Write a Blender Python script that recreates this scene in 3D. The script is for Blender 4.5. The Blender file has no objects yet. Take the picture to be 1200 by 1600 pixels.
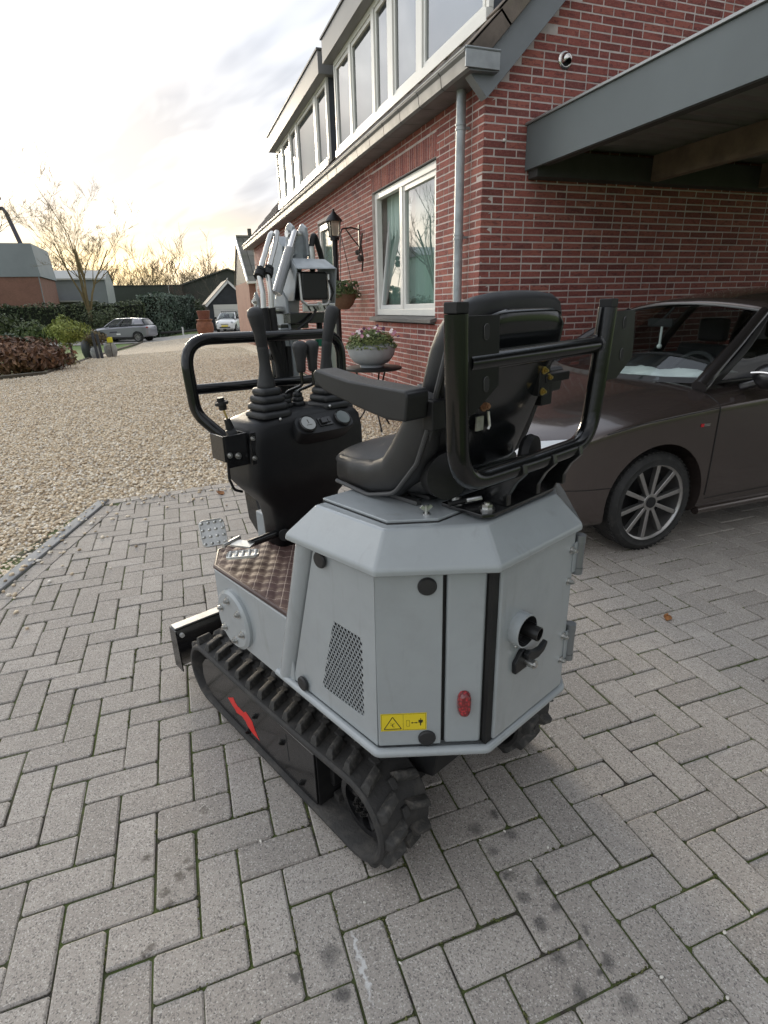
import bpy, bmesh, math, random
from mathutils import Vector, Matrix
random.seed(7)
SC = bpy.context.scene
COL = SC.collection
PI = math.pi

# ------------------------------------------------------------------ camera
CAM_P = Vector((0.5615, -2.0592, 1.4083))
RT = Vector((0.93970381, -0.34121567, -0.02299184))
UP = Vector((0.13914373, 0.32005464, 0.93712542))
FW = Vector((0.31240323, 0.88381949, -0.34823458))
cam_d = bpy.data.cameras.new('camera')
cam_d.sensor_fit = 'VERTICAL'
cam_d.sensor_height = 36.0
cam_d.lens = 36.0 * 869.4 / 1600.0
cam_d.clip_start = 0.05
cam_d.clip_end = 3000
cam = bpy.data.objects.new('camera', cam_d)
COL.objects.link(cam)
cam.matrix_world = Matrix(((RT.x, UP.x, -FW.x, CAM_P.x), (RT.y, UP.y, -FW.y, CAM_P.y),
                           (RT.z, UP.z, -FW.z, CAM_P.z), (0, 0, 0, 1)))
SC.camera = cam

def to_px(p):
    q = Vector(p) - CAM_P
    z = q.dot(FW)
    if z < 0.05:
        return None
    return (600 + 869.4 * q.dot(RT) / z, 800 - 869.4 * q.dot(UP) / z, z)

# ------------------------------------------------------------------ light
SUN_EL = math.radians(9.0)
SUN_AZ = math.radians(-6.0)          # from +Y towards +X
SUN_DIR = Vector((math.sin(SUN_AZ) * math.cos(SUN_EL), math.cos(SUN_AZ) * math.cos(SUN_EL), math.sin(SUN_EL)))
SC.view_settings.view_transform = 'Standard'
SC.view_settings.look = 'None'
SC.view_settings.exposure = 1.42
SC.view_settings.gamma = 1.0
SC.view_settings.use_curve_mapping = False
try:
    SC.cycles.max_bounces = 6
    SC.cycles.diffuse_bounces = 3
    SC.cycles.glossy_bounces = 3
    SC.cycles.transmission_bounces = 4
    SC.cycles.transparent_max_bounces = 12
    SC.cycles.use_adaptive_sampling = True
    SC.cycles.adaptive_threshold = 0.02
    SC.cycles.caustics_reflective = False
    SC.cycles.caustics_refractive = False
except Exception:
    pass

sun_d = bpy.data.lights.new('sun', 'SUN')
sun_d.energy = 1.3
sun_d.angle = math.radians(14)
sun_d.color = (1.0, 0.86, 0.66)
sun_o = bpy.data.objects.new('sun', sun_d)
COL.objects.link(sun_o)
sun_o.rotation_euler = (-SUN_DIR).to_track_quat('-Z', 'Y').to_euler()
sun_o.location = (0, 0, 30)

world = bpy.data.worlds.new('World')
SC.world = world
world.use_nodes = True
wn, wl = world.node_tree.nodes, world.node_tree.links
wn.clear()

class NT:
    """small helper round a node tree"""
    def __init__(s, tree):
        s.n, s.l = tree.nodes, tree.links
    def new(s, typ, **kw):
        nd = s.n.new(typ)
        ins = kw.pop('ins', {})
        for k, v in kw.items():
            setattr(nd, k, v)
        for k, v in ins.items():
            sock = nd.inputs[k]
            if hasattr(v, 'is_output'):
                s.l.new(v, sock)
            else:
                sock.default_value = v
        return nd
    def math(s, op, a, b=None, c=None, clamp=False):
        nd = s.n.new('ShaderNodeMath')
        nd.operation = op
        nd.use_clamp = clamp
        for i, v in enumerate((a, b, c)):
            if v is None:
                continue
            if hasattr(v, 'is_output'):
                s.l.new(v, nd.inputs[i])
            else:
                nd.inputs[i].default_value = v
        return nd.outputs[0]
    def vmath(s, op, a, b=None):
        nd = s.n.new('ShaderNodeVectorMath')
        nd.operation = op
        for i, v in enumerate((a, b)):
            if v is None:
                continue
            if hasattr(v, 'is_output'):
                s.l.new(v, nd.inputs[i])
            else:
                nd.inputs[i].default_value = v
        return nd.outputs['Value'] if op in ('DOT_PRODUCT', 'LENGTH', 'DISTANCE') else nd.outputs[0]
    def mix(s, fac, a, b, blend='MIX'):
        nd = s.n.new('ShaderNodeMix')
        nd.data_type = 'RGBA'
        nd.blend_type = blend
        for k, v in ((0, fac), (6, a), (7, b)):
            if hasattr(v, 'is_output'):
                s.l.new(v, nd.inputs[k])
            else:
                if k != 0 and len(v) == 3:
                    v = (*v, 1)
                nd.inputs[k].default_value = v
        return nd.outputs[2]
    def ramp(s, fac, stops, interp='LINEAR'):
        nd = s.n.new('ShaderNodeValToRGB')
        cr = nd.color_ramp
        cr.interpolation = interp
        while len(cr.elements) < len(stops):
            cr.elements.new(0.5)
        for e, (p, c) in zip(cr.elements, stops):
            e.position = p
            e.color = (c, c, c, 1) if isinstance(c, (int, float)) else (*c, 1)
        s.l.new(fac, nd.inputs[0])
        return nd.outputs[0]
    def noise(s, vec, scale, detail=2, rough=0.5, dist=0.0):
        nd = s.n.new('ShaderNodeTexNoise')
        nd.inputs['Scale'].default_value = scale
        nd.inputs['Detail'].default_value = detail
        nd.inputs['Roughness'].default_value = rough
        nd.inputs['Distortion'].default_value = dist
        if vec is not None:
            s.l.new(vec, nd.inputs['Vector'])
        return nd.outputs['Fac']

w = NT(world.node_tree)
tc = w.new('ShaderNodeTexCoord')
D = w.vmath('NORMALIZE', tc.outputs['Generated'])
sp = w.new('ShaderNodeSeparateXYZ', ins={0: D})
zpos = w.math('MAXIMUM', sp.outputs[2], 0.0)
zc = w.math('ADD', zpos, 0.16)
cu = w.math('DIVIDE', sp.outputs[0], zc)
cv = w.math('DIVIDE', sp.outputs[1], zc)
cp = w.new('ShaderNodeCombineXYZ', ins={0: cu, 1: cv, 2: 0.0})
mp0 = w.new('ShaderNodeMapping', ins={'Vector': cp.outputs[0], 'Rotation': (0, 0, math.radians(-24))})
mp = w.new('ShaderNodeMapping', ins={'Vector': mp0.outputs[0], 'Location': (7.9, 0.4, 0), 'Scale': (1.0, 0.36, 1)})
n1 = w.noise(mp.outputs[0], 1.05, 5, 0.56, 0.25)
n2 = w.noise(cp.outputs[0], 0.50, 2, 0.5, 0.2)
n3 = w.noise(mp.outputs[0], 4.2, 3, 0.6, 0.5)
nish = w.new('ShaderNodeTexSky', sky_type='NISHITA', sun_disc=False, sun_elevation=SUN_EL, sun_rotation=SUN_AZ)
nish.air_density = 1.0
nish.dust_density = 2.0
skyb = w.mix(1.0, nish.outputs[0], (0.10, 0.10, 0.10), 'MULTIPLY')
nn = w.math('MULTIPLY_ADD', n3, 0.22, w.math('MULTIPLY', n1, 0.80))
dens = w.ramp(nn, [(0.38, 0.0), (0.46, 0.30), (0.53, 0.75), (0.62, 1.0)])
cloudc = w.mix(dens, (0.76, 0.755, 0.74), (0.21, 0.222, 0.25))
cover = w.ramp(n2, [(0.36, 0.35), (0.52, 0.95)])
hazeb = w.mix(0.75, skyb, (0.56, 0.64, 0.76))
sky1 = w.mix(cover, hazeb, cloudc)
# brighter towards the veiled sun, dimmer on the far side of the sky
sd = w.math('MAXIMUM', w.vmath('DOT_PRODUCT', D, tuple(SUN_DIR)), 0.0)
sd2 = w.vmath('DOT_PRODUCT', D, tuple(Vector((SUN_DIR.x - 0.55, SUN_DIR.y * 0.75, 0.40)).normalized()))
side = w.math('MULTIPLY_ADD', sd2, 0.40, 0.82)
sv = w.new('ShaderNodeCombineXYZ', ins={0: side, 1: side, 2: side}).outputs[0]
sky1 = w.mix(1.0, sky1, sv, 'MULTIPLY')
g2 = w.math('POWER', sd, 40.0)
low = w.ramp(zpos, [(0.0, 1.0), (0.06, 0.8), (0.16, 0.0)])
warm = w.math('MULTIPLY', low, w.math('POWER', sd, 14.0))
warm2 = w.math('MULTIPLY', warm, w.ramp(n3, [(0.35, 0.72), (0.62, 1.0)]))
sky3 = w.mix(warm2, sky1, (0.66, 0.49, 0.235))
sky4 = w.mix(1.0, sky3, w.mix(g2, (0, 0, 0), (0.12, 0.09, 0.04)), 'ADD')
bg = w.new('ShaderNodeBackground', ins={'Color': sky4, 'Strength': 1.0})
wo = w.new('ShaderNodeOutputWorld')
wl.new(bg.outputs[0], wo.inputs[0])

# ------------------------------------------------------------------ mesh helpers
class MB:
    def __init__(s):
        s.v, s.f, s.m = [], [], []
    def add(s, vs, fs, mi=0):
        o = len(s.v)
        s.v += [tuple(p) for p in vs]
        s.f += [tuple(i + o for i in f) for f in fs]
        s.m += [mi] * len(fs)
        return s
    def box(s, x0, x1, y0, y1, z0, z1, mi=0):
        return s.add([(x0, y0, z0), (x1, y0, z0), (x1, y1, z0), (x0, y1, z0), (x0, y0, z1), (x1, y0, z1), (x1, y1, z1), (x0, y1, z1)],
                     [(0, 3, 2, 1), (4, 5, 6, 7), (0, 1, 5, 4), (1, 2, 6, 5), (2, 3, 7, 6), (3, 0, 4, 7)], mi)
    def obox(s, c, ax, ay, az, hx, hy, hz, mi=0):
        c, ax, ay, az = Vector(c), Vector(ax).normalized(), Vector(ay).normalized(), Vector(az).normalized()
        vs = [c + ax * (hx * i) + ay * (hy * j) + az * (hz * k) for k in (-1, 1) for i, j in ((-1, -1), (1, -1), (1, 1), (-1, 1))]
        return s.add(vs, [(0, 3, 2, 1), (4, 5, 6, 7), (0, 1, 5, 4), (1, 2, 6, 5), (2, 3, 7, 6), (3, 0, 4, 7)], mi)
    def bar(s, a, b, wd, th, up=(0, 0, 1), mi=0):
        a, b = Vector(a), Vector(b)
        d = (b - a)
        L = d.length
        d.normalize()
        side = d.cross(Vector(up))
        if side.length < 1e-4:
            side = d.cross(Vector((1, 0, 0)))
        side.normalize()
        u = side.cross(d)
        return s.obox((a + b) / 2, d, side, u, L / 2, wd / 2, th / 2, mi)
    def prism(s, poly, axis, a, b, mi=0):
        """polygon in the two other axes (cyclic order), extruded from a to b"""
        n = len(poly)
        def P(p, t):
            return {'x': (t, p[0], p[1]), 'y': (p[0], t, p[1]), 'z': (p[0], p[1], t)}[axis]
        vs = [P(p, a) for p in poly] + [P(p, b) for p in poly]
        area = sum(poly[i][0] * poly[(i + 1) % n][1] - poly[(i + 1) % n][0] * poly[i][1] for i in range(n))
        flip = (area < 0) ^ (axis == 'y') ^ (b < a)
        f = [tuple(reversed(range(n))), tuple(range(n, 2 * n))] + [(i, (i + 1) % n, n + (i + 1) % n, n + i) for i in range(n)]
        if flip:
            f = [tuple(reversed(q)) for q in f]
        return s.add(vs, f, mi)
    def eprism(s, pts, vec, mi=0):
        """3d polygon extruded along vec"""
        n = len(pts)
        pts = [Vector(p) for p in pts]
        vec = Vector(vec)
        nm = Vector((0, 0, 0))
        for i in range(n):
            nm += pts[i].cross(pts[(i + 1) % n])
        f = [tuple(reversed(range(n))), tuple(range(n, 2 * n))] + [(i, (i + 1) % n, n + (i + 1) % n, n + i) for i in range(n)]
        if nm.dot(vec) < 0:
            f = [tuple(reversed(q)) for q in f]
        return s.add(pts + [p + vec for p in pts], f, mi)
    def tube(s, pts, r, n=12, caps=True, mi=0, closed=False):
        pts = [Vector(p) for p in pts]
        m = len(pts)
        rs = r if isinstance(r, (list, tuple)) else [r] * m
        T = []
        for i in range(m):
            if closed:
                t = pts[(i + 1) % m] - pts[i - 1]
            else:
                t = pts[min(i + 1, m - 1)] - pts[max(i - 1, 0)]
            T.append(t.normalized())
        u = T[0].orthogonal().normalized()
        vs, fs = [], []
        for i in range(m):
            u = (u - T[i] * u.dot(T[i]))
            if u.length < 1e-5:
                u = T[i].orthogonal()
            u.normalize()
            v = T[i].cross(u)
            for k in range(n):
                a = 2 * PI * k / n
                vs.append(pts[i] + (u * math.cos(a) + v * math.sin(a)) * rs[i])
        for i in range(m - 1 + (1 if closed else 0)):
            j = (i + 1) % m
            for k in range(n):
                fs.append((i * n + k, i * n + (k + 1) % n, j * n + (k + 1) % n, j * n + k))
        if caps and not closed:
            fs.append(tuple(reversed(range(n))))
            fs.append(tuple((m - 1) * n + k for k in range(n)))
        return s.add(vs, fs, mi)
    def cyl(s, a, b, r, n=16, r2=None, mi=0):
        return s.tube([a, b], [r, r if r2 is None else r2], n, True, mi)
    def lathe(s, prof, c=(0, 0, 0), ax=(0, 0, 1), n=24, mi=0, sx=1.0, sy=1.0, caps=True):
        ax = Vector(ax).normalized()
        u = ax.orthogonal().normalized() if abs(ax.z) < 0.99 else Vector((1, 0, 0))
        v = ax.cross(u)
        c = Vector(c)
        vs, fs = [], []
        for r, z in prof:
            for k in range(n):
                a = 2 * PI * k / n
                vs.append(c + ax * z + (u * math.cos(a) * sx + v * math.sin(a) * sy) * r)
        for i in range(len(prof) - 1):
            for k in range(n):
                fs.append((i * n + k, i * n + (k + 1) % n, (i + 1) * n + (k + 1) % n, (i + 1) * n + k))
        caps = caps and prof[0] != prof[-1]
        if caps and prof[0][0] > 1e-6:
            fs.append(tuple(reversed(range(n))))
        if caps and prof[-1][0] > 1e-6:
            fs.append(tuple((len(prof) - 1) * n + k for k in range(n)))
        return s.add(vs, fs, mi)
    def grid(s, rows, closed_u=False, cap=False, mi=0):
        """rows of equally long point lists"""
        m, n = len(rows), len(rows[0])
        vs = [p for r in rows for p in r]
        fs = []
        for i in range(m - 1):
            for k in range(n if closed_u else n - 1):
                k2 = (k + 1) % n
                fs.append((i * n + k, i * n + k2, (i + 1) * n + k2, (i + 1) * n + k))
        if cap:
            fs.append(tuple(reversed(range(n))))
            fs.append(tuple((m - 1) * n + k for k in range(n)))
        return s.add(vs, fs, mi)
    def ball(s, c, r, nu=10, nv=6, sc=(1, 1, 1), mi=0):
        prof = [(max(1e-7, r * math.sin(PI * i / nv)), -r * math.cos(PI * i / nv)) for i in range(nv + 1)]
        o = len(s.v)
        s.lathe(prof, (0, 0, 0), (0, 0, 1), nu, mi)
        for i in range(o, len(s.v)):
            p = s.v[i]
            s.v[i] = (p[0] * sc[0] + c[0], p[1] * sc[1] + c[1], p[2] * sc[2] + c[2])
        return s
    def hexbolt(s, c, ax, r=0.009, h=0.007, washer=True, mi=0):
        c, ax = Vector(c), Vector(ax).normalized()
        if washer:
            s.cyl(c, c + ax * 0.0025, r * 1.45, 14, mi=mi)
            c = c + ax * 0.0025
        s.cyl(c, c + ax * h, r, 6, mi=mi)
        s.cyl(c + ax * h, c + ax * (h + 0.004), r * 0.55, 10, mi=mi)
        return s
    def xf(s, M):
        s.v = [tuple(M @ Vector(p)) for p in s.v]
        return s

def fillet(pts, r, n=6):
    """round the corners of a polyline"""
    pts = [Vector(p) for p in pts]
    out = [pts[0]]
    for i in range(1, len(pts) - 1):
        a, b, c = pts[i - 1], pts[i], pts[i + 1]
        ri = r[i] if isinstance(r, (list, tuple)) else r
        d1, d2 = (a - b).normalized(), (c - b).normalized()
        ang = d1.angle(d2)
        t = min(ri / math.tan(ang / 2), (a - b).length * 0.49, (c - b).length * 0.49)
        p0, p1 = b + d1 * t, b + d2 * t
        for k in range(n + 1):
            q = k / n
            out.append(p0 * (1 - q) ** 2 + b * 2 * q * (1 - q) + p1 * q ** 2)
    out.append(pts[-1])
    return out

def tag(o, label=None, cat=None, group=None, kind=None):
    if label: o['label'] = label
    if cat: o['category'] = cat
    if group: o['group'] = group
    if kind: o['kind'] = kind
    return o

def link(o, parent=None, world=False):
    COL.objects.link(o)
    if parent is not None:
        o.parent = parent
        if world:
            M = parent.get('_w')
            o.matrix_parent_inverse = parent_mw(parent).inverted()
    return o

def parent_mw(p):
    M = Matrix.LocRotScale(p.location, p.rotation_euler, p.scale)
    if p.parent is not None:
        return parent_mw(p.parent) @ p.matrix_parent_inverse @ M
    return M

def mesh_of(name, mb, mats, smooth=None):
    me = bpy.data.meshes.new(name)
    me.from_pydata(mb.v, [], mb.f)
    for m in (mats if isinstance(mats, (list, tuple)) else [mats]):
        me.materials.append(m)
    if any(mb.m):
        me.polygons.foreach_set('material_index', mb.m)
    if smooth is not None:
        me.polygons.foreach_set('use_smooth', [True] * len(me.polygons))
        if smooth < 179:
            me.set_sharp_from_angle(angle=math.radians(smooth))
    me.update()
    return me

def obj(name, mb, mats, parent=None, bevel=0.0, seg=2, smooth=35, world=False, bang=28):
    me = mesh_of(name, mb, mats, None if bevel else smooth)
    o = bpy.data.objects.new(name, me)
    link(o, parent, world)
    if bevel:
        me.polygons.foreach_set('use_smooth', [True] * len(me.polygons))
        b = o.modifiers.new('bevel', 'BEVEL')
        b.width = bevel
        b.segments = seg
        b.limit_method = 'ANGLE'
        b.angle_limit = math.radians(bang)
        b.harden_normals = True
        b.miter_outer = 'MITER_ARC'
    return o

def empty(name, loc=(0, 0, 0), rz=0.0, label=None, cat=None, group=None):
    o = bpy.data.objects.new(name, None)
    o.empty_display_size = 0.2
    COL.objects.link(o)
    o.location = loc
    o.rotation_euler = (0, 0, rz)
    return tag(o, label, cat, group)

# ------------------------------------------------------------------ materials
MATS = {}
def mat(name, col=(0.5, 0.5, 0.5), rough=0.5, metal=0.0, var=0.0, vscale=3.0, bump=0.0, bscale=60.0, coat=0.0, col2=None,
        rnd=0.0, spec=0.5, rvar=0.0, coords='Object', vdetail=4, ramp=(0.35, 0.65), dirt=None, streak=None, trans=0.0, emit=None):
    if name in MATS:
        return MATS[name]
    m = bpy.data.materials.new(name)
    m.use_nodes = True
    t = NT(m.node_tree)
    m.node_tree.nodes.clear()
    out = t.new('ShaderNodeOutputMaterial')
    b = t.new('ShaderNodeBsdfPrincipled')
    t.l.new(b.outputs[0], out.inputs[0])
    b.inputs['Roughness'].default_value = rough
    b.inputs['Metallic'].default_value = metal
    b.inputs['Coat Weight'].default_value = coat
    b.inputs['Coat Roughness'].default_value = 0.08
    b.inputs['Specular IOR Level'].default_value = spec
    b.inputs['Base Color'].default_value = (*col, 1)
    if trans:
        b.inputs['Transmission Weight'].default_value = trans
    if emit:
        b.inputs['Emission Color'].default_value = (*emit[0], 1)
        b.inputs['Emission Strength'].default_value = emit[1]
    if coords == 'World':
        vec = t.new('ShaderNodeNewGeometry').outputs['Position']
    else:
        vec = t.new('ShaderNodeTexCoord').outputs['Object']
    c = None
    if var or col2:
        n = t.noise(vec, vscale, vdetail, 0.6)
        c2 = col2 or tuple(x * (1 - var) for x in col)
        f = t.ramp(n, [(ramp[0], 0.0), (ramp[1], 1.0)])
        c = t.mix(f, col, c2)
        if rvar:
            t.l.new(t.math('MULTIPLY_ADD', n, rvar, rough - rvar / 2), b.inputs['Roughness'])
    if dirt:
        dcol, dscale, lo, hi, amt = dirt
        dn = t.noise(vec, dscale, 6, 0.65, 0.4)
        df = t.math('MULTIPLY', t.ramp(dn, [(lo, 0.0), (hi, 1.0)]), amt)
        c = t.mix(df, c if c is not None else col, dcol)
    if streak:
        scol, svec, lo, hi, amt = streak
        sn = t.noise(t.vmath('MULTIPLY', vec, svec), 1.0, 4, 0.6, 0.3)
        c = t.mix(t.math('MULTIPLY', t.ramp(sn, [(lo, 0.0), (hi, 1.0)]), amt), c if c is not None else col, scol)
    if rnd:
        oi = t.new('ShaderNodeObjectInfo').outputs['Random']
        isl = t.new('ShaderNodeNewGeometry').outputs['Random Per Island']
        r = t.math('FRACT', t.math('MULTIPLY_ADD', oi, 7.31, isl))
        k = t.math('MULTIPLY_ADD', r, 2 * rnd, 1 - rnd)
        kk = t.new('ShaderNodeCombineXYZ', ins={0: k, 1: k, 2: k}).outputs[0]
        c = t.mix(1.0, c if c is not None else col, kk, 'MULTIPLY')
    if c is not None:
        t.l.new(c, b.inputs['Base Color'])
    if bump:
        bn = t.noise(vec, bscale, 4, 0.6)
        bp = t.new('ShaderNodeBump', ins={'Strength': bump, 'Distance': 0.01, 'Height': bn})
        t.l.new(bp.outputs[0], b.inputs['Normal'])
    MATS[name] = m
    return m

# ================================================================== GROUND
def sstep(a, b, x):
    t = min(1.0, max(0.0, (x - a) / (b - a)))
    return t * t * (3 - 2 * t)
def gh(x, y):
    return -sstep(12, 38, y) * (0.6 - 0.32 * sstep(-2, 4, x))

def grass_mat():
    m = mat('grass_soil', (0.10, 0.17, 0.035), 0.9, col2=(0.17, 0.17, 0.07), vscale=0.8, bump=0.6, bscale=30, coords='World', dirt=((0.12, 0.21, 0.04), 6, 0.4, 0.6, 0.6))
    return m

def sheet(name, poly_fn, xs, ys, dz, m, kind='structure'):
    mb = MB()
    idx = {}
    for i in range(len(xs) - 1):
        for j in range(len(ys) - 1):
            cx, cy = (xs[i] + xs[i + 1]) / 2, (ys[j] + ys[j + 1]) / 2
            if not poly_fn(cx, cy):
                continue
            q = []
            for a, b in ((i, j), (i + 1, j), (i + 1, j + 1), (i, j + 1)):
                if (a, b) not in idx:
                    idx[(a, b)] = len(mb.v)
                    mb.v.append((xs[a], ys[b], gh(xs[a], ys[b]) + dz))
                q.append(idx[(a, b)])
            mb.f.append(tuple(q))
            mb.m.append(0)
    o = obj(name, mb, m, smooth=180)
    return tag(o, kind=kind)

def frange(a, b, n):
    return [a + (b - a) * i / n for i in range(n + 1)]
gx = [-700, -400, -200, -100, -60, -40] + frange(-30, 30, 60) + [40, 60, 100, 200, 400, 700]
gy = [-80, -40, -20, -10] + frange(-6, 60, 66) + [70, 90, 120, 200, 400, 900]
sheet('ground', lambda x, y: True, gx, gy, -0.06, grass_mat())

# --- gravel driveway (sheet + loose pebbles)
def left_border(y):
    pts = [(-9, -60), (-7.5, -0.5), (-4.2, 11.0), (-3.4, 13.58), (-2.6, 14.2), (-2.46, 18.6), (-2.5, 27.6), (-1.9, 36), (-1.39, 41.5)]
    for (xa, ya), (xb, yb) in zip(pts, pts[1:]):
        if y <= yb:
            return xa + (xb - xa) * (y - ya) / (yb - ya)
    return pts[-1][0]

def gravel_sheet():
    mb = MB()
    ys = frange(-6, 41, 94)
    rows = []
    for y in ys:
        x0 = left_border(y)
        x1 = 3.24 if y > 2.6 else 1.0
        if y > 17.1:
            x1 = 5.6
        rows.append([(x0 + (x1 - x0) * k / 24, y, gh(x0 + (x1 - x0) * k / 24, y) - 0.02) for k in range(25)])
    mb.grid(rows)
    m = bpy.data.materials.new('gravel_bed')
    m.use_nodes = True
    t = NT(m.node_tree)
    b = m.node_tree.nodes['Principled BSDF']
    b.inputs['Roughness'].default_value = 0.9
    pos = t.new('ShaderNodeNewGeometry').outputs['Position']
    vo = t.new('ShaderNodeTexVoronoi', ins={'Vector': pos, 'Scale': 42.0})
    hv = t.new('ShaderNodeSeparateColor', ins={0: vo.outputs['Color']})
    c = t.ramp(hv.outputs[0], [(0.0, (0.26, 0.20, 0.14)), (0.2, (0.52, 0.41, 0.28)), (0.55, (0.72, 0.61, 0.45)), (0.85, (0.80, 0.73, 0.60)), (1.0, (0.36, 0.30, 0.24))])
    gap = t.ramp(vo.outputs['Distance'], [(0.35, 1.0), (0.75, 0.55)])
    c = t.mix(1.0, c, gap, 'MULTIPLY')
    big = t.noise(pos, 0.35, 4, 0.55)
    c = t.mix(t.ramp(big, [(0.4, 0.0), (0.7, 0.35)]), c, (0.52, 0.43, 0.32))
    t.l.new(c, b.inputs['Base Color'])
    bp = t.new('ShaderNodeBump', ins={'Strength': 0.9, 'Distance': 0.02, 'Height': t.math('SUBTRACT', 1.0, vo.outputs['Distance'])})
    t.l.new(bp.outputs[0], b.inputs['Normal'])
    return tag(obj('gravel_driveway', mb, m, smooth=180), kind='structure')
gravel = gravel_sheet()

def pebble_mat():
    m = bpy.data.materials.new('pebble')
    m.use_nodes = True
    t = NT(m.node_tree)
    b = m.node_tree.nodes['Principled BSDF']
    b.inputs['Roughness'].default_value = 0.75
    isl = t.new('ShaderNodeNewGeometry').outputs['Random Per Island']
    c = t.ramp(isl, [(0.0, (0.30, 0.235, 0.165)), (0.15, (0.55, 0.43, 0.29)), (0.42, (0.72, 0.60, 0.43)), (0.70, (0.80, 0.71, 0.56)), (0.9, (0.86, 0.82, 0.74)), (1.0, (0.40, 0.36, 0.32))])
    t.l.new(c, b.inputs['Base Color'])
    return m
PEB = pebble_mat()

def ico():
    g = (1 + 5 ** 0.5) / 2
    v = [(-1, g, 0), (1, g, 0), (-1, -g, 0), (1, -g, 0), (0, -1, g), (0, 1, g), (0, -1, -g), (0, 1, -g), (g, 0, -1), (g, 0, 1), (-g, 0, -1), (-g, 0, 1)]
    l = (1 + g * g) ** 0.5
    f = [(0, 11, 5), (0, 5, 1), (0, 1, 7), (0, 7, 10), (0, 10, 11), (1, 5, 9), (5, 11, 4), (11, 10, 2), (10, 7, 6), (7, 1, 8), (3, 9, 4), (3, 4, 2), (3, 2, 6), (3, 6, 8), (3, 8, 9), (4, 9, 5), (2, 4, 11), (6, 2, 10), (8, 6, 7), (9, 8, 1)]
    return [tuple(c / l for c in p) for p in v], f

def pebble_cloud(name, pts, seed, m, sizes, parent=None, octa=False):
    import numpy as np
    rg = np.random.default_rng(seed)
    if octa:
        bv = [(1, 0, 0), (0, 1, 0), (-1, 0, 0), (0, -1, 0), (0, 0, 1), (0, 0, -1)]
        bf = [(0, 1, 4), (1, 2, 4), (2, 3, 4), (3, 0, 4), (1, 0, 5), (2, 1, 5), (3, 2, 5), (0, 3, 5)]
    else:
        bv, bf = ico()
    bv = np.array(bv)
    bf = np.array(bf)
    n = len(pts)
    P = np.array(pts)
    S = rg.uniform(sizes[0], sizes[1], (n, 1)) * np.stack([rg.uniform(0.8, 1.35, n), rg.uniform(0.65, 1.0, n), rg.uniform(0.45, 0.8, n)], 1)
    a = rg.uniform(0, 2 * PI, n)
    tl = rg.uniform(-0.5, 0.5, n)
    V = bv[None] * S[:, None, :] * rg.uniform(0.82, 1.12, (n, len(bv), 1))
    ct, st = np.cos(tl)[:, None], np.sin(tl)[:, None]
    y, z = V[..., 1] * ct - V[..., 2] * st, V[..., 1] * st + V[..., 2] * ct
    x = V[..., 0]
    ca, sa = np.cos(a)[:, None], np.sin(a)[:, None]
    V = np.stack([x * ca - y * sa, x * sa + y * ca, z], -1) + P[:, None, :]
    F = bf[None] + (np.arange(n) * len(bv))[:, None, None]
    me = bpy.data.meshes.new(name)
    V = V.reshape(-1, 3)
    F = F.reshape(-1, 3)
    me.vertices.add(len(V))
    me.vertices.foreach_set('co', V.ravel())
    me.loops.add(len(F) * 3)
    me.loops.foreach_set('vertex_index', F.ravel().astype('int32'))
    me.polygons.add(len(F))
    me.polygons.foreach_set('loop_start', (np.arange(len(F)) * 3).astype('int32'))
    me.update(calc_edges=True)
    me.validate()
    me.polygons.foreach_set('use_smooth', [True] * len(me.polygons))
    me.materials.append(m)
    o = bpy.data.objects.new(name, me)
    link(o, parent)
    return o

# kerb geometry: outer line of the kerb and the far edge of the paving
K0 = Vector((-0.178, 2.655))
KD = Vector((-0.272, -0.962)).normalized()
KN = Vector((-KD.y, KD.x))
if KN.x < 0: KN = -KN
F0 = Vector((-0.178, 2.655))
FD = Vector((1.0, 0.085)).normalized()
FN = Vector((FD.y, -FD.x))
def in_paving(x, y, off=0.0):
    p = Vector((x, y))
    return (p - K0).dot(KN) > off and ((p - F0).dot(FN) > off or x > 3.25)

rp = random.Random(3)
near, far = [], []
N = 0
while N < 47000:
    y = 0.9 + 9.5 * rp.random() ** 1.25
    xl = max(left_border(y), -0.62 - 0.272 * max(0, y - 0.9) - 0.25)
    x = xl + (3.22 - xl) * rp.random()
    N += 1
    if in_paving(x, y, -0.004):
        continue
    near.append((x, y, gh(x, y) - 0.012 + rp.random() * 0.010))
for _ in range(230):            # stones kicked over the edge onto the paving
    e_ = min(0.6, rp.expovariate(9.0))
    if rp.random() < 0.55:
        q_ = F0 + FD * rp.uniform(0, 2.2) + FN * (0.01 + e_)
    else:
        q_ = K0 + KD * rp.uniform(0, 2.6) + KN * (0.02 + e_)
    near.append((q_.x, q_.y, 0.016 if e_ < 0.06 else 0.005))
N = 0
while N < 42000:
    y = 9.5 + 15 * rp.random()
    xl = max(left_border(y), -4.5)
    x = xl + (3.22 - xl) * rp.random()
    N += 1
    far.append((x, y, gh(x, y) - 0.014 + rp.random() * 0.012))
tag(pebble_cloud('driveway_pebbles', near, 5, PEB, (0.0085, 0.0165)), 'loose cream and tan pebbles covering the driveway beyond the paving', 'gravel', kind='stuff')
tag(pebble_cloud('distant_pebbles', far, 6, PEB, (0.011, 0.02), octa=True), 'far stretch of cream pebbles along the brick facade', 'gravel', kind='stuff')

# --- road, driveway to the garage
road_m = mat('road_concrete', (0.42, 0.40, 0.37), 0.9, var=0.25, vscale=0.5, bump=0.3, bscale=20, coords='World')
sheet('road', lambda x, y: 41 < y < 46.8, frange(-60, 30, 60), frange(40, 47, 14), -0.02, road_m)
sheet('garage_drive', lambda x, y: True, frange(3.2, 8, 8), frange(47.01, 52, 6), -0.024, mat('drive_pavers', (0.26, 0.25, 0.24), 0.9, var=0.3, vscale=1.2, coords='World'))

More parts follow.
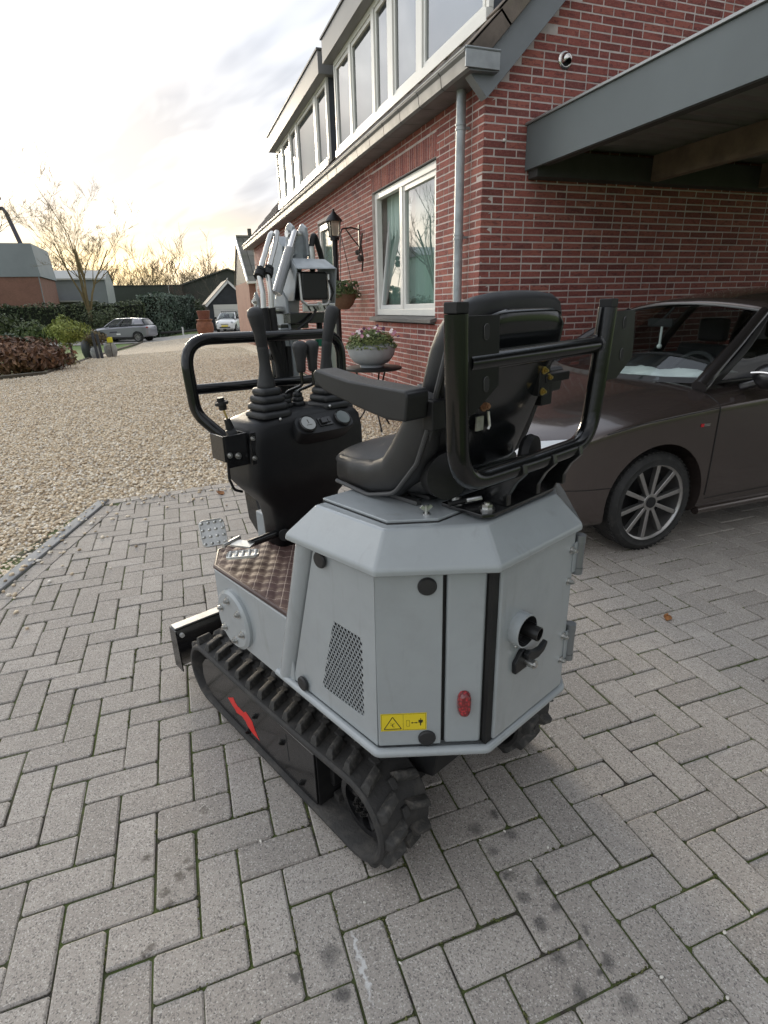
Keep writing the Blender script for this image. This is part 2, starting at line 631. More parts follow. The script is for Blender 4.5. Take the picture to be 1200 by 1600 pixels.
# --- paving
U = 0.106
STAINS = [(1.177, -1.032, 0.024), (1.253, -1.01, 0.019), (1.262, -1.082, 0.023), (1.191, -1.107, 0.017), (1.188, -1.185, 0.02), (1.26, -1.23, 0.02), (1.195, -1.25, 0.018), (1.259, -1.3, 0.017), (1.197, -1.321, 0.021), (1.193, -1.395, 0.023), (1.255, -1.389, 0.013), (1.292, -1.443, 0.019), (1.193, -1.469, 0.021), (1.28, -1.521, 0.024), (1.262, -1.452, 0.014), (1.29, -1.368, 0.012), (0.705, -1.205, 0.028), (0.708, -1.289, 0.023), (0.618, -1.22, 0.014)]
MUD = [(0.399, -0.839, 0.012), (0.377, -0.879, 0.015), (0.342, -0.911, 0.015), (0.353, -0.946, 0.013), (0.295, -0.791, 0.016), (0.311, -1.038, 0.012), (0.3, -1.053, 0.009), (0.41, -0.868, 0.01), (0.453, -0.684, 0.012)]

def paver_mat(name='concrete_paver', stained=False):
    m = bpy.data.materials.new(name)
    m.use_nodes = True
    t = NT(m.node_tree)
    b = m.node_tree.nodes['Principled BSDF']
    b.inputs['Specular IOR Level'].default_value = 0.35
    g = t.new('ShaderNodeNewGeometry')
    pos = g.outputs['Position']
    oi = t.new('ShaderNodeObjectInfo').outputs['Random']
    r = t.math('FRACT', t.math('MULTIPLY_ADD', oi, 7.31, g.outputs['Random Per Island']))
    n_big = t.noise(pos, 1.6, 2, 0.6)
    n_mid = t.noise(pos, 16, 4, 0.65)
    grain = t.new('ShaderNodeTexVoronoi', ins={'Vector': pos, 'Scale': 330.0})
    gs = t.new('ShaderNodeSeparateColor', ins={0: grain.outputs['Color']})
    grain2 = t.noise(pos, 520, 1, 0.7)
    base = t.ramp(r, [(0.0, (0.335, 0.302, 0.268)), (0.5, (0.415, 0.378, 0.337)), (1.0, (0.49, 0.45, 0.405))])
    base = t.mix(t.ramp(n_big, [(0.35, 0.0), (0.7, 0.6)]), base, (0.365, 0.334, 0.30))
    base = t.mix(t.ramp(n_mid, [(0.3, 0.45), (0.62, 0.0)]), base, (0.295, 0.268, 0.24))
    # light and dark aggregate
    base = t.mix(t.ramp(gs.outputs[0], [(0.78, 0.0), (0.98, 0.75)]), base, (0.66, 0.63, 0.585))
    base = t.mix(t.ramp(gs.outputs[1], [(0.70, 0.0), (0.98, 0.8)]), base, (0.085, 0.08, 0.078))
    base = t.mix(t.ramp(grain2, [(0.35, 0.5), (0.6, 0.0)]), base, (0.23, 0.213, 0.198))
    st = 0.0
    if stained:
        warp = t.new('ShaderNodeTexNoise', ins={'Vector': pos, 'Scale': 55.0, 'Detail': 4.0})
        wp = t.vmath('ADD', pos, t.vmath('SCALE', t.vmath('SUBTRACT', warp.outputs['Color'], (0.5, 0.5, 0.5))))
        sc = wp.node.inputs[1].links[0].from_node
        sc.inputs['Scale'].default_value = 0.036
        def spots(lst, soft):
            acc = None
            for i, (x, y, rad) in enumerate(lst):
                d = t.vmath('DISTANCE', wp, (x, y, 0.0))
                e = t.math('SMOOTH_MIN', 1.0, t.math('MAXIMUM', t.math('MULTIPLY_ADD', d, -1 / (rad * soft), 1.55), 0.0), 0.2)
                e = t.math('MULTIPLY', e, 0.75 + 0.25 * ((i * 37) % 10) / 10)
                acc = e if acc is None else t.math('MAXIMUM', acc, e)
            return acc
        st = spots(STAINS, 0.72)
        base = t.mix(t.math('MULTIPLY', st, 0.72, clamp=True), base, (0.035, 0.033, 0.034))
        mud = spots(MUD, 0.8)
        base = t.mix(t.math('MULTIPLY', mud, 0.75, clamp=True), base, (0.06, 0.048, 0.036))
        # white scratches along one paver
        d1 = t.vmath('DISTANCE', t.vmath('MULTIPLY', wp, (1.0, 0.075, 1.0)), (0.766, -1.245 * 0.075, 0.0))
        base = t.mix(t.ramp(d1, [(0.0045, 0.85), (0.0075, 0.0)]), base, (0.62, 0.62, 0.61))
    # mossy film at the paver feet / in low pores
    moss = t.math('MULTIPLY', t.ramp(t.noise(pos, 3.2, 4, 0.6), [(0.5, 0.0), (0.72, 0.22)]), t.ramp(n_mid, [(0.45, 0.0), (0.6, 1.0)]))
    base = t.mix(t.math('MULTIPLY', moss, 0.6), base, (0.13, 0.125, 0.08))
    t.l.new(base, b.inputs['Base Color'])
    b.inputs['Roughness'].default_value = 0.86
    if stained:
        t.l.new(t.math('MULTIPLY_ADD', st, -0.28, 0.86), b.inputs['Roughness'])
    hgt = t.math('MULTIPLY_ADD', grain2, 0.6, t.math('MULTIPLY', gs.outputs[0], 0.25))
    bp = t.new('ShaderNodeBump', ins={'Strength': 0.55, 'Distance': 0.0025, 'Height': hgt})
    t.l.new(bp.outputs[0], b.inputs['Normal'])
    return m
PAVER = paver_mat()
PAVER_ST = paver_mat('stained_paver', True)

def joint_mat():
    m = bpy.data.materials.new('joint_soil')
    m.use_nodes = True
    t = NT(m.node_tree)
    b = m.node_tree.nodes['Principled BSDF']
    b.inputs['Roughness'].default_value = 0.95
    pos = t.new('ShaderNodeNewGeometry').outputs['Position']
    n1 = t.noise(pos, 2.4, 4, 0.6)
    n2 = t.noise(pos, 30, 4, 0.65)
    f = t.ramp(t.math('MULTIPLY_ADD', n2, 0.45, t.math('MULTIPLY', n1, 0.75)), [(0.50, 0.0), (0.64, 1.0)])
    moss = t.mix(t.noise(pos, 160, 2), (0.055, 0.085, 0.018), (0.10, 0.125, 0.035))
    c = t.mix(f, (0.042, 0.036, 0.029), moss)
    t.l.new(c, b.inputs['Base Color'])
    bp = t.new('ShaderNodeBump', ins={'Strength': 1.0, 'Distance': 0.004, 'Height': t.noise(pos, 140, 4, 0.7)})
    t.l.new(bp.outputs[0], b.inputs['Normal'])
    return m

def paver_verts(poly, top=0.0, depth=0.06, ch=0.0045, cut=0.005):
    """chamfered block from a convex ccw polygon (local xy)"""
    n = len(poly)
    cx = sum(p[0] for p in poly) / n
    cy = sum(p[1] for p in poly) / n
    ring = []
    for i in range(n):
        a, b, c = Vector(poly[i - 1]), Vector(poly[i]), Vector(poly[(i + 1) % n])
        d1, d2 = (a - b), (c - b)
        l1, l2 = d1.length, d2.length
        k = min(cut, 0.3 * l1, 0.3 * l2)
        ring.append(b + d1.normalized() * k)
        ring.append(b + d2.normalized() * k)
    k = len(ring)
    inner = []
    for i in range(k):
        a, b, c = ring[i - 1], ring[i], ring[(i + 1) % k]
        e1 = (b - a).normalized() if (b - a).length > 1e-9 else Vector((1, 0))
        e2 = (c - b).normalized() if (c - b).length > 1e-9 else e1
        nn = Vector((-(e1.y + e2.y), (e1.x + e2.x)))
        nn = nn.normalized() if nn.length > 1e-9 else Vector((0, 0))
        inner.append(b + nn * ch)
    vs = [(p.x, p.y, top) for p in inner] + [(p.x, p.y, top - ch * 0.8) for p in ring] + [(p.x, p.y, top - depth) for p in ring]
    fs = [tuple(range(k))]
    for i in range(k):
        j = (i + 1) % k
        fs.append((k + i, k + j, j, i))
        fs.append((2 * k + i, 2 * k + j, k + j, k + i))
    return vs, fs

def clip(poly, p0, nrm):
    out = []
    n = len(poly)
    for i in range(n):
        a, b = Vector(poly[i]), Vector(poly[(i + 1) % n])
        da, db = (a - p0).dot(nrm), (b - p0).dot(nrm)
        if da >= 0:
            out.append(a)
        if (da >= 0) != (db >= 0):
            out.append(a + (b - a) * (da / (da - db)))
    res = []
    for p in out:
        if not res or (p - res[-1]).length > 1e-4:
            res.append(p)
    if len(res) > 1 and (res[0] - res[-1]).length < 1e-4:
        res.pop()
    return res

paving = tag(obj('paving', MB().grid([[(-2.6, -3.4, -0.0075), (9.5, -3.4, -0.0075)], [(-0.19, 2.645, -0.0075), (9.5, 2.79, -0.0075)]]), joint_mat(), smooth=None), kind='structure')

GAP = 0.0025
cells = []
for i in range(-30, 100):
    for k in range(-40, 60):
        for (u0, v0, wu, wv) in ((i, i + 4 * k, 1, 2), (i + 1, i + 4 * k, 2, 1)):
            x0, x1 = u0 * U, (u0 + wu) * U
            y1, y0 = -v0 * U, -(v0 + wv) * U
            if x1 < -2.2 or x0 > 8.2 or y1 < -2.75 or y0 > 3.0:
                continue
            cells.append((x0, x1, y0, y1, wu, wv))
rg = random.Random(11)
IN_K = K0 + KN * 0.196
IN_F = F0 + FN * 0.112
items = []      # (poly in local coords, centre, rotz, wholeflag)
for x0, x1, y0, y1, wu, wv in cells:
    cx, cy = (x0 + x1) / 2, (y0 + y1) / 2
    g1, g2, g3, g4 = [GAP * rg.uniform(0.55, 1.45) for _ in range(4)]
    poly = [Vector((x0 + g1, y0 + g2)), Vector((x1 - g3, y0 + g2)), Vector((x1 - g3, y1 - g4)), Vector((x0 + g1, y1 - g4))]
    p = clip(poly, IN_K, KN)
    if x0 < 3.25 and len(p) > 2:
        p = clip(p, IN_F, FN)
    if len(p) > 2 and x1 > 3.24:
        p = clip(p, Vector((0, 2.79)), Vector((0, -1)))
    if len(p) < 3:
        continue
    area = abs(sum(p[i].x * p[(i + 1) % len(p)].y - p[(i + 1) % len(p)].x * p[i].y for i in range(len(p)))) / 2
    if area < 0.0012:
        continue
    whole = len(p) == 4 and area > 0.0195
    items.append((p, cx, cy, whole, wu))
# border courses along the kerb and the far edge
def course(p0, d, nrm, off, L, W, n):
    for i in range(n):
        a = p0 + d * (i * L) + nrm * off
        items.append(([a + d * 0.003 + nrm * 0.003, a + d * (L - 0.003) + nrm * 0.003, a + d * (L - 0.003) + nrm * (W - 0.003), a + d * 0.003 + nrm * (W - 0.003)], 0, 0, False, 0))
course(K0 + KD * 0.11, KD, KN, 0.084, 0.212, 0.109, 24)
course(F0 + FD * 0.02, FD, FN, 0.0, 0.212, 0.109, 17)

def proj_area(p):
    q = [to_px((v.x, v.y, 0)) for v in p]
    if any(a is None for a in q):
        return 0
    c = (sum(a[0] for a in q) / len(q), sum(a[1] for a in q) / len(q))
    if not (-40 < c[0] < 1240 and -40 < c[1] < 1660):
        return 0
    return abs(sum(q[i][0] * q[(i + 1) % len(q)][1] - q[(i + 1) % len(q)][0] * q[i][1] for i in range(len(q)))) / 2

EX_YAW = math.radians(22.5)
EX_O = Vector((0.802, -0.954, 0))
def under_machine(x, y):
    q = Vector((x - EX_O.x, y - EX_O.y))
    lx = q.x * math.cos(EX_YAW) + q.y * math.sin(EX_YAW)
    ly = -q.x * math.sin(EX_YAW) + q.y * math.cos(EX_YAW)
    return 0.02 < lx < 1.3 and 0.0 < ly < 2.5
def ccw(p):
    a = sum(p[i].x * p[(i + 1) % len(p)].y - p[(i + 1) % len(p)].x * p[i].y for i in range(len(p)))
    return p if a > 0 else list(reversed(p))
rank = sorted(range(len(items)), key=lambda i: -(proj_area(items[i][0]) if not under_machine(*(sum(items[i][0], Vector((0, 0))) / len(items[i][0]))) else 0))
single = set(rank[:300])
rest = MB()
for i, (p, cx, cy, whole, wu) in enumerate(items):
    p = ccw(p)
    c = sum(p, Vector((0, 0))) / len(p)
    dz = rg.uniform(-0.003, 0.002)
    tx, ty = rg.uniform(-0.011, 0.011), rg.uniform(-0.011, 0.011)
    rz = rg.uniform(-0.008, 0.008)
    loc = [Vector((v.x - c.x, v.y - c.y)) for v in p]
    loc = [v + Vector((rg.uniform(-0.0012, 0.0012), rg.uniform(-0.0012, 0.0012))) for v in loc]
    vs, fs = paver_verts(loc, ch=rg.uniform(0.003, 0.0055), cut=rg.uniform(0.003, 0.009))
    vs = [(x * math.cos(rz) - y * math.sin(rz), x * math.sin(rz) + y * math.cos(rz), z + tx * x + ty * y) for x, y, z in vs]
    if i in single:
        near_st = any((c.x - a) ** 2 + (c.y - b) ** 2 < 0.16 ** 2 for a, b, _ in STAINS + MUD + [(0.766, -1.245, 0)])
        o = obj('paver', MB().add(vs, fs), PAVER_ST if near_st else PAVER, paving, smooth=None)
        o.location = (c.x, c.y, dz)
    else:
        rest.add([(x + c.x, y + c.y, z + dz) for x, y, z in vs], fs)
tag(obj('remaining_pavers', rest, PAVER, paving, smooth=None), kind='stuff')

kb = MB()
for i in range(6):
    a = K0 + KD * (i * 0.95 - 0.02)
    e = a + KD * 0.945
    kb.eprism([(a.x, a.y, -0.1), (e.x, e.y, -0.1), (e.x + KN.x * 0.08, e.y + KN.y * 0.08, -0.1), (a.x + KN.x * 0.08, a.y + KN.y * 0.08, -0.1)], (0, 0, 0.112))
tag(obj('kerb', kb, mat('kerb_concrete', (0.33, 0.335, 0.335), 0.85, var=0.25, vscale=5, bump=0.3, bscale=90, coords='World'), bevel=0.006), kind='structure')

# moss tufts in the joints
mr = random.Random(21)
mp_ = []
for x0, x1, y0, y1, wu, wv in cells:
    if not in_paving((x0 + x1) / 2, (y0 + y1) / 2, 0.2) or to_px((x0, y0, 0)) is None:
        continue
    q = to_px((x0, y0, 0))
    if not (-30 < q[0] < 1230 and q[1] < 1640) or q[2] > 3.4:
        continue
    for (ax, ay, bx, by) in ((x0, y0, x1, y0), (x0, y0, x0, y1)):
        dens = math.sin(ax * 3.1 + ay * 1.7) + math.sin(ay * 4.3 - ax * 2.2 + 1.0) + mr.uniform(-1.2, 1.2)
        if dens < 0.15:
            continue
        s0, s1 = sorted((mr.random(), mr.random()))
        s1 = max(s1, min(1, s0 + 0.4))
        nn = int(20 * (s1 - s0) * (0.5 + min(1.6, dens)))
        for _ in range(nn):
            f = s0 + (s1 - s0) * mr.random()
            mp_.append((ax + (bx - ax) * f + mr.uniform(-0.0035, 0.0035), ay + (by - ay) * f + mr.uniform(-0.0035, 0.0035), mr.uniform(-0.0065, -0.0015)))
moss_m = mat('moss', (0.068, 0.082, 0.026), 0.95, rnd=0.45, col2=(0.12, 0.12, 0.045), vscale=9, coords='World')
tag(pebble_cloud('joint_moss', mp_, 8, moss_m, (0.0022, 0.0048), octa=True, parent=paving), kind='stuff')

# small loose stones and a fallen leaf
lr = random.Random(5)
spots_ = [(1.25, -1.07), (1.27, -1.17), (1.28, -1.27), (1.38, -1.51), (0.85, -1.28), (1.48, -1.59), (1.69, -1.48), (1.59, -1.49), (2.306, -0.472)]
st_m = mat('loose_stone', (0.72, 0.69, 0.62), 0.7, var=0.2, vscale=80)
tag(pebble_cloud('scattered_stones', [(x, y, 0.002) for x, y in spots_] + [(lr.uniform(-0.2, 3.6), lr.uniform(-1.8, 2.6), 0.001) for _ in range(150)], 9, st_m, (0.0025, 0.0055)), 'tiny pale stones scattered over the grey pavers', 'stones', kind='stuff')
def leaf(loc, rz, s, label):
    mb = MB()
    rows = []
    for i in range(7):
        t_ = i / 6
        wd = 0.42 * math.sin(PI * min(1, t_ * 0.94 + 0.03)) ** 0.8
        rows.append([(t_ - 0.5, -wd, 0.16 * t_ + 0.10), (t_ - 0.5, -wd * 0.5, 0.14 * t_), (t_ - 0.5, 0, 0.22 * t_ * t_ + 0.05), (t_ - 0.5, wd * 0.5, 0.10 * t_), (t_ - 0.5, wd, 0.12 + 0.3 * t_)])
    mb.grid(rows)
    mb.xf(Matrix.Scale(s, 4))
    o = obj('fallen_leaf', mb, mat('dead_leaf', (0.36, 0.15, 0.045), 0.7, var=0.5, vscale=60))
    o.modifiers.new('t', 'SOLIDIFY').thickness = 0.0006
    o.location = loc
    o.rotation_euler = (0, 0, rz)
    tag(o, label, 'leaf', 'fallen leaves')
leaf((2.555, -0.368, 0.001), 0.6, 0.045, 'small curled brown leaf on the open pavers right of the excavator')
leaf((0.748, 2.438, 0.001), 2.1, 0.075, 'tan dry leaf on the far edge of the paving below the console')

# ================================================================== HOUSE
XF, YG = 3.25, 2.80
EAVE = 3.12
house = empty('brick_house', (XF, YG, 0), 0, 'red brick house with two dormers and a zinc gutter behind the excavator', 'house')
def hpart(name, mb, m, parent=None, **kw):
    return obj(name, mb, m, parent or house, world=True, **kw)

def brick_mat():
    m = bpy.data.materials.new('red_brick')
    m.use_nodes = True
    t = NT(m.node_tree)
    b = m.node_tree.nodes['Principled BSDF']
    b.inputs['Roughness'].default_value = 0.85
    b.inputs['Specular IOR Level'].default_value = 0.25
    g = t.new('ShaderNodeNewGeometry')
    pos = g.outputs['Position']
    oi = t.new('ShaderNodeObjectInfo').outputs['Random']
    r = t.math('FRACT', t.math('MULTIPLY_ADD', oi, 7.31, g.outputs['Random Per Island']))
    base = t.ramp(r, [(0.0, (0.19, 0.062, 0.055)), (0.3, (0.26, 0.083, 0.07)), (0.65, (0.31, 0.10, 0.082)), (0.9, (0.36, 0.13, 0.10)), (1.0, (0.17, 0.06, 0.056))])
    stretch = t.vmath('MULTIPLY', pos, (1.0, 1.0, 3.2))
    n = t.noise(stretch, 17, 4, 0.65, 0.8)
    base = t.mix(t.ramp(n, [(0.50, 0.0), (0.66, 0.75)]), base, (0.105, 0.040, 0.042))
    n2 = t.noise(pos, 60, 3, 0.6)
    base = t.mix(t.ramp(n2, [(0.52, 0.0), (0.72, 0.35)]), base, (0.47, 0.24, 0.20))
    t.l.new(base, b.inputs['Base Color'])
    bp = t.new('ShaderNodeBump', ins={'Strength': 0.7, 'Distance': 0.006, 'Height': t.math('MULTIPLY_ADD', n, 0.8, t.math('MULTIPLY', n2, 0.5))})
    t.l.new(bp.outputs[0], b.inputs['Normal'])
    return m
BRICK = brick_mat()
MORTAR = mat('mortar', (0.66, 0.585, 0.55), 0.95, var=0.25, vscale=7, bump=0.5, bscale=150, coords='World', dirt=((0.50, 0.43, 0.40), 2.0, 0.45, 0.7, 0.5))
zinc = mat('zinc', (0.36, 0.38, 0.385), 0.42, 0.75, var=0.25, vscale=4, rvar=0.2, coords='World')
grey_board = mat('grey_board', (0.20, 0.215, 0.23), 0.55, var=0.12, vscale=3, coords='World')
white_pvc = mat('white_frame', (0.78, 0.77, 0.73), 0.35, var=0.06, vscale=3, coords='World')
dark_gap = mat('dark_gap', (0.02, 0.02, 0.02), 0.9)

def glass_mat(name, tint=(0.9, 0.95, 0.95), refl=1.0, ior=1.5):
    m = bpy.data.materials.new(name)
    m.use_nodes = True
    t = NT(m.node_tree)
    m.node_tree.nodes.clear()
    out = t.new('ShaderNodeOutputMaterial')
    bf = t.new('ShaderNodeNewGeometry').outputs['Backfacing']
    fr = t.new('ShaderNodeFresnel', ins={'IOR': t.math('MULTIPLY_ADD', bf, 1 / ior - ior, ior)})
    gl = t.new('ShaderNodeBsdfGlossy', ins={'Roughness': 0.0, 'Color': (1, 1, 1, 1)})
    tr = t.new('ShaderNodeBsdfTransparent', ins={'Color': (*tint, 1)})
    mx = t.new('ShaderNodeMixShader', ins={0: t.math('MULTIPLY', fr.outputs[0], refl, clamp=True), 1: tr.outputs[0], 2: gl.outputs[0]})
    t.l.new(mx.outputs[0], out.inputs[0])
    return m
WGLASS = glass_mat('window_glass', (0.72, 0.82, 0.80), 1.0, 4.2)

# --- brick pools (length along x, face towards -y)
br = random.Random(17)
BH = 0.0475
def brick_block(L, Dp=0.098, H=BH):
    j = lambda s=0.0013: br.uniform(-s, s)
    v = []
    for z in (-H / 2, H / 2):
        for x, y in ((-L / 2, -Dp / 2), (L / 2, -Dp / 2), (L / 2, Dp / 2), (-L / 2, Dp / 2)):
            v.append((x + j(), y + j(0.0008), z + j()))
    return v, [(0, 3, 2, 1), (4, 5, 6, 7), (0, 1, 5, 4), (1, 2, 6, 5), (2, 3, 7, 6), (3, 0, 4, 7)]
POOL = {k: [brick_block(L) for _ in range(7)] for k, L in (('s', 0.2075), ('h', 0.0975), ('q', 0.155))}
POOLM = {k: [mesh_of('brick', MB().add(v, f), BRICK) for v, f in POOL[k]] for k in POOL}
LEN = {'s': 0.21, 'h': 0.10, 'q': 0.155}
ROWS_G = 72
placed = []     # (kind, variant, centre, rot, wall)
def seq_row(a, b, first, seed):
    r = random.Random(seed)
    x = a
    out = []
    k = first
    while x + LEN[k] <= b + 0.02:
        out.append((k, x + LEN[k] / 2))
        x += LEN[k] + 0.01
        k = 'h' if r.random() < 0.24 and out[-1][0] != 'h' else 's'
    return out, x

def openings_ok(y0, y1, z, ops):
    return not any(y1 > oy0 - 0.001 and y0 < oy1 + 0.001 and oz0 < z < oz1 for oy0, oy1, oz0, oz1 in ops)

GW_END = 8.2
for r in range(ROWS_G):
    z = r * 0.06 + 0.03
    odd = r % 2
    start = XF + 0.11 if odd else XF
    sq, _ = seq_row(start, GW_END, 'h' if (odd and r % 4 == 1) else 's', 100 + r)
    for k, x in sq:
        lim = XF + max(0.0, (z - 3.05)) * 0.95 + 0.02
        if z > 3.05 and x - LEN[k] / 2 < lim:
            continue
        placed.append((k, br.randrange(7), (x, YG + 0.049 + br.uniform(-0.0015, 0.0015), z), 0, 'g'))
OPS = [(3.745, 5.72, 1.17, 2.985), (7.68, 8.72, 0, 2.80)]
for r in range(52):
    z = r * 0.06 + 0.03
    odd = r % 2
    start = YG if odd else YG + 0.108
    r_ = random.Random(900 + r)
    segs = [(start, 17.0)]
    for oy0, oy1, oz0, oz1 in OPS:
        ns = []
        for a, b in segs:
            if oz0 < z < oz1 and a < oy0 < b:
                ns += [(a, oy0 - 0.004), (oy1 + 0.004, b)]
            else:
                ns.append((a, b))
        segs = ns
    for si, (a, b) in enumerate(segs):
        first = 's' if (odd or si) and not (si and odd) else 'h'
        sq, xe = seq_row(a, b, first, 900 + r + 57 * si)
        if b < 16 and b - xe > 0.04 and sq:       # closer cut to fit the opening
            Lc = b - xe
            placed.append(('cut', Lc, (XF + 0.049, xe + Lc / 2, z), 1, 'f'))
        for k, y in sq:
            placed.append((k, br.randrange(7), (XF + 0.049 + br.uniform(-0.0015, 0.0015), y, z), 1, 'f'))
# soldier course over the window
for i in range(34):
    y = 3.755 + i * 0.0595
    placed.append(('v', 0, (XF + 0.049, y, 2.88), 1, 'f'))

def bscore(it):
    k, vi, c, rot, wl = it
    if wl == 'g' and c[2] < 1.3 and c[0] > 3.9:
        return 0
    if wl == 'g' and c[0] > 3.66 and c[2] > 2.42 and c[2] < 2.9 + (c[0] - 3.66) * 0.0:
        return 0
    q = to_px(c)
    if q is None or not (10 < q[0] < 1190 and 5 < q[1] < 1590):
        return 0
    if 690 < q[0] < 870 and q[1] > 465:
        return 0
    L = LEN.get(k, 0.1)
    d = Vector((1, 0, 0)) if rot == 0 else Vector((0, 1, 0))
    a = to_px(Vector(c) + d * L / 2)
    return abs(a[0] - q[0]) * 2 * (50 / q[2])
order = sorted(range(len(placed)), key=lambda i: -bscore(placed[i]))
bsingle = set(order[:300])

gp = [(XF + 0.006, 0.0), (14.0, 0.0), (14.0, 3.1), (8.62, 8.5), (XF + 0.25, 3.25), (XF + 0.006, 3.12)]
gable = hpart('gable_wall', MB().prism(gp, 'y', YG + 0.0022, YG + 0.30), MORTAR, smooth=None)
fw = MB()
x0, x1 = XF + 0.0022, XF + 0.30
fw.box(x0, x1, YG + 0.301, 3.745, 0, 3.12).box(x0, x1, 3.745, 5.72, 0, 1.19).box(x0, x1, 3.745, 5.72, 2.775, 3.12)
fw.box(x0, x1, 5.72, 7.68, 0, 3.12).box(x0, x1, 7.68, 8.72, 2.78, 3.12).box(x0, x1, 8.72, 17.0, 0, 3.12)
fw.box(x0, x1, YG + 0.012, YG + 0.301, 0, 3.12)
facade = hpart('facade_wall', fw, MORTAR, smooth=None)
rest_g, rest_f = MB(), MB()
ROTF = Matrix.Rotation(-PI / 2, 4, 'Z')
for i, (k, vi, c, rot, wl) in enumerate(placed):
    if k in LEN:
        v, f = POOL[k][vi]
    elif k == 'cut':
        v, f = brick_block(vi)
    else:
        v, f = brick_block(0.05, 0.098, 0.205)
    wall = gable if wl == 'g' else facade
    if i in bsingle and k in LEN:
        o = bpy.data.objects.new('brick', POOLM[k][vi])
        link(o, wall)
        o.matrix_parent_inverse = parent_mw(wall).inverted() if False else Matrix.Translation((-XF, -YG, 0)).inverted() @ Matrix.Translation((-XF, -YG, 0))
        o.location = c
        o.rotation_euler = (0, 0, -PI / 2 if rot else 0)
    elif i in bsingle:
        M = Matrix.Translation(c) @ (ROTF if rot else Matrix())
        obj('brick', MB().add([M @ Vector(p) for p in v], f), BRICK, wall, smooth=None)
    else:
        M = Matrix.Translation(c) @ (ROTF if rot else Matrix())
        (rest_g if wl == 'g' else rest_f).add([M @ Vector(p) for p in v], f)
tag(obj('remaining_bricks', rest_g, BRICK, gable, smooth=None), kind='stuff')
tag(obj('remaining_bricks', rest_f, BRICK, facade, smooth=None), kind='stuff')
# dark interior behind the openings
room = MB().box(XF + 0.32, XF + 3.0, 3.0, 17.0, 0.02, 3.1)
room.f = [tuple(reversed(f)) for f in room.f]
hpart('room_interior', room, mat('room_plaster', (0.35, 0.36, 0.35), 0.9), smooth=None)

# --- facade window
win = hpart('window', MB(), white_pvc)      # frame mesh filled below
def frame_mb(x, y0, y1, z0, z1, w, d, bars=()):
    mb = MB()
    mb.box(x, x + d, y0, y1, z0, z0 + w).box(x, x + d, y0, y1, z1 - w, z1)
    mb.box(x + 0.001, x + d, y0, y0 + w, z0 + w, z1 - w).box(x + 0.001, x + d, y1 - w, y1, z0 + w, z1 - w)
    for b in bars:
        mb.box(x + 0.002, x + d - 0.002, b - w * 0.55, b + w * 0.55, z0 + w, z1 - w)
    return mb
me_old = win.data
win.data = mesh_of('window', frame_mb(XF + 0.035, 3.75, 5.715, 1.285, 2.765, 0.075, 0.07, [4.80]), white_pvc)
b_ = win.modifiers.new('bevel', 'BEVEL'); b_.width = 0.004; b_.segments = 2
hk = dict(parent=win)
obj('sash', frame_mb(XF + 0.05, 3.83, 4.76, 1.36, 2.69, 0.055, 0.05), white_pvc, win, bevel=0.004)
tilt = Matrix.Translation((XF + 0.07, 0, 1.36)) @ Matrix.Rotation(math.radians(7), 4, 'Y') @ Matrix.Translation((-(XF + 0.07), 0, -1.36))
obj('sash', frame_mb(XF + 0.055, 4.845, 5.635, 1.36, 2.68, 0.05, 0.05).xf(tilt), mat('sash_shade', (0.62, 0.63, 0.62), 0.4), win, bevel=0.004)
obj('pane', MB().add([(XF + 0.078, 3.87, 1.40), (XF + 0.078, 4.72, 1.40), (XF + 0.078, 4.72, 2.65), (XF + 0.078, 3.87, 2.65)], [(0, 3, 2, 1)]), WGLASS, win, smooth=None)
obj('pane', MB().add([(XF + 0.08, 4.885, 1.40), (XF + 0.08, 5.6, 1.40), (XF + 0.08, 5.6, 2.64), (XF + 0.08, 4.885, 2.64)], [(0, 3, 2, 1)]).xf(tilt), WGLASS, win, smooth=None)
cur = MB()
for (ya, yb) in ((3.80, 4.74), (5.15, 5.68)):
    rows = []
    for k in range(41):
        y = ya + (yb - ya) * k / 40
        dx = 0.02 * math.sin(k * 1.9) + 0.008 * math.sin(k * 0.7)
        rows.append([(XF + 0.20 + dx, y, 1.31), (XF + 0.20 + dx * 0.8, y, 2.72)])
    cur.grid(rows)
cu_ = obj('curtain', cur, mat('sage_curtain', (0.50, 0.62, 0.57), 0.9), win)
hpart('window_sill', MB().eprism([(XF - 0.075, 3.70, 1.212), (XF + 0.06, 3.70, 1.245), (XF + 0.06, 3.70, 1.283), (XF - 0.075, 3.70, 1.252)], (0, 2.06, 0)), mat('stone_sill', (0.13, 0.125, 0.12), 0.7, var=0.2, vscale=12), bevel=0.005)
hpart('lintel_strip', MB().box(XF + 0.004, XF + 0.06, 3.74, 5.73, 2.768, 2.782), mat('steel_dark', (0.06, 0.06, 0.065), 0.6), smooth=None)

# --- door
door = hpart('front_door', frame_mb(XF + 0.02, 7.70, 8.70, 0.0, 2.74, 0.09, 0.08), white_pvc, bevel=0.004)
obj('door_leaf', MB().box(XF + 0.06, XF + 0.11, 7.80, 8.60, 0.03, 2.64), mat('door_green', (0.06, 0.09, 0.08), 0.4), door, bevel=0.004)
obj('pane', MB().box(XF + 0.055, XF + 0.059, 7.95, 8.45, 1.3, 2.4), WGLASS, door, smooth=None)

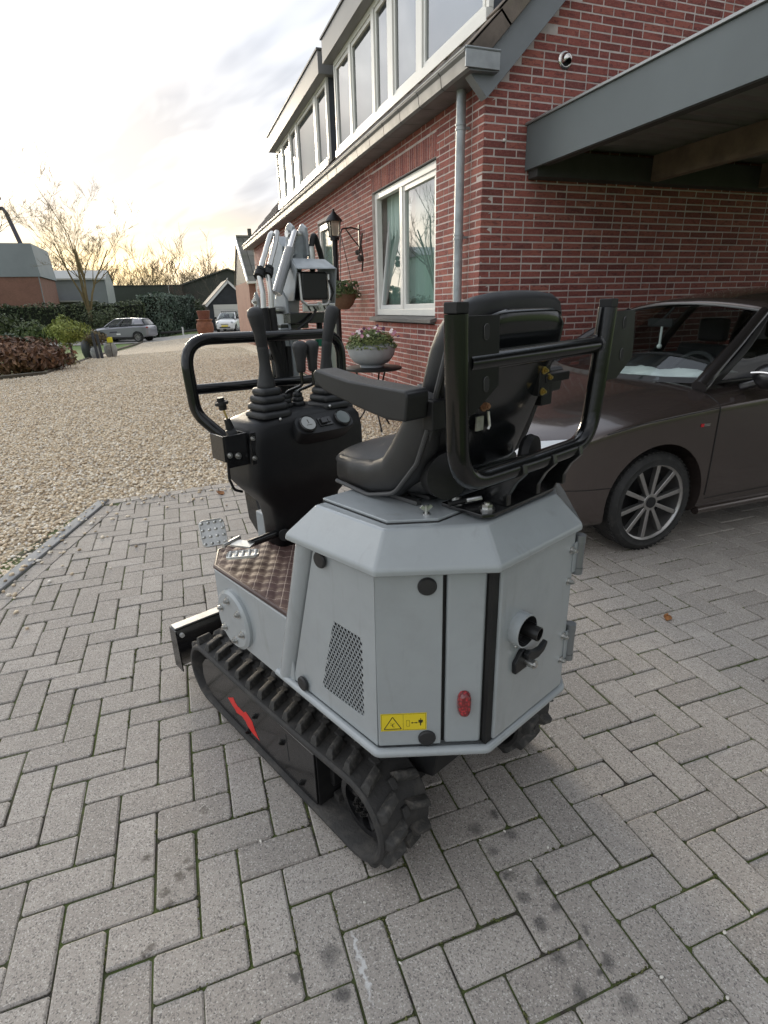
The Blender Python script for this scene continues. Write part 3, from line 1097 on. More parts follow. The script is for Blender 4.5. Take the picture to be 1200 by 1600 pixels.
# --- gutter: moulded boards with a zinc lip
gut_m = mat('gutter_grey', (0.17, 0.178, 0.182), 0.5, 0.25, var=0.2, vscale=6, coords='World', rvar=0.2)
gutter = hpart('gutter', MB().box(3.03, XF - 0.002, 2.665, 17.1, 3.135, 3.20), dark_gap, smooth=None)
sec = [(XF + 0.02, 3.112), (3.02, 3.105), (2.995, 3.12), (2.985, 3.20), (2.965, 3.225), (2.965, 3.24), (3.005, 3.24), (3.005, 3.225), (3.02, 3.13), (XF + 0.02, 3.134)]
y = 2.63
i = 0
while y < 17.0:
    L = 0.475
    obj('gutter_panel', MB().prism([(a, b) for a, b in sec], 'y', y, y + L - 0.011), gut_m, gutter, smooth=30)
    y += L
obj('gutter_lip', MB().tube([(2.968, 2.62, 3.243), (2.968, 17.12, 3.243)], 0.009, 8), zinc, gutter)
obj('gutter_end', MB().box(2.97, 3.27, 2.612, 2.628, 3.12, 3.24), zinc, gutter, bevel=0.003)
obj('gutter_lip', MB().tube([(2.968, 2.615, 3.245), (3.27, 2.615, 3.245)], 0.011, 8), zinc, gutter)
dp = hpart('downpipe', MB().cyl((3.165, 3.06, 0.0), (3.165, 3.06, 3.11), 0.041, 20), mat('pipe_zinc', (0.40, 0.43, 0.44), 0.5, 0.45, var=0.3, vscale=7, coords='World', rvar=0.2))
for z in (2.83, 1.97, 1.05):
    obj('collar', MB().cyl((3.165, 3.06, z - 0.012), (3.165, 3.06, z + 0.004), 0.047, 20).cyl((3.165, 3.06, z + 0.022), (3.165, 3.06, z + 0.036), 0.047, 20), MATS['pipe_zinc'], dp)
    obj('bracket', MB().box(3.19, 3.26, 3.05, 3.07, z, z + 0.02), MATS['pipe_zinc'], dp)

# --- roof
SL = math.radians(46)
ca, sa = math.cos(SL), math.sin(SL)
def rp_(s, y, h=0.0):         # point on the roof: s up the slope from the gutter, h proud of it
    return (3.03 + s * ca - h * sa, y, 3.215 + s * sa + h * ca)
tile_m = mat('roof_tile', (0.155, 0.125, 0.105), 0.8, var=0.4, vscale=5, rnd=0.25, coords='World', bump=0.4, bscale=40, dirt=((0.16, 0.15, 0.10), 3, 0.5, 0.75, 0.6))
roof = hpart('roof', MB().add([rp_(0.05, 2.74), rp_(0.05, 17.1), rp_(7.4, 17.1), rp_(7.4, 2.74)], [(0, 3, 2, 1)]).add([rp_(7.4, 2.74), rp_(7.4, 17.1), (8.2 + 5.3, 17.1, 3.2), (8.2 + 5.3, 2.74, 3.2)], [(0, 3, 2, 1)]), tile_m, smooth=None)
def tile_mesh():
    rows = []
    for j in range(2):
        s = j * 0.40
        row = []
        for k in range(13):
            y = k / 12 * 0.31
            h = 0.022 * math.cos(k / 12 * 2 * PI) + (0.03 - 0.018 * j)
            row.append((s, y, h))
        rows.append(row)
    mb = MB().grid(rows)
    n = 13
    lip = [(0.0, p[1], p[2] - 0.022) for p in rows[0]]
    mb.grid([lip, rows[0]])
    return mb.xf(Matrix(((ca, 0, -sa, 0), (0, 1, 0, 0), (sa, 0, ca, 0), (0, 0, 0, 1))))
TILE = mesh_of('roof_tile', tile_mesh(), tile_m, 60)
for r_ in range(9):
    for k in range(47):
        y = 2.80 + k * 0.305
        if r_ > 0 and y < 12.55 and not (7.6 < y < 7.95):
            continue
        o = bpy.data.objects.new('roof_tile', TILE)
        link(o, roof)
        o.location = rp_(0.02 + r_ * 0.33, y)
for r_ in range(7):       # verge tiles with a flat side
    a, b = Vector(rp_(0.06 + r_ * 0.33, 2.66)), Vector(rp_(0.06 + (r_ + 1) * 0.33 + 0.03, 2.66))
    up_ = Vector((-sa, 0, ca))
    mb = MB().eprism([a - up_ * 0.10, b - up_ * 0.10, b + up_ * 0.035, a + up_ * 0.055], (0, 0.03, 0)).eprism([a + up_ * 0.03, b + up_ * 0.012, b + up_ * 0.036, a + up_ * 0.056], (0, 0.19, 0))
    obj('verge_tile', mb, tile_m, roof, bevel=0.006)
bb = [rp_(-0.06, 0, -0.31), rp_(2.6, 0, -0.31), rp_(2.6, 0, -0.09), rp_(-0.06, 0, -0.09)]
hpart('barge_board', MB().eprism([(p[0], 2.695, p[2]) for p in bb], (0, 0.10, 0)), grey_board, bevel=0.004)

# --- dormers
def dormer(y0, y1, panes, zf):
    d = hpart('dormer', MB().box(3.37, 6.4, y0 + 0.01, y1 - 0.01, 3.56, 4.80), mat('dormer_cheek', (0.075, 0.085, 0.10), 0.6))
    obj('fascia', MB().box(3.19, 6.6, y0 - 0.10, y1 + 0.10, 4.76 + zf, 5.05 + zf), mat('dormer_fascia', (0.22, 0.222, 0.225), 0.5, var=0.1, vscale=1.5, coords='World'), d, bevel=0.006)
    obj('fascia_trim', MB().box(3.17, 6.62, y0 - 0.12, y1 + 0.12, 5.052 + zf, 5.078 + zf), mat('trim_dark', (0.09, 0.09, 0.095), 0.5), d, smooth=None)
    obj('sill_board', MB().box(3.30, 3.369, y0, y1, 3.55, 3.645), white_pvc, d, bevel=0.004)
    f = MB()
    f.box(3.325, 3.369, y0, y1, 4.70, 4.78).box(3.325, 3.369, y0, y0 + 0.05, 3.646, 4.70).box(3.325, 3.369, y1 - 0.05, y1, 3.646, 4.70)
    for k in range(len(panes) - 1):
        f.box(3.318, 3.369, panes[k][1], panes[k + 1][0], 3.646, 4.699)
    obj('window_frame', f, white_pvc, d, bevel=0.004)
    for a, b in panes:
        s = frame_mb(3.334, a + 0.004, b - 0.004, 3.65, 4.69, 0.045, 0.034)
        obj('sash', s, white_pvc, d, bevel=0.003)
        obj('pane', MB().add([(3.355, a + 0.04, 3.68), (3.355, b - 0.04, 3.68), (3.355, b - 0.04, 4.66), (3.355, a + 0.04, 4.66)], [(0, 3, 2, 1)]), DGLASS, d, smooth=None)
DGLASS = glass_mat('dormer_glass', (0.55, 0.62, 0.63), 1.0, 3.2)
dormer(2.92, 7.52, [(3.00, 4.26), (4.40, 5.08), (5.24, 5.70), (5.80, 6.66), (6.76, 7.46)], 0.0)
dormer(7.98, 12.58, [(8.05, 8.70), (8.84, 10.24), (10.36, 10.92), (11.02, 11.78), (11.9, 12.5)], -0.03)

# --- vent hood and cable hook on the gable
vent = hpart('vent_hood', MB().lathe([(0.062, 0.0), (0.066, 0.006), (0.058, 0.014), (0.05, 0.016)], (4.0, YG, 3.315), (0, -1, 0), 28), mat('stainless', (0.62, 0.60, 0.57), 0.18, 1.0))
hd = MB()
prof = []
for i in range(9):
    a = PI * 0.5 * i / 8
    ring = []
    for k in range(17):
        b = math.radians(-40 + 260 * k / 16)
        rr = 0.05 * math.cos(a) + 0.0005
        ring.append((4.0 + rr * math.cos(b), YG - 0.015 - 0.055 * math.sin(a), 3.315 + rr * math.sin(b)))
    prof.append(ring)
hd.grid(prof)
obj('hood', hd, MATS['stainless'], vent).modifiers.new('t', 'SOLIDIFY').thickness = 0.002
obj('vent_opening', MB().cyl((4.0, YG - 0.016, 3.312), (4.0, YG - 0.017, 3.312), 0.045, 20), dark_gap, vent)
hpart('wall_hook', MB().ball((3.44, YG - 0.012, 2.70), 0.014, 10, 6), white_pvc)

# ================================================================== CARPORT
cp_ = empty('carport', (3.67, YG, 0), 0, 'dark grey carport roof with a wide fascia over the parked brown car', 'carport')
fas = mat('anthracite_fascia', (0.115, 0.135, 0.14), 0.5, var=0.1, vscale=2, coords='World')
obj('fascia', MB().box(3.665, 3.70, -3.6, YG - 0.002, 2.485, 2.822), fas, cp_, world=True, bevel=0.003)
obj('fascia_cap', MB().box(3.645, 3.78, -3.6, YG - 0.002, 2.823, 2.842), mat('cap_alu', (0.30, 0.31, 0.31), 0.4, 0.6), cp_, world=True, bevel=0.003)
obj('edge_beam', MB().box(3.702, 3.80, -3.6, YG - 0.18, 2.495, 2.66), mat('beam_dark', (0.06, 0.058, 0.055), 0.75, var=0.3, vscale=4), cp_, world=True, bevel=0.004)
obj('wall_beam', MB().box(3.703, 8.0, YG - 0.14, YG - 0.004, 2.42, 2.62), MATS['beam_dark'], cp_, world=True, bevel=0.004)
for x in (4.98, 6.35, 7.7):
    obj('rafter', MB().box(x - 0.045, x + 0.045, -3.5, YG - 0.145, 2.43, 2.64), mat('timber_beam', (0.20, 0.15, 0.11), 0.75, var=0.35, vscale=6), cp_, world=True, bevel=0.004)
for k, y0 in enumerate((-3.55, -2.48, -1.41, -0.34, 0.73, 1.80)):
    rows = []
    for x in (3.72, 8.0):
        rows.append([(x, y0 + i * 0.045, 2.672 + 0.012 * (1 if (i // 2) % 2 else -1) + (0.004 if i > 22 else 0)) for i in range(25)])
    o = obj('roof_sheet', MB().grid(rows), mat('steel_sheet', (0.26, 0.25, 0.235), 0.55, 0.2, var=0.2, vscale=2, coords='World'), cp_, smooth=None, world=True)
    o.modifiers.new('t', 'SOLIDIFY').thickness = 0.002
obj('roof_deck', MB().box(3.71, 8.05, -3.58, YG - 0.01, 2.70, 2.815), mat('roof_felt', (0.05, 0.05, 0.05), 0.9), cp_, world=True, smooth=None)
obj('far_fascia', MB().box(8.01, 8.05, -3.6, YG - 0.01, 2.48, 2.69), fas, cp_, world=True, smooth=None)
for x, y in ((7.95, -3.4), (7.95, 2.5), (3.75, -3.4)):
    obj('post', MB().box(x - 0.06, x + 0.06, y - 0.06, y + 0.06, 0, 2.494), MATS['beam_dark'], cp_, world=True, bevel=0.005)

# ================================================================== MINI EXCAVATOR (local frame: x right, y forward, z up)
exc = empty('mini_excavator', EX_O, EX_YAW, 'light grey mini tracked excavator with black seat, seen from behind on the paving', 'excavator')
GREY = mat('grey_paint', (0.325, 0.352, 0.364), 0.24, var=0.07, vscale=6, coat=0.6, bump=0.04, bscale=140, rvar=0.12, dirt=((0.25, 0.262, 0.262), 9.0, 0.52, 0.78, 0.4), streak=((0.22, 0.228, 0.222), (26, 26, 3.0), 0.58, 0.74, 0.35))
BLKP = mat('black_gloss_paint', (0.012, 0.012, 0.013), 0.24, coat=0.25, bump=0.03, bscale=60, var=0.4, vscale=8, rvar=0.1)
BLKM = mat('black_matt', (0.009, 0.009, 0.0095), 0.55, spec=0.35, dirt=((0.04, 0.038, 0.035), 12, 0.5, 0.8, 0.4))
PLAS = mat('black_plastic', (0.0095, 0.010, 0.0115), 0.46, bump=0.06, bscale=700, var=0.3, vscale=6, rvar=0.14, spec=0.4, dirt=((0.045, 0.044, 0.042), 5, 0.5, 0.8, 0.35))
RUB = mat('rubber', (0.028, 0.027, 0.026), 0.75, bump=0.3, bscale=120, dirt=((0.12, 0.108, 0.092), 14, 0.5, 0.75, 0.45))
LUGM = mat('worn_rubber', (0.034, 0.033, 0.031), 0.75, bump=0.35, bscale=160, dirt=((0.19, 0.172, 0.15), 24, 0.46, 0.74, 0.7))
VINYL = mat('seat_vinyl', (0.012, 0.0125, 0.014), 0.42, bump=0.16, bscale=600, var=0.3, vscale=7, rvar=0.14, spec=0.42, dirt=((0.05, 0.049, 0.047), 6, 0.5, 0.8, 0.35))
BOLT = mat('zinc_bolt', (0.62, 0.62, 0.60), 0.3, 1.0, var=0.3, vscale=60)
BRASS = mat('yellow_zinc', (0.55, 0.42, 0.16), 0.35, 1.0)
CAP = mat('rubber_cap', (0.016, 0.016, 0.017), 0.5)
INN = mat('inner_dark', (0.012, 0.012, 0.013), 0.8)
CHROME = mat('chrome_rod', (0.72, 0.72, 0.72), 0.14, 1.0)
def ex(name, mb, m, parent=None, **kw):
    return obj(name, mb, m, parent or exc, **kw)
XC = 0.375
def mirx(p):
    return (2 * XC - p[0],) + tuple(p[1:])

# --- tracks
def track_loop(n):
    c1, r1 = Vector((-0.045, 0.157)), 0.130
    c2, r2 = Vector((0.800, 0.145)), 0.117
    pts = []
    for i in range(60):
        pts.append(Vector((c1.x + (c2.x - c1.x) * i / 60, 0.027 + 0.001 * i / 60)))
    for i in range(50):
        a = -PI / 2 + PI * i / 50
        pts.append(c2 + Vector((math.cos(a), math.sin(a))) * r2)
    for i in range(60):
        t_ = i / 60
        pts.append(Vector((c2.x + (c1.x - c2.x) * t_, (c2.y + r2) * (1 - t_) + (c1.y + r1) * t_ - 0.008 * math.sin(PI * t_))))
    for i in range(50):
        a = PI / 2 + PI * i / 50
        pts.append(c1 + Vector((math.cos(a), math.sin(a))) * r1)
    L = [0]
    m = len(pts)
    for i in range(m):
        L.append(L[-1] + (pts[(i + 1) % m] - pts[i]).length)
    out = []
    for k in range(n):
        s = L[-1] * k / n
        i = max(j for j in range(m) if L[j] <= s)
        f = (s - L[i]) / (L[i + 1] - L[i])
        p = pts[i].lerp(pts[(i + 1) % m], f)
        t_ = (pts[(i + 2) % m] - pts[i - 1]).normalized()
        out.append((p, t_, Vector((t_.y, -t_.x))))
    return out

NL = 34
def lug_mesh(sgn):
    b = MB()
    hx0, hx1, L0, L1, H = 0.034, 0.027, 0.0165, 0.0095, 0.024
    sk = 0.012 * sgn
    lo = [(-hx0, -L0 - sk, -0.003), (hx0, -L0 + sk, -0.003), (hx0, L0 + sk, -0.003), (-hx0, L0 - sk, -0.003)]
    hi = [(-hx1, -L1 - sk, H), (hx1, -L1 + sk, H), (hx1, L1 + sk, H), (-hx1, L1 - sk, H)]
    b.add(lo + hi, [(0, 3, 2, 1), (4, 5, 6, 7), (0, 1, 5, 4), (1, 2, 6, 5), (2, 3, 7, 6), (3, 0, 4, 7)])
    return b
def bevelled_mesh(name, mb, m, w):
    bm = bmesh.new()
    me = mesh_of(name, mb, m)
    bm.from_mesh(me)
    bmesh.ops.bevel(bm, geom=list(bm.edges), offset=w, segments=2, affect='EDGES', profile=0.6)
    bm.to_mesh(me)
    bm.free()
    me.polygons.foreach_set('use_smooth', [True] * len(me.polygons))
    me.set_sharp_from_angle(angle=math.radians(50))
    return me
LUGL, LUGR = bevelled_mesh('lug', lug_mesh(1), LUGM, 0.004), bevelled_mesh('lug', lug_mesh(-1), LUGM, 0.004)

def make_track(x0, W):
    loop = track_loop(NL * 4)
    rows = []
    for p, t_, nn in loop:
        sec = [(0.0, -0.006), (0.006, 0.0), (W - 0.006, 0.0), (W, -0.006), (W, -0.016), (W - 0.008, -0.021), (0.008, -0.021), (0.0, -0.016)]
        rows.append([(x0 + a, p.x + nn.x * b, p.y + nn.y * b) for a, b in sec])
    rows.append(rows[0])
    tr = ex('track', MB().grid(rows, closed_u=True), RUB, smooth=40)
    lp = track_loop(NL * 2)
    for k in range(NL * 2):
        p, t_, nn = lp[k]
        right = k % 2
        o = bpy.data.objects.new('lug', LUGR if right else LUGL)
        link(o, tr)
        xx = x0 + (0.043 if not right else W - 0.043)
        M = Matrix(((1, 0, 0, xx), (0, t_.x, nn.x, p.x), (0, t_.y, nn.y, p.y), (0, 0, 0, 1)))
        if M.to_3x3().determinant() < 0:
            M = Matrix(((-1, 0, 0, xx), (0, t_.x, nn.x, p.x), (0, t_.y, nn.y, p.y), (0, 0, 0, 1)))
        o.matrix_local = M
    dl = MB()
    for k in range(0, NL * 2, 2):
        p, t_, nn = lp[k]
        dl.obox((x0 + W / 2, p.x - nn.x * 0.03, p.y - nn.y * 0.03), (1, 0, 0), (0, t_.x, t_.y), (0, nn.x, nn.y), 0.022, 0.012, 0.014)
        p, t_, nn = lp[(k + 1) % len(lp)]
        dl.obox((x0 + W / 2, p.x + nn.x * 0.004, p.y + nn.y * 0.004), (1, 0, 0), (0, t_.x, t_.y), (0, nn.x, nn.y), 0.010, 0.015, 0.006)
    obj('drive_lugs', dl, RUB, tr, bevel=0.003)
    return tr
TW = 0.172
make_track(0.0, TW)
make_track(0.75 - TW, TW)

def wheel_disc(c, r, x0, x1, holes, name, teeth=0):
    """drive wheel with lightening holes, lying across x"""
    mb = MB()
    mb.lathe([(r * 0.80, 0), (r, 0), (r, x1 - x0), (r * 0.80, x1 - x0), (r * 0.80, 0)], (x0, c[0], c[1]), (1, 0, 0), 36)
    mb.lathe([(r * 0.32, 0.0), (r * 0.32, x1 - x0 - 0.01), (r * 0.15, x1 - x0 - 0.01), (r * 0.15, -0.012), (r * 0.32, -0.012), (r * 0.32, 0.0)], (x0 + 0.01, c[0], c[1]), (1, 0, 0), 24)
    for k in range(holes):
        a = 2 * PI * k / holes + 0.3
        w_ = 2 * PI / holes * 0.30
        q = []
        for rr, aa in ((r * 0.25, a - w_ * 1.7), (r * 0.85, a - w_), (r * 0.85, a + w_), (r * 0.25, a + w_ * 1.7)):
            q.append((c[0] + rr * math.cos(aa), c[1] + rr * math.sin(aa)))
        mb.prism(q, 'x', x0 + 0.012, x0 + 0.026)
    o = ex(name, mb, BLKP, smooth=40)
    for k in range(6):
        a = 2 * PI * k / 6
        obj('hub_bolt', MB().hexbolt((x0 - 0.002, c[0] + r * 0.22 * math.cos(a), c[1] + r * 0.22 * math.sin(a)), (-1, 0, 0), 0.006, 0.005), mat('black_bolt', (0.05, 0.05, 0.05), 0.35, 0.9), o)
    if teeth:
        tm = MB()
        for k in range(teeth):
            a = 2 * PI * k / teeth
            tm.obox((x0 + 0.03, c[0] + r * 1.03 * math.cos(a), c[1] + r * 1.03 * math.sin(a)), (1, 0, 0), (0, -math.sin(a), math.cos(a)), (0, math.cos(a), math.sin(a)), 0.012, 0.007, 0.010)
        obj('teeth', tm, BLKP, o)
    return o
for xa, sg in ((0.045, 1), (0.75 - 0.045 - 0.07, 1)):
    wheel_disc((-0.045, 0.157), 0.088, xa, xa + 0.06, 5, 'sprocket', 11)
    wheel_disc((0.800, 0.145), 0.085, xa, xa + 0.06, 4, 'idler_wheel')
    for y in (0.16, 0.38, 0.60):
        ex('track_roller', MB().cyl((xa - 0.005, y, 0.088), (xa + 0.065, y, 0.088), 0.036, 20), BLKP)

# --- side plates with the red arrow
def side_plate(x, s):
    poly = [(0.122, 0.052), (0.16, 0.046), (0.70, 0.050), (0.775, 0.058), (0.822, 0.085), (0.840, 0.125), (0.832, 0.175), (0.800, 0.212), (0.772, 0.226), (0.122, 0.236)]
    pl = ex('side_plate', MB().prism(poly, 'x', x, x + 0.006 * s), BLKP, bevel=0.0015)
    obj('top_flange', MB().prism([(0.122, 0.2365), (0.772, 0.2265), (0.772, 0.2305), (0.122, 0.2405)], 'x', x - 0.001 * s, x + 0.05 * s), mat('worn_edge', (0.30, 0.30, 0.30), 0.3, 0.8), pl, smooth=None)
    obj('end_plate', MB().box(min(x + 0.0065 * s, x + 0.12 * s), max(x + 0.0065 * s, x + 0.12 * s), 0.116, 0.122, 0.05, 0.235), BLKM, pl, smooth=None)
    for y, z in ((0.449, 0.169), (0.514, 0.066), (0.289, 0.17), (0.195, 0.082)):
        obj('plate_bolt', MB().hexbolt((x, y, z), (-s, 0, 0), 0.007, 0.006), mat('black_bolt2', (0.03, 0.03, 0.03), 0.3, 0.8), pl)
    obj('slit', MB().prism([(0.2665, 0.215), (0.2625, 0.215), (0.2575, 0.118), (0.2615, 0.118)], 'x', x - 0.0006 * s, x + 0.001 * s), dark_gap, pl, smooth=None)
    return pl
sp_l = side_plate(0.012, 1)
side_plate(0.738, -1)
arrow = [(0.643, 0.131), (0.600, 0.156), (0.589, 0.141), (0.574, 0.135), (0.533, 0.134), (0.518, 0.146), (0.497, 0.140), (0.474, 0.128), (0.474, 0.121), (0.463, 0.101), (0.441, 0.076), (0.484, 0.077), (0.516, 0.088), (0.526, 0.101), (0.551, 0.107), (0.589, 0.099), (0.596, 0.108), (0.618, 0.115)]
obj('red_arrow', MB().prism(arrow, 'x', 0.0112, 0.0118), mat('red_decal', (0.62, 0.025, 0.02), 0.4), sp_l, smooth=None)
for xa_ in (0.06, 0.61):
    ex('track_frame', MB().box(xa_, xa_ + 0.08, 0.10, 0.74, 0.10, 0.21), BLKM, bevel=0.006)
ex('undercarriage', MB().box(0.20, 0.55, 0.12, 0.66, 0.17, 0.30).box(0.12, 0.63, 0.02, 0.075, 0.115, 0.165).box(0.12, 0.63, 0.62, 0.68, 0.13, 0.2).cyl((XC, 0.36, 0.295), (XC, 0.36, 0.425), 0.16, 36), BLKM, bevel=0.005)

ex('belly_shade_block', MB().prism([(-0.20, 0.40), (-0.17, 0.25), (-0.05, 0.20), (0.66, 0.20), (0.72, 0.40)], 'x', 0.185, 0.565), BLKM, bevel=0.006)  # black underside, block added to darken the space between the tracks
ex('cross_beam', MB().box(0.16, 0.59, -0.055, -0.015, 0.105, 0.150), BLKM, bevel=0.004)

# --- dozer blade
bp_ = []
for i in range(13):
    t_ = i / 12
    z = 0.045 + 0.185 * t_
    bp_.append((1.075 - 0.045 * math.sin(PI * t_) + 0.0 * t_, z))
poly = bp_ + [(y + 0.012, z) for y, z in reversed(bp_)]
poly = [(y - 0.012, z) for y, z in poly]
bl = ex('dozer_blade', MB().prism(poly, 'x', 0.004, 0.746), BLKP, smooth=40)
obj('wear_edge', MB().box(0.003, 0.747, 1.036, 1.080, 0.228, 0.236), mat('worn_steel', (0.33, 0.33, 0.325), 0.4, 0.7, var=0.3, vscale=20), bl, bevel=0.002)
for xa_ in (-0.002, 0.747):
    obj('end_cheek', MB().prism([(1.013, 0.05), (1.083, 0.05), (1.083, 0.23), (1.023, 0.23)], 'x', xa_, xa_ + 0.005), BLKP, bl, smooth=None)
obj('hole_boss', MB().cyl((0.022, 1.030, 0.205), (0.022, 1.018, 0.205), 0.009, 14), mat('bright_boss', (0.7, 0.7, 0.68), 0.4, 0.4), bl)
for xa_ in (0.24, 0.51):
    obj('blade_arm', MB().bar((xa_, 0.55, 0.20), (xa_, 1.03, 0.13), 0.05, 0.05), BLKP, bl, bevel=0.004)

# --- deck with quilted mat
dk = [(0.022, 0.20), (0.022, 0.632), (0.088, 0.740), (0.662, 0.740), (0.728, 0.632), (0.728, 0.20)]
deck = ex('deck', MB().prism(list(reversed(dk)), 'z', 0.405, 0.632), GREY, bevel=0.006)
fl = obj('flange', MB().lathe([(0.098, 0.0), (0.098, 0.010), (0.088, 0.016), (0.0, 0.016)], (0.022, 0.515, 0.500), (-1, 0, 0), 48), GREY, deck, smooth=30)
for k in range(6):
    a = 2 * PI * k / 6 + 0.35
    obj('flange_bolt', MB().hexbolt((0.006, 0.515 + 0.066 * math.cos(a), 0.500 + 0.066 * math.sin(a)), (-1, 0, 0), 0.0085, 0.007), BOLT, deck)
def mat_quilt():
    m = bpy.data.materials.new('quilted_leatherette')
    m.use_nodes = True
    t = NT(m.node_tree)
    b = m.node_tree.nodes['Principled BSDF']
    b.inputs['Roughness'].default_value = 0.62
    b.inputs['Specular IOR Level'].default_value = 0.3
    oc = t.new('ShaderNodeTexCoord').outputs['Object']
    s = t.new('ShaderNodeSeparateXYZ', ins={0: oc})
    k = 1 / 0.058
    def line(sgn):
        v = t.math('MULTIPLY', t.math('ADD', s.outputs[0], t.math('MULTIPLY', s.outputs[1], 0.80 * sgn)), k)
        fr = t.math('ABSOLUTE', t.math('SUBTRACT', t.math('FRACT', v), 0.5))
        w_ = t.math('MULTIPLY', t.math('ADD', s.outputs[0], t.math('MULTIPLY', s.outputs[1], -0.80 * sgn)), k * 9)
        dash = t.math('GREATER_THAN', t.math('FRACT', w_), 0.22)
        return t.math('MULTIPLY', t.math('GREATER_THAN', fr, 0.479), dash)
    st = t.math('MAXIMUM', line(1), line(-1))
    n = t.noise(oc, 25, 3)
    c = t.mix(t.ramp(n, [(0.3, 0.0), (0.7, 1.0)]), (0.082, 0.048, 0.042), (0.115, 0.07, 0.062))
    c = t.mix(st, c, (0.46, 0.37, 0.31))
    t.l.new(c, b.inputs['Base Color'])
    bp = t.new('ShaderNodeBump', ins={'Strength': 0.2, 'Distance': 0.001, 'Height': t.noise(oc, 700, 2)})
    t.l.new(bp.outputs[0], b.inputs['Normal'])
    return m
def in_poly(x, y, poly):
    c = False
    n = len(poly)
    for i in range(n):
        (xa, ya), (xb, yb) = poly[i], poly[(i + 1) % n]
        if (ya > y) != (yb > y) and x < (xb - xa) * (y - ya) / (yb - ya) + xa:
            c = not c
    return c
mp2 = [(0.026, 0.205), (0.026, 0.628), (0.092, 0.733), (0.658, 0.733), (0.724, 0.628), (0.724, 0.205)]
def edge_d(x, y):
    d = 9
    for i in range(len(mp2)):
        a, b = Vector(mp2[i]), Vector(mp2[(i + 1) % len(mp2)])
        t_ = max(0, min(1, (Vector((x, y)) - a).dot(b - a) / (b - a).length_squared))
        d = min(d, (a + (b - a) * t_ - Vector((x, y))).length)
    return d
qm = MB()
st_ = 0.00725
idx = {}
nx_, ny_ = int(0.70 / st_), int(0.53 / st_)
def qv(i, j):
    if (i, j) not in idx:
        x, y = 0.026 + i * st_, 0.205 + j * st_
        k = 1 / 0.058
        a = abs(math.sin(PI * ((x + 0.8 * y) * k + 0.5)))
        b = abs(math.sin(PI * ((x - 0.8 * y) * k + 0.5)))
        e = edge_d(x, y)
        z = 0.640 + 0.0055 * (min(a, 1) * min(b, 1)) ** 0.5 * min(1, e / 0.02)
        if e < 0.012:
            z = 0.642 + 0.004 * math.sin(PI * e / 0.012)
        idx[(i, j)] = len(qm.v)
        qm.v.append((x, y, z))
    return idx[(i, j)]
for i in range(nx_):
    for j in range(ny_):
        cx, cy = 0.026 + (i + 0.5) * st_, 0.205 + (j + 0.5) * st_
        if in_poly(cx, cy, mp2):
            qm.f.append((qv(i, j), qv(i + 1, j), qv(i + 1, j + 1), qv(i, j + 1)))
            qm.m.append(0)
QM = mat_quilt()
floor_mat = ex('floor_mat', qm, QM, smooth=180)
obj('mat_edge', MB().tube([(x, y, 0.640) for x, y in mp2] , 0.007, 8, closed=True), mat('mat_piping', (0.07, 0.042, 0.038), 0.5), floor_mat)
obj('mat_base', MB().prism(list(reversed(mp2)), 'z', 0.633, 0.6395), MATS['mat_piping'], floor_mat, smooth=None)

# --- engine cowl
CA, CD = Vector((0.029, -0.141)), Vector((0.221, -0.305))
CE = (CD - CA).normalized()
CNV = Vector((CE.y, -CE.x))            # outward
if CNV.x > 0: CNV = -CNV
def chpt(s, z, o=0.0, side=0):
    p = CA + CE * s + CNV * o
    return (p.x, p.y, z) if not side else (2 * XC - p.x, p.y, z)
cowl = ex('engine_cowl', MB().prism([(0.05, 0.16), (0.05, -0.125), (0.228, -0.285), (0.522, -0.285), (0.70, -0.125), (0.70, 0.16)][::-1], 'z', 0.425, 0.90), INN, smooth=None)  # closed dark box added inside the cowl to block light
def cw(name, mb, m, **kw):
    return obj(name, mb, m, cowl, **kw)
# bottom frame tube
bt = [(0.022, 0.285, 0.425), (0.020, -0.147, 0.425), (0.214, -0.314, 0.425), (0.536, -0.314, 0.425), (0.730, -0.147, 0.425), (0.728, 0.285, 0.425)]
cw('base_tube', MB().tube(fillet(bt, 0.02, 4), 0.0115, 14), GREY, smooth=60)
cw('base_plate', MB().prism([(p[0], p[1]) for p in bt][::-1], 'z', 0.412, 0.4245), GREY, smooth=None)
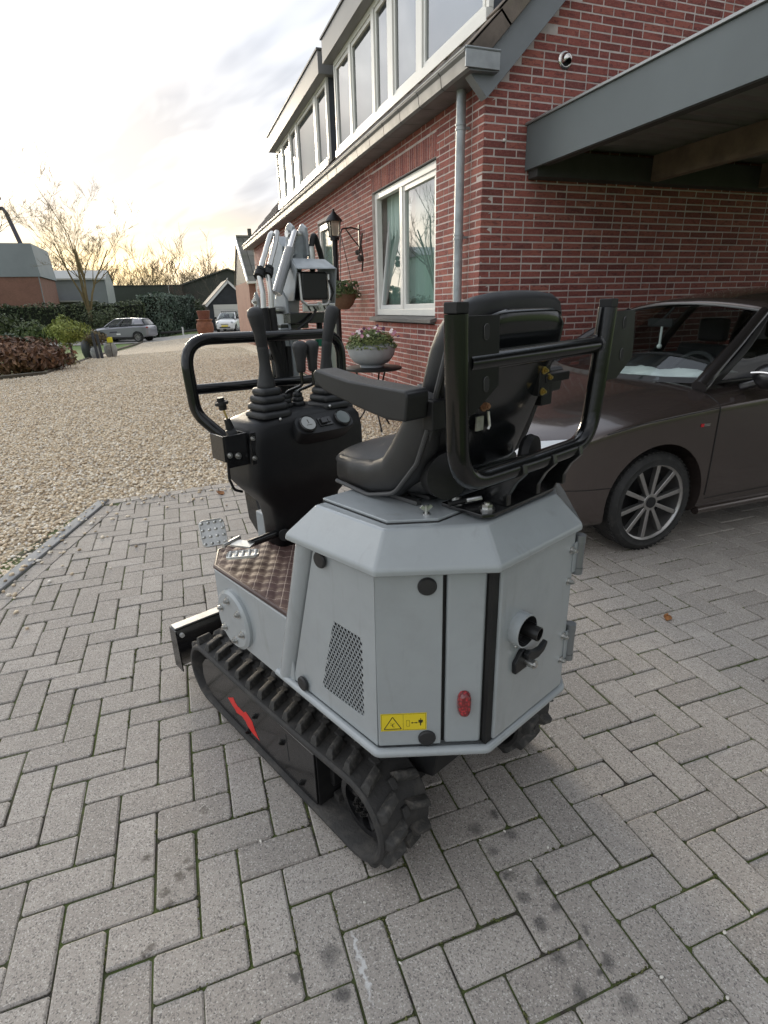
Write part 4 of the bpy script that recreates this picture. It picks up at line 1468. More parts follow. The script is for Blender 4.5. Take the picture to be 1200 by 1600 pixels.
# left and right side panel with a vent opening
VO = [(0.072, 0.488), (-0.095, 0.494), (-0.100, 0.716), (0.005, 0.714)]
PO = [(0.208, 0.438), (-0.140, 0.438), (-0.146, 0.897), (0.062, 0.897)]
for x, s in ((0.026, -1), (0.724, 1)):
    pm = MB()
    for i in range(4):
        j = (i + 1) % 4
        a, b, c, d = PO[i], PO[j], VO[j], VO[i]
        pm.eprism([(x, *a), (x, *b), (x, *c), (x, *d)], (-0.004 * s, 0, 0))
    cw('side_panel', pm, GREY, smooth=None)
    # perforated sheet: staggered round holes
    ph = MB()
    pitch, rr = 0.0122, 0.0047
    row = 0
    z = 0.485
    xs_ = x - 0.0015 * s
    while z < 0.72:
        y = -0.106 + (pitch / 2 if row % 2 else 0)
        while y < 0.078:
            pts = [(y + rr * math.cos(2 * PI * k / 8 + PI / 8), z + rr * math.sin(2 * PI * k / 8 + PI / 8)) for k in range(8)]
            hx, hz = pitch / 2, pitch * 0.866 / 2
            out = [(y + hx, z + hz * 0.45), (y + hx * 0.45, z + hz), (y - hx * 0.45, z + hz), (y - hx, z + hz * 0.45), (y - hx, z - hz * 0.45), (y - hx * 0.45, z - hz), (y + hx * 0.45, z - hz), (y + hx, z - hz * 0.45)]
            if in_poly(y, z, [(a * 1.0, b) for a, b in VO]):
                o_ = len(ph.v)
                ph.v += [(xs_, *p) for p in out] + [(xs_, *p) for p in pts]
                for k in range(8):
                    ph.f.append((o_ + k, o_ + (k + 1) % 8, o_ + 8 + (k + 1) % 8, o_ + 8 + k))
                    ph.m.append(0)
            else:
                ph.v += [(xs_, y - hx, z - hz), (xs_, y + hx, z - hz), (xs_, y + hx, z + hz), (xs_, y - hx, z + hz)]
                o_ = len(ph.v) - 4
                if in_poly(y + pitch, z, VO) or in_poly(y - pitch, z, VO) or in_poly(y, z + pitch, VO) or in_poly(y, z - pitch, VO):
                    ph.f.append((o_, o_ + 1, o_ + 2, o_ + 3))
                    ph.m.append(0)
            y += pitch
        z += pitch * 0.866
        row += 1
    g_ = cw('vent_mesh', ph, GREY, smooth=None)
    so = g_.modifiers.new('t', 'SOLIDIFY'); so.thickness = 0.0012
# chamfer panels, posts, dark gap strips, door seals
for sd in (0, 1):
    def q(s0, s1, z0, z1, o0, o1):
        return MB().eprism([chpt(s0, z0, o0, sd), chpt(s1, z0, o0, sd), chpt(s1, z1, o0, sd), chpt(s0, z1, o0, sd)], Vector(chpt(s0, z0, o1, sd)) - Vector(chpt(s0, z0, o0, sd)))
    cw('corner_panel', q(0.0, 0.146, 0.438, 0.898, -0.003, 0.004), GREY, bevel=0.003)
    cw('dark_gap_strip', q(0.1465, 0.1535, 0.438, 0.898, -0.016, -0.010), BLKM, smooth=None)  # black strip stands in for the shade in the open slit
    cw('corner_post', q(0.1540, 0.240, 0.436, 0.898, -0.014, 0.002), GREY, bevel=0.009, seg=4)
    cw('door_seal', q(0.2405, 0.253, 0.436, 0.898, -0.014, -0.004), BLKM, smooth=None)
cw('door_gap', MB().box(0.212, 0.2375, -0.311, -0.300, 0.437, 0.897), BLKM, smooth=None)
# front pillars
for sd in (0, 1):
    a, b = Vector((0.042, 0.250, 0.432)), Vector((0.042, 0.098, 0.912))
    if sd:
        a.x, b.x = 2 * XC - a.x, 2 * XC - b.x
    cw('front_pillar', MB().tube([a, b], 0.031, 24), GREY, smooth=60)
cw('front_panel', MB().add([(0.05, 0.235, 0.43), (0.70, 0.235, 0.43), (0.70, 0.09, 0.90), (0.05, 0.09, 0.90)], [(0, 1, 2, 3)]), GREY, smooth=None).modifiers.new('t', 'SOLIDIFY').thickness = 0.004
for c, n_ in (((0.0215, 0.034, 0.864), (-1, 0, 0)), ((0.0215, 0.154, 0.456), (-1, 0, 0))):
    cw('rubber_cap', MB().lathe([(0.0205, 0.0), (0.0205, 0.004), (0.018, 0.0075), (0.0, 0.0085)], c, n_, 28), CAP)
for s, z in ((0.112, 0.856), (0.113, 0.459)):
    cw('rubber_cap', MB().lathe([(0.0205, 0.0), (0.0205, 0.004), (0.018, 0.0075), (0.0, 0.0085)], chpt(s, z, 0.0035), (CNV.x, CNV.y, 0), 28), CAP)
# hood rim
RB = [(-0.004, 0.142), (0.014, -0.160), (0.212, -0.328), (0.538, -0.328), (0.736, -0.160), (0.754, 0.142)]
RTP = [(0.058, 0.094), (0.066, -0.136), (0.240, -0.266), (0.510, -0.266), (0.684, -0.136), (0.692, 0.094)]
hv = [(x, y, 0.888) for x, y in RB] + [(x, y, 0.904) for x, y in RB] + [(x, y, 0.974) for x, y in RTP]
hf = [tuple(range(6)), tuple(reversed(range(12, 18)))]
for i in range(6):
    j = (i + 1) % 6
    hf.append((i, i + 6, j + 6, j))
    hf.append((i + 6, i + 12, j + 12, j + 6))
hf = [tuple(reversed(f)) for f in hf]
hood = ex('hood', MB().add(hv, hf), GREY, bevel=0.006, seg=3, bang=12)
LD = [(0.088, 0.104), (0.092, -0.118), (0.178, -0.186), (0.205, -0.186), (0.545, -0.186), (0.572, -0.186), (0.658, -0.118), (0.662, 0.104)]
obj('lid', MB().prism(LD[::-1], 'z', 0.9745, 0.981), GREY, hood, bevel=0.002)
obj('lid_gap', MB().prism([(x + (0.004 if x > XC else -0.004), y - 0.004) for x, y in LD][::-1], 'z', 0.9742, 0.9752), dark_gap, hood, smooth=None)
for xa_ in (0.20, 0.535):
    obj('seat_rail', MB().box(xa_, xa_ + 0.015, -0.10, 0.150, 0.9815, 0.992), mat('rail_dark', (0.10, 0.10, 0.10), 0.4, 0.6), hood, bevel=0.002)
wn_ = MB().cyl((0.179, -0.150, 0.975), (0.179, -0.150, 0.984), 0.008, 14).cyl((0.179, -0.150, 0.984), (0.179, -0.150, 1.002), 0.0035, 10)
wn_.bar((0.179, -0.150, 0.99), (0.190, -0.155, 1.0), 0.003, 0.008).bar((0.179, -0.150, 0.99), (0.168, -0.145, 1.0), 0.003, 0.008)
obj('wing_nut', wn_, BOLT, hood)

# rear door
rd = ex('rear_door', MB().box(0.2335, 0.530, -0.318, -0.3045, 0.440, 0.893), GREY, bevel=0.005, seg=3)
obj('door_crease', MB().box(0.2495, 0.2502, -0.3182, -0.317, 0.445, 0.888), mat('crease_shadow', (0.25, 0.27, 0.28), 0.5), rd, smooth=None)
for z0, z1 in ((0.768, 0.868), (0.515, 0.618)):
    h = obj('hinge', MB().cyl((0.548, -0.319, z0 + 0.018), (0.548, -0.319, z1 - 0.018), 0.0125, 20), mat('hinge_steel', (0.22, 0.235, 0.245), 0.35, 0.6), rd)
    for za, zb_ in ((z0, z0 + 0.017), (z1 - 0.017, z1 + 0.004)):
        obj('hinge_cap', MB().cyl((0.548, -0.319, za), (0.548, -0.319, zb_), 0.0135, 20), MATS['hinge_steel'], rd)
    obj('hinge_leaf', MB().box(0.52, 0.545, -0.321, -0.3185, z0 + 0.01, z1 - 0.01), GREY, rd, smooth=None)
for x, z in ((0.512, 0.842), (0.512, 0.758), (0.512, 0.600), (0.512, 0.528)):
    obj('door_bolt', MB().hexbolt((x, -0.318, z), (0, -1, 0), 0.0062, 0.010), BOLT, rd)
# exhaust outlet in a short collar
er = obj('exhaust_collar', MB().lathe([(0.040, 0.0), (0.040, 0.026), (0.0365, 0.026), (0.0365, 0.004)], (0.304, -0.318, 0.718), (0, -1, 0), 40, caps=False), GREY, rd, smooth=40)
obj('collar_inside', MB().lathe([(0.0364, 0.0255), (0.0364, 0.003), (0.0, 0.003)], (0.304, -0.318, 0.718), (0, -1, 0), 36, caps=False), INN, rd, smooth=40)
obj('exhaust_pipe', MB().lathe([(0.0165, 0.0), (0.0165, 0.046), (0.0145, 0.046), (0.0145, 0.01), (0.0, 0.01)], (0.318, -0.318, 0.712), (0.12, -1, -0.05), 26, caps=False), mat('exhaust_black', (0.02, 0.02, 0.02), 0.3, 0.5), rd, smooth=40)
# latch
lt = obj('latch', MB().prism([(0.290, 0.600), (0.345, 0.600), (0.352, 0.612), (0.352, 0.632), (0.325, 0.655), (0.312, 0.655), (0.288, 0.630)], 'y', -0.330, -0.318), PLAS, rd, bevel=0.003)
hd_ = [(0.312, 0.652), (0.326, 0.656), (0.348, 0.646), (0.370, 0.644), (0.394, 0.654), (0.396, 0.646), (0.384, 0.630), (0.362, 0.622), (0.330, 0.624), (0.314, 0.636)]
obj('latch_handle', MB().prism(hd_, 'y', -0.345, -0.331), PLAS, rd, bevel=0.004)
obj('latch_key', MB().cyl((0.334, -0.330, 0.617), (0.334, -0.351, 0.617), 0.0105, 18).cyl((0.334, -0.351, 0.617), (0.334, -0.356, 0.617), 0.006, 6), BOLT, rd)
obj('rivet', MB().ball((0.300, -0.318, 0.668), 0.004), BOLT, rd)
# tail lamp
tl_c = Vector(chpt(0.198, 0.552, 0.002))
nv = Vector((CNV.x, CNV.y, 0))
ev = Vector((CE.x, CE.y, 0))
tl = MB()
rows = []
for i in range(7):
    a = PI / 2 * i / 6
    rr = math.cos(a)
    ring = []
    for k in range(28):
        b = 2 * PI * k / 28
        cx_, cz_ = math.cos(b), math.sin(b)
        px_ = 0.0165 * math.copysign(abs(cx_) ** 0.8, cx_) * (0.55 + 0.45 * rr)
        pz_ = 0.034 * math.copysign(abs(cz_) ** 0.7, cz_) * (0.7 + 0.3 * rr)
        ring.append(tl_c + ev * px_ + Vector((0, 0, pz_)) + nv * (0.016 * math.sin(a)))
    rows.append(ring)
tl.grid(rows, closed_u=True, cap=True)
def lamp_mat():
    m = bpy.data.materials.new('red_lens')
    m.use_nodes = True
    t = NT(m.node_tree)
    b = m.node_tree.nodes['Principled BSDF']
    oc = t.new('ShaderNodeTexCoord').outputs['Object']
    v = t.new('ShaderNodeTexVoronoi', ins={'Vector': oc, 'Scale': 150.0})
    t.l.new(t.ramp(v.outputs['Distance'], [(0.1, (0.50, 0.02, 0.03)), (0.55, (0.16, 0.004, 0.008))]), b.inputs['Base Color'])
    b.inputs['Roughness'].default_value = 0.12
    b.inputs['Coat Weight'].default_value = 1.0
    bp = t.new('ShaderNodeBump', ins={'Strength': 0.8, 'Distance': 0.003, 'Height': v.outputs['Distance']})
    t.l.new(bp.outputs[0], b.inputs['Normal'])
    return m
cw('tail_lamp', tl, lamp_mat(), smooth=60)
# warning sticker
YEL = mat('sticker_yellow', (0.70, 0.55, 0.02), 0.45)
INK = mat('sticker_ink', (0.03, 0.025, 0.01), 0.5)
def chpoly(pts, o, th=0.0003):
    return MB().eprism([chpt(s, z, o) for s, z in pts], Vector(chpt(0, 0, o + th)) - Vector(chpt(0, 0, o)))
stk = cw('warning_sticker', chpoly([(0.006, 0.482), (0.112, 0.482), (0.112, 0.531), (0.006, 0.531)], 0.0042), YEL, smooth=None)
def ink(mb):
    return mb
lay = 0.0046
marks = MB()
def stroke(a, b, w_):
    a, b = Vector(a), Vector(b)
    d = (b - a).normalized()
    n_ = Vector((-d.y, d.x)) * w_ / 2
    m = chpoly([a - n_, b - n_, b + n_, a + n_], lay, 0.0002)
    marks.add(m.v, m.f)
for a, b in (((0.008, 0.484), (0.110, 0.484)), ((0.110, 0.484), (0.110, 0.529)), ((0.110, 0.529), (0.008, 0.529)), ((0.008, 0.529), (0.008, 0.484)), ((0.058, 0.484), (0.058, 0.529))):
    stroke(a, b, 0.0006)
tri = [(0.0135, 0.4875), (0.0535, 0.4875), (0.0335, 0.5215)]
for i in range(3):
    stroke(tri[i], tri[(i + 1) % 3], 0.0020)
stroke((0.0335, 0.494), (0.0335, 0.5015), 0.0018); stroke((0.0335, 0.499), (0.0285, 0.4995), 0.0012); stroke((0.0335, 0.494), (0.038, 0.4935), 0.0014); stroke((0.034, 0.501), (0.038, 0.504), 0.0010); stroke((0.031, 0.503), (0.029, 0.505), 0.0008)
for a, b in (((0.0655, 0.494), (0.0725, 0.494)), ((0.0725, 0.494), (0.0725, 0.511)), ((0.0725, 0.511), (0.0655, 0.511)), ((0.0655, 0.511), (0.0655, 0.494))):
    stroke(a, b, 0.0006)
stroke((0.0775, 0.5035), (0.0895, 0.5035), 0.0014)
for pts in (((0.0755, 0.5035), (0.0800, 0.5010), (0.0800, 0.5060)), ((0.0915, 0.5035), (0.0870, 0.5060), (0.0870, 0.5010))):
    m = chpoly(pts, lay, 0.0002); marks.add(m.v, m.f)
m = chpoly([(0.0968, 0.495), (0.0995, 0.495), (0.0995, 0.511), (0.0968, 0.511)], lay, 0.0002); marks.add(m.v, m.f)
m = chpoly([(0.0945, 0.503), (0.1020, 0.503), (0.1030, 0.511), (0.0935, 0.511)], lay, 0.0002); marks.add(m.v, m.f)
m = chpoly([(0.0982 + 0.0016 * math.cos(2 * PI * k / 8), 0.5135 + 0.0018 * math.sin(2 * PI * k / 8)) for k in range(8)], lay, 0.0002); marks.add(m.v, m.f)
stroke((0.0940, 0.5105), (0.0928, 0.5035), 0.0010); stroke((0.1025, 0.5105), (0.1038, 0.5035), 0.0010)
cw('sticker_symbols', marks, INK, smooth=None)

# --- seat
def supere(cx, hx, hy, n=28, e=3.2):
    out = []
    for k in range(n):
        a = 2 * PI * k / n
        c, s = math.cos(a), math.sin(a)
        out.append((cx + hx * math.copysign(abs(c) ** (2 / e), c), hy * math.copysign(abs(s) ** (2 / e), s)))
    return out
seat = ex('seat', MB().box(0.22, 0.53, -0.12, 0.12, 0.9925, 1.004), BLKM, bevel=0.004)
def loft_path(stations, n=28):
    """stations: centre (y,z), direction angle of the section normal, half width, half thickness, exponent"""
    rows = []
    for (y, z, ang, hx, ht, e) in stations:
        ny_, nz_ = math.cos(ang), math.sin(ang)
        rows.append([(px_, y + ny_ * q_, z + nz_ * q_) for px_, q_ in supere(XC, hx, ht, n, e)])
    return rows
cs = []
for t_, hx, ht, e in ((-0.130, 0.150, 0.020, 2.6), (-0.125, 0.168, 0.036, 2.8), (-0.08, 0.180, 0.042, 3.2), (0.0, 0.186, 0.043, 3.5), (0.09, 0.187, 0.045, 3.5), (0.15, 0.184, 0.044, 3.2), (0.185, 0.178, 0.038, 2.8), (0.205, 0.166, 0.026, 2.5), (0.212, 0.145, 0.010, 2.2)):
    cs.append((t_, 1.032 + 0.10 * max(0, t_) * 0.1, PI / 2, hx, ht, e))
obj('seat_cushion', MB().grid(loft_path(cs), closed_u=True, cap=True), VINYL, seat, smooth=180)
bs = []
for s, hx, ht, e in ((0.0, 0.125, 0.020, 2.4), (0.03, 0.145, 0.040, 2.8), (0.12, 0.160, 0.052, 3.0), (0.30, 0.176, 0.058, 3.2), (0.55, 0.188, 0.058, 3.4), (0.75, 0.191, 0.054, 3.6), (0.86, 0.186, 0.049, 3.4), (0.93, 0.170, 0.043, 3.0), (0.975, 0.138, 0.033, 2.6), (0.995, 0.085, 0.020, 2.2), (1.0, 0.03, 0.006, 2.0)):
    y = -0.083 - 0.122 * s
    z = 1.035 + 0.392 * s
    bs.append((y, z, -0.28, hx, ht, e))
obj('backrest', MB().grid(loft_path(bs, 36), closed_u=True, cap=True), VINYL, seat, smooth=180)
# glossy back shell, a little smaller and proud to the rear
rs = []
for s, hx, ht, e in ((0.05, 0.105, 0.008, 2.6), (0.09, 0.118, 0.014, 3.2), (0.30, 0.136, 0.014, 3.6), (0.55, 0.152, 0.014, 4.0), (0.74, 0.160, 0.014, 4.0), (0.85, 0.152, 0.014, 3.4), (0.915, 0.125, 0.012, 3.0), (0.94, 0.09, 0.006, 2.6)):
    y = -0.105 - 0.115 * s - 0.031
    z = 1.035 + 0.392 * s - 0.009
    rs.append((y, z, -0.28, hx, ht, e))
obj('back_shell', MB().grid(loft_path(rs, 36), closed_u=True, cap=True), mat('gloss_shell', (0.008, 0.009, 0.010), 0.16, coat=0.3), seat, smooth=180)
def wing(s):
    path = [(0.165, 1.022, 0.022, 0.034), (0.10, 1.020, 0.030, 0.038), (0.03, 1.022, 0.034, 0.042), (-0.03, 1.040, 0.034, 0.050), (-0.075, 1.085, 0.032, 0.056), (-0.105, 1.140, 0.028, 0.052), (-0.128, 1.20, 0.024, 0.042), (-0.140, 1.245, 0.020, 0.034)]
    rows = []
    for i, (y, z, hx, ht) in enumerate(path):
        a = path[min(i + 1, len(path) - 1)]
        b = path[max(i - 1, 0)]
        d = Vector((a[0] - b[0], a[1] - b[1])).normalized()
        nn = Vector((-d.y, d.x))
        cx = XC + s * (0.172 if i < 5 else 0.172)
        rows.append([(cx + px_, y + nn.x * q_, z + nn.y * q_) for px_, q_ in supere(0, hx, ht, 20, 2.6)])
    return MB().grid(rows, closed_u=True, cap=True)
for s in (-1, 1):
    obj('side_bolster', wing(s), VINYL, seat, smooth=180)
    obj('bolster_piping', MB().tube(fillet([(XC + s * 0.200, 0.16, 0.993), (XC + s * 0.206, 0.03, 0.986), (XC + s * 0.206, -0.06, 1.01), (XC + s * 0.200, -0.125, 1.09), (XC + s * 0.195, -0.165, 1.20)], 0.06, 5), 0.005, 8), mat('piping_grey', (0.05, 0.05, 0.052), 0.5), seat)
    poly = [(0.128, 1.268), (0.122, 1.248), (0.085, 1.232), (-0.03, 1.208), (-0.115, 1.194), (-0.170, 1.196), (-0.176, 1.246), (-0.170, 1.256), (0.0, 1.262), (0.118, 1.278)]
    x0_ = XC + s * 0.215 - (0.062 if s < 0 else 0)
    obj('armrest', MB().prism(poly, 'x', x0_, x0_ + 0.062), VINYL, seat, bevel=0.015, seg=4, bang=35)
    obj('arm_bracket', MB().box(min(XC + s * 0.17, XC + s * 0.215), max(XC + s * 0.17, XC + s * 0.215), -0.185, -0.155, 1.17, 1.23), BLKM, seat, bevel=0.004)
    obj('back_side_strap', MB().tube([(XC + s * 0.183, -0.142, 1.12), (XC + s * 0.190, -0.17, 1.24), (XC + s * 0.186, -0.195, 1.33)], 0.006, 8), MATS['piping_grey'], seat)
# recliner hardware behind the seat
hw = MB().box(0.478, 0.520, -0.218, -0.196, 1.205, 1.275).box(0.50, 0.60, -0.222, -0.200, 1.232, 1.252)
obj('recliner', hw, BLKM, seat, bevel=0.003)
for p in ((0.490, -0.219, 1.262), (0.510, -0.219, 1.245), (0.488, -0.219, 1.215)):
    obj('recliner_bolt', MB().hexbolt(p, (0, -1, 0), 0.006, 0.005), BRASS, seat)
obj('hook_bolt', MB().hexbolt((0.300, -0.200, 1.205), (0, -1, 0), 0.008, 0.009), mat('rusty_bolt', (0.30, 0.16, 0.09), 0.5, 0.7), seat)
obj('spring_hook', MB().tube([(0.300, -0.213, 1.195), (0.302, -0.216, 1.165), (0.297, -0.216, 1.158)], 0.003, 8).box(0.275, 0.298, -0.203, -0.199, 1.155, 1.185), BOLT, seat)
obj('recliner_knob', MB().lathe([(0.0, 0.0), (0.045, 0.002), (0.050, 0.012), (0.046, 0.028), (0.0, 0.032)], (0.465, -0.195, 1.068), (0.25, -1, 0), 30), BLKM, seat, smooth=40)
obj('adjuster', MB().tube([(0.225, -0.175, 0.998), (0.30, -0.195, 1.0)], 0.006, 8), BLKM, seat)
obj('adjuster_grip', MB().tube([(0.262, -0.190, 1.000), (0.300, -0.202, 1.000)], 0.0065, 10), BOLT, seat)
obj('tie_strip', MB().tube([(0.250, -0.165, 1.045), (0.247, -0.168, 1.025), (0.243, -0.172, 1.005)], 0.004, 6), mat('white_strip', (0.7, 0.7, 0.68), 0.5), seat)
obj('belt_reel', MB().lathe([(0.0, 0.0), (0.046, 0.0), (0.052, 0.01), (0.052, 0.045), (0.0, 0.05)], (0.245, -0.125, 1.055), (-0.35, -1, 0.1), 28), BLKM, seat, smooth=40)

# --- roll frame behind the seat
TUBE = mat('black_tube', (0.006, 0.0065, 0.0075), 0.17, coat=0.15, bump=0.03, bscale=90, spec=0.4, var=0.3, vscale=20, rvar=0.1)
rf_p = [(0.113, -0.280, 1.392), (0.120, -0.278, 1.25), (0.135, -0.275, 1.083), (0.375, -0.272, 1.079), (0.615, -0.275, 1.083), (0.628, -0.278, 1.25), (0.636, -0.280, 1.392)]
rf = ex('roll_frame', MB().tube(fillet(rf_p, [0, 0.3, 0.085, 0.3, 0.085, 0.3, 0], 8), 0.0212, 24), TUBE, smooth=60)
for s in (0, 1):
    x = 0.112 if not s else 0.638
    obj('tube_plug', MB().box(x - 0.016, x + 0.016, -0.295, -0.265, 1.392, 1.411), BLKM, rf, bevel=0.002)
def slot(cx, cz, w_, h_):
    pts = []
    for k in range(12):
        a = 2 * PI * k / 12
        pts.append((cx + w_ * math.cos(a), cz + h_ * math.copysign(abs(math.sin(a)), math.sin(a)) + (0.006 if math.sin(a) > 0 else -0.006)))
    return pts
def plate(poly, slots, name='mount_plate'):
    mb = MB().prism(poly, 'y', -0.286, -0.278)
    p = obj(name, mb, mat('plate_black', (0.0055, 0.0055, 0.006), 0.42, spec=0.25, var=0.3, vscale=14, rvar=0.15), rf, bevel=0.001)
    for cx, cz in slots:
        sl = slot(cx, cz, 0.0075, 0.0075)
        obj('slot', MB().prism(sl, 'y', -0.2875, -0.286), dark_gap, rf, smooth=None)
        obj('slot_rim', MB().tube([(a, -0.2868, b) for a, b in sl], 0.0007, 6, closed=True), mat('cut_edge', (0.16, 0.16, 0.16), 0.35, 0.8), rf)
    return p
plate([(0.136, 1.388), (0.226, 1.388), (0.232, 1.262), (0.160, 1.216), (0.146, 1.216)], [(0.188, 1.360), (0.193, 1.268)])
plate([(0.655, 1.384), (0.765, 1.384), (0.778, 1.272), (0.705, 1.228), (0.655, 1.228)], [(0.715, 1.356), (0.718, 1.284)])
obj('cross_tube', MB().tube([(0.15, -0.272, 1.308), (0.628, -0.272, 1.312)], 0.0185, 20), TUBE, rf, smooth=60)
obj('weld', MB().tube([(0.612, -0.272, 1.312), (0.618, -0.272, 1.312)], 0.023, 12), mat('weld_bead', (0.10, 0.10, 0.105), 0.35, 0.5, bump=0.6, bscale=200), rf)
fb = MB()
base = [(0.238, -0.255), (0.262, -0.268), (0.500, -0.262), (0.630, -0.205), (0.618, -0.150), (0.238, -0.140)]
fb.prism(base, 'z', 0.9815, 0.9905)
for xa, xb in ((0.315, 0.33), (0.43, 0.445), (0.54, 0.555)):
    arch = [(-0.255, 0.990), (-0.225, 1.02), (-0.222, 1.055), (-0.295, 1.085), (-0.298, 1.060), (-0.262, 1.04)]
    arch = [(-0.262, 0.990), (-0.150, 0.990), (-0.205, 1.02), (-0.240, 1.062), (-0.296, 1.092), (-0.301, 1.070), (-0.278, 1.045), (-0.262, 1.015)]
    fb.prism(arch, 'x', xa, xb)
obj('frame_foot', fb, BLKP, rf, bevel=0.002)
for x, y in ((0.262, -0.165), (0.276, -0.238), (0.592, -0.196)):
    obj('foot_bolt', MB().hexbolt((x, y, 0.9905), (0, 0, 1), 0.0125, 0.009), BOLT, rf)

# --- control console
def rrect(cx, cy, hx, hy, n=40, e=5.0):
    out = []
    for k in range(n):
        a = 2 * PI * k / n
        c, s = math.cos(a), math.sin(a)
        out.append((cx + hx * math.copysign(abs(c) ** (2 / e), c), cy + hy * math.copysign(abs(s) ** (2 / e), s)))
    return out
lv = [(0.645, 0.375, 0.650, 0.125, 0.064, 5), (0.735, 0.375, 0.650, 0.128, 0.066, 5), (0.790, 0.375, 0.648, 0.140, 0.072, 5), (0.850, 0.375, 0.643, 0.195, 0.090, 6), (0.885, 0.375, 0.640, 0.222, 0.098, 7),
      (0.93, 0.375, 0.638, 0.226, 0.102, 8), (1.02, 0.375, 0.638, 0.223, 0.103, 8), (1.062, 0.375, 0.638, 0.216, 0.100, 7), (1.080, 0.375, 0.638, 0.204, 0.092, 6), (1.090, 0.375, 0.638, 0.180, 0.078, 5), (1.094, 0.375, 0.638, 0.12, 0.05, 4), (1.095, 0.375, 0.638, 0.02, 0.01, 3)]
con = ex('console', MB().grid([[(x, y, z + 0.012 * (1 - ((x - cx) / max(hx, 0.02)) ** 2) * (1 if z > 1.05 else 0)) for x, y in rrect(cx, cy, hx, hy, 44, e)] for z, cx, cy, hx, hy, e in lv], closed_u=True, cap=True), PLAS, smooth=180)
obj('foot_notch', MB().cyl((0.262, 0.582, 0.690), (0.275, 0.60, 0.690), 0.020, 18), dark_gap, con)
# gauge pod
pm_ = Matrix.Translation((0.412, 0.540, 1.045)) @ Matrix.Rotation(math.radians(38), 4, 'X')
pod = MB()
pr_ = rrect(0, 0, 0.112, 0.038, 32, 4)
pod.grid([[(x, y, -0.05) for x, y in pr_], [(x, y, 0.002) for x, y in pr_], [(x * 0.97, y * 0.93, 0.008) for x, y in pr_]], closed_u=True, cap=True)
pm_ = Matrix.Translation((0.412, 0.526, 1.056)) @ Matrix.Rotation(math.radians(46), 4, 'X')
obj('gauge_pod', pod.xf(pm_), PLAS, con, smooth=50)
for gx_ in (-0.069, 0.069):
    g = MB().lathe([(0.0295, 0.0), (0.0295, 0.010), (0.0265, 0.013), (0.0245, 0.010), (0.0, 0.010)], (gx_, 0, 0.007), (0, 0, 1), 28)
    obj('gauge', g.xf(pm_), mat('gauge_bezel', (0.02, 0.02, 0.02), 0.25), con, smooth=40)
    d_ = MB().lathe([(0.0243, 0.0), (0.0, 0.0008)], (gx_, 0, 0.0182), (0, 0, 1), 24)
    if gx_ < 0:
        obj('dial', d_.xf(pm_), mat('dial_white', (0.33, 0.34, 0.33), 0.2), con)
        obj('needle', MB().box(gx_ - 0.0012, gx_ + 0.0012, -0.002, 0.012, 0.0188, 0.0194).box(gx_ - 0.010, gx_ + 0.010, -0.0085, -0.0068, 0.0188, 0.0192).xf(pm_), INK, con, smooth=None)
    else:
        obj('dial', d_.xf(pm_), mat('dial_glass', (0.10, 0.12, 0.115), 0.12), con)
obj('rocker_switch', MB().box(-0.026, 0.026, -0.016, 0.016, 0.007, 0.012).box(-0.020, 0.004, -0.010, 0.010, 0.012, 0.020).box(0.008, 0.018, -0.008, 0.008, 0.012, 0.016).xf(pm_), mat('switch_black', (0.015, 0.015, 0.016), 0.22), con, bevel=0.002)
# joysticks
def bellows(c, h0, h1, z0, z1, n, e, m=PLAS, ex_=1.0):
    rows = []
    for i in range(n):
        t0 = i / n
        hh = h0 + (h1 - h0) * t0
        dz_ = (z1 - z0) / n
        za = z0 + dz_ * i
        for f, k in ((0.0, 0.88), (0.18, 0.985), (0.5, 1.0), (0.8, 0.96), (1.0, 0.84)):
            rows.append([(x, y, za + dz_ * f) for x, y in rrect(c[0], c[1], hh * k, hh * k * ex_, 32, e)])
    return MB().grid(rows, closed_u=True, cap=True)
BEL = mat('bellows_rubber', (0.016, 0.017, 0.0185), 0.5)
GRIP = mat('grip_rubber', (0.020, 0.021, 0.0225), 0.55, bump=0.08, bscale=500)
def joystick(x, y, lean):
    obj('bellows', bellows((x, y), 0.060, 0.030, 1.090, 1.180, 4, 4.5), BEL, con, smooth=50)
    ctr = []
    st = [(1.165, 0.030), (1.190, 0.027), (1.215, 0.0215), (1.25, 0.0165), (1.29, 0.0170), (1.30, 0.0172), (1.302, 0.0165), (1.304, 0.0172), (1.34, 0.0180), (1.37, 0.0215), (1.392, 0.0235), (1.404, 0.0205), (1.410, 0.012), (1.4115, 0.002)]
    pts, rs_ = [], []
    for z, r in st:
        t_ = (z - 1.165) / 0.245
        pts.append((x + lean * t_ * 0.028 - lean * 0.012 * math.sin(PI * t_), y - 0.018 * t_ * t_, z))
        rs_.append(r)
    obj('joystick', MB().tube(pts, rs_, 24), GRIP, con, smooth=180)
joystick(0.258, 0.603, -1)
joystick(0.492, 0.603, 1)
def small_lever(x, y, kx, ky, kz):
    obj('bellows', bellows((x, y), 0.026, 0.012, 1.092, 1.148, 4, 2.2), BEL, con, smooth=50)
    obj('lever_rod', MB().tube(fillet([(x, y, 1.14), (x + 0.006, y - 0.004, 1.155), (kx, ky, 1.178), (kx, ky, kz)], 0.016, 5), 0.0052, 10), BLKP, con)
    st = [(0.0, 0.011), (0.006, 0.0145), (0.03, 0.0155), (0.055, 0.0195), (0.075, 0.0235), (0.086, 0.0215), (0.093, 0.013), (0.0945, 0.002)]
    obj('lever_knob', MB().tube([(kx, ky, kz - 0.004 + a) for a, _ in st], [b for _, b in st], 22), GRIP, con, smooth=180)
small_lever(0.338, 0.625, 0.362, 0.560, 1.222)
small_lever(0.384, 0.625, 0.406, 0.560, 1.222)
obj('bellows', bellows((0.558, 0.59), 0.022, 0.012, 1.080, 1.120, 3, 2.2), BEL, con, smooth=50)
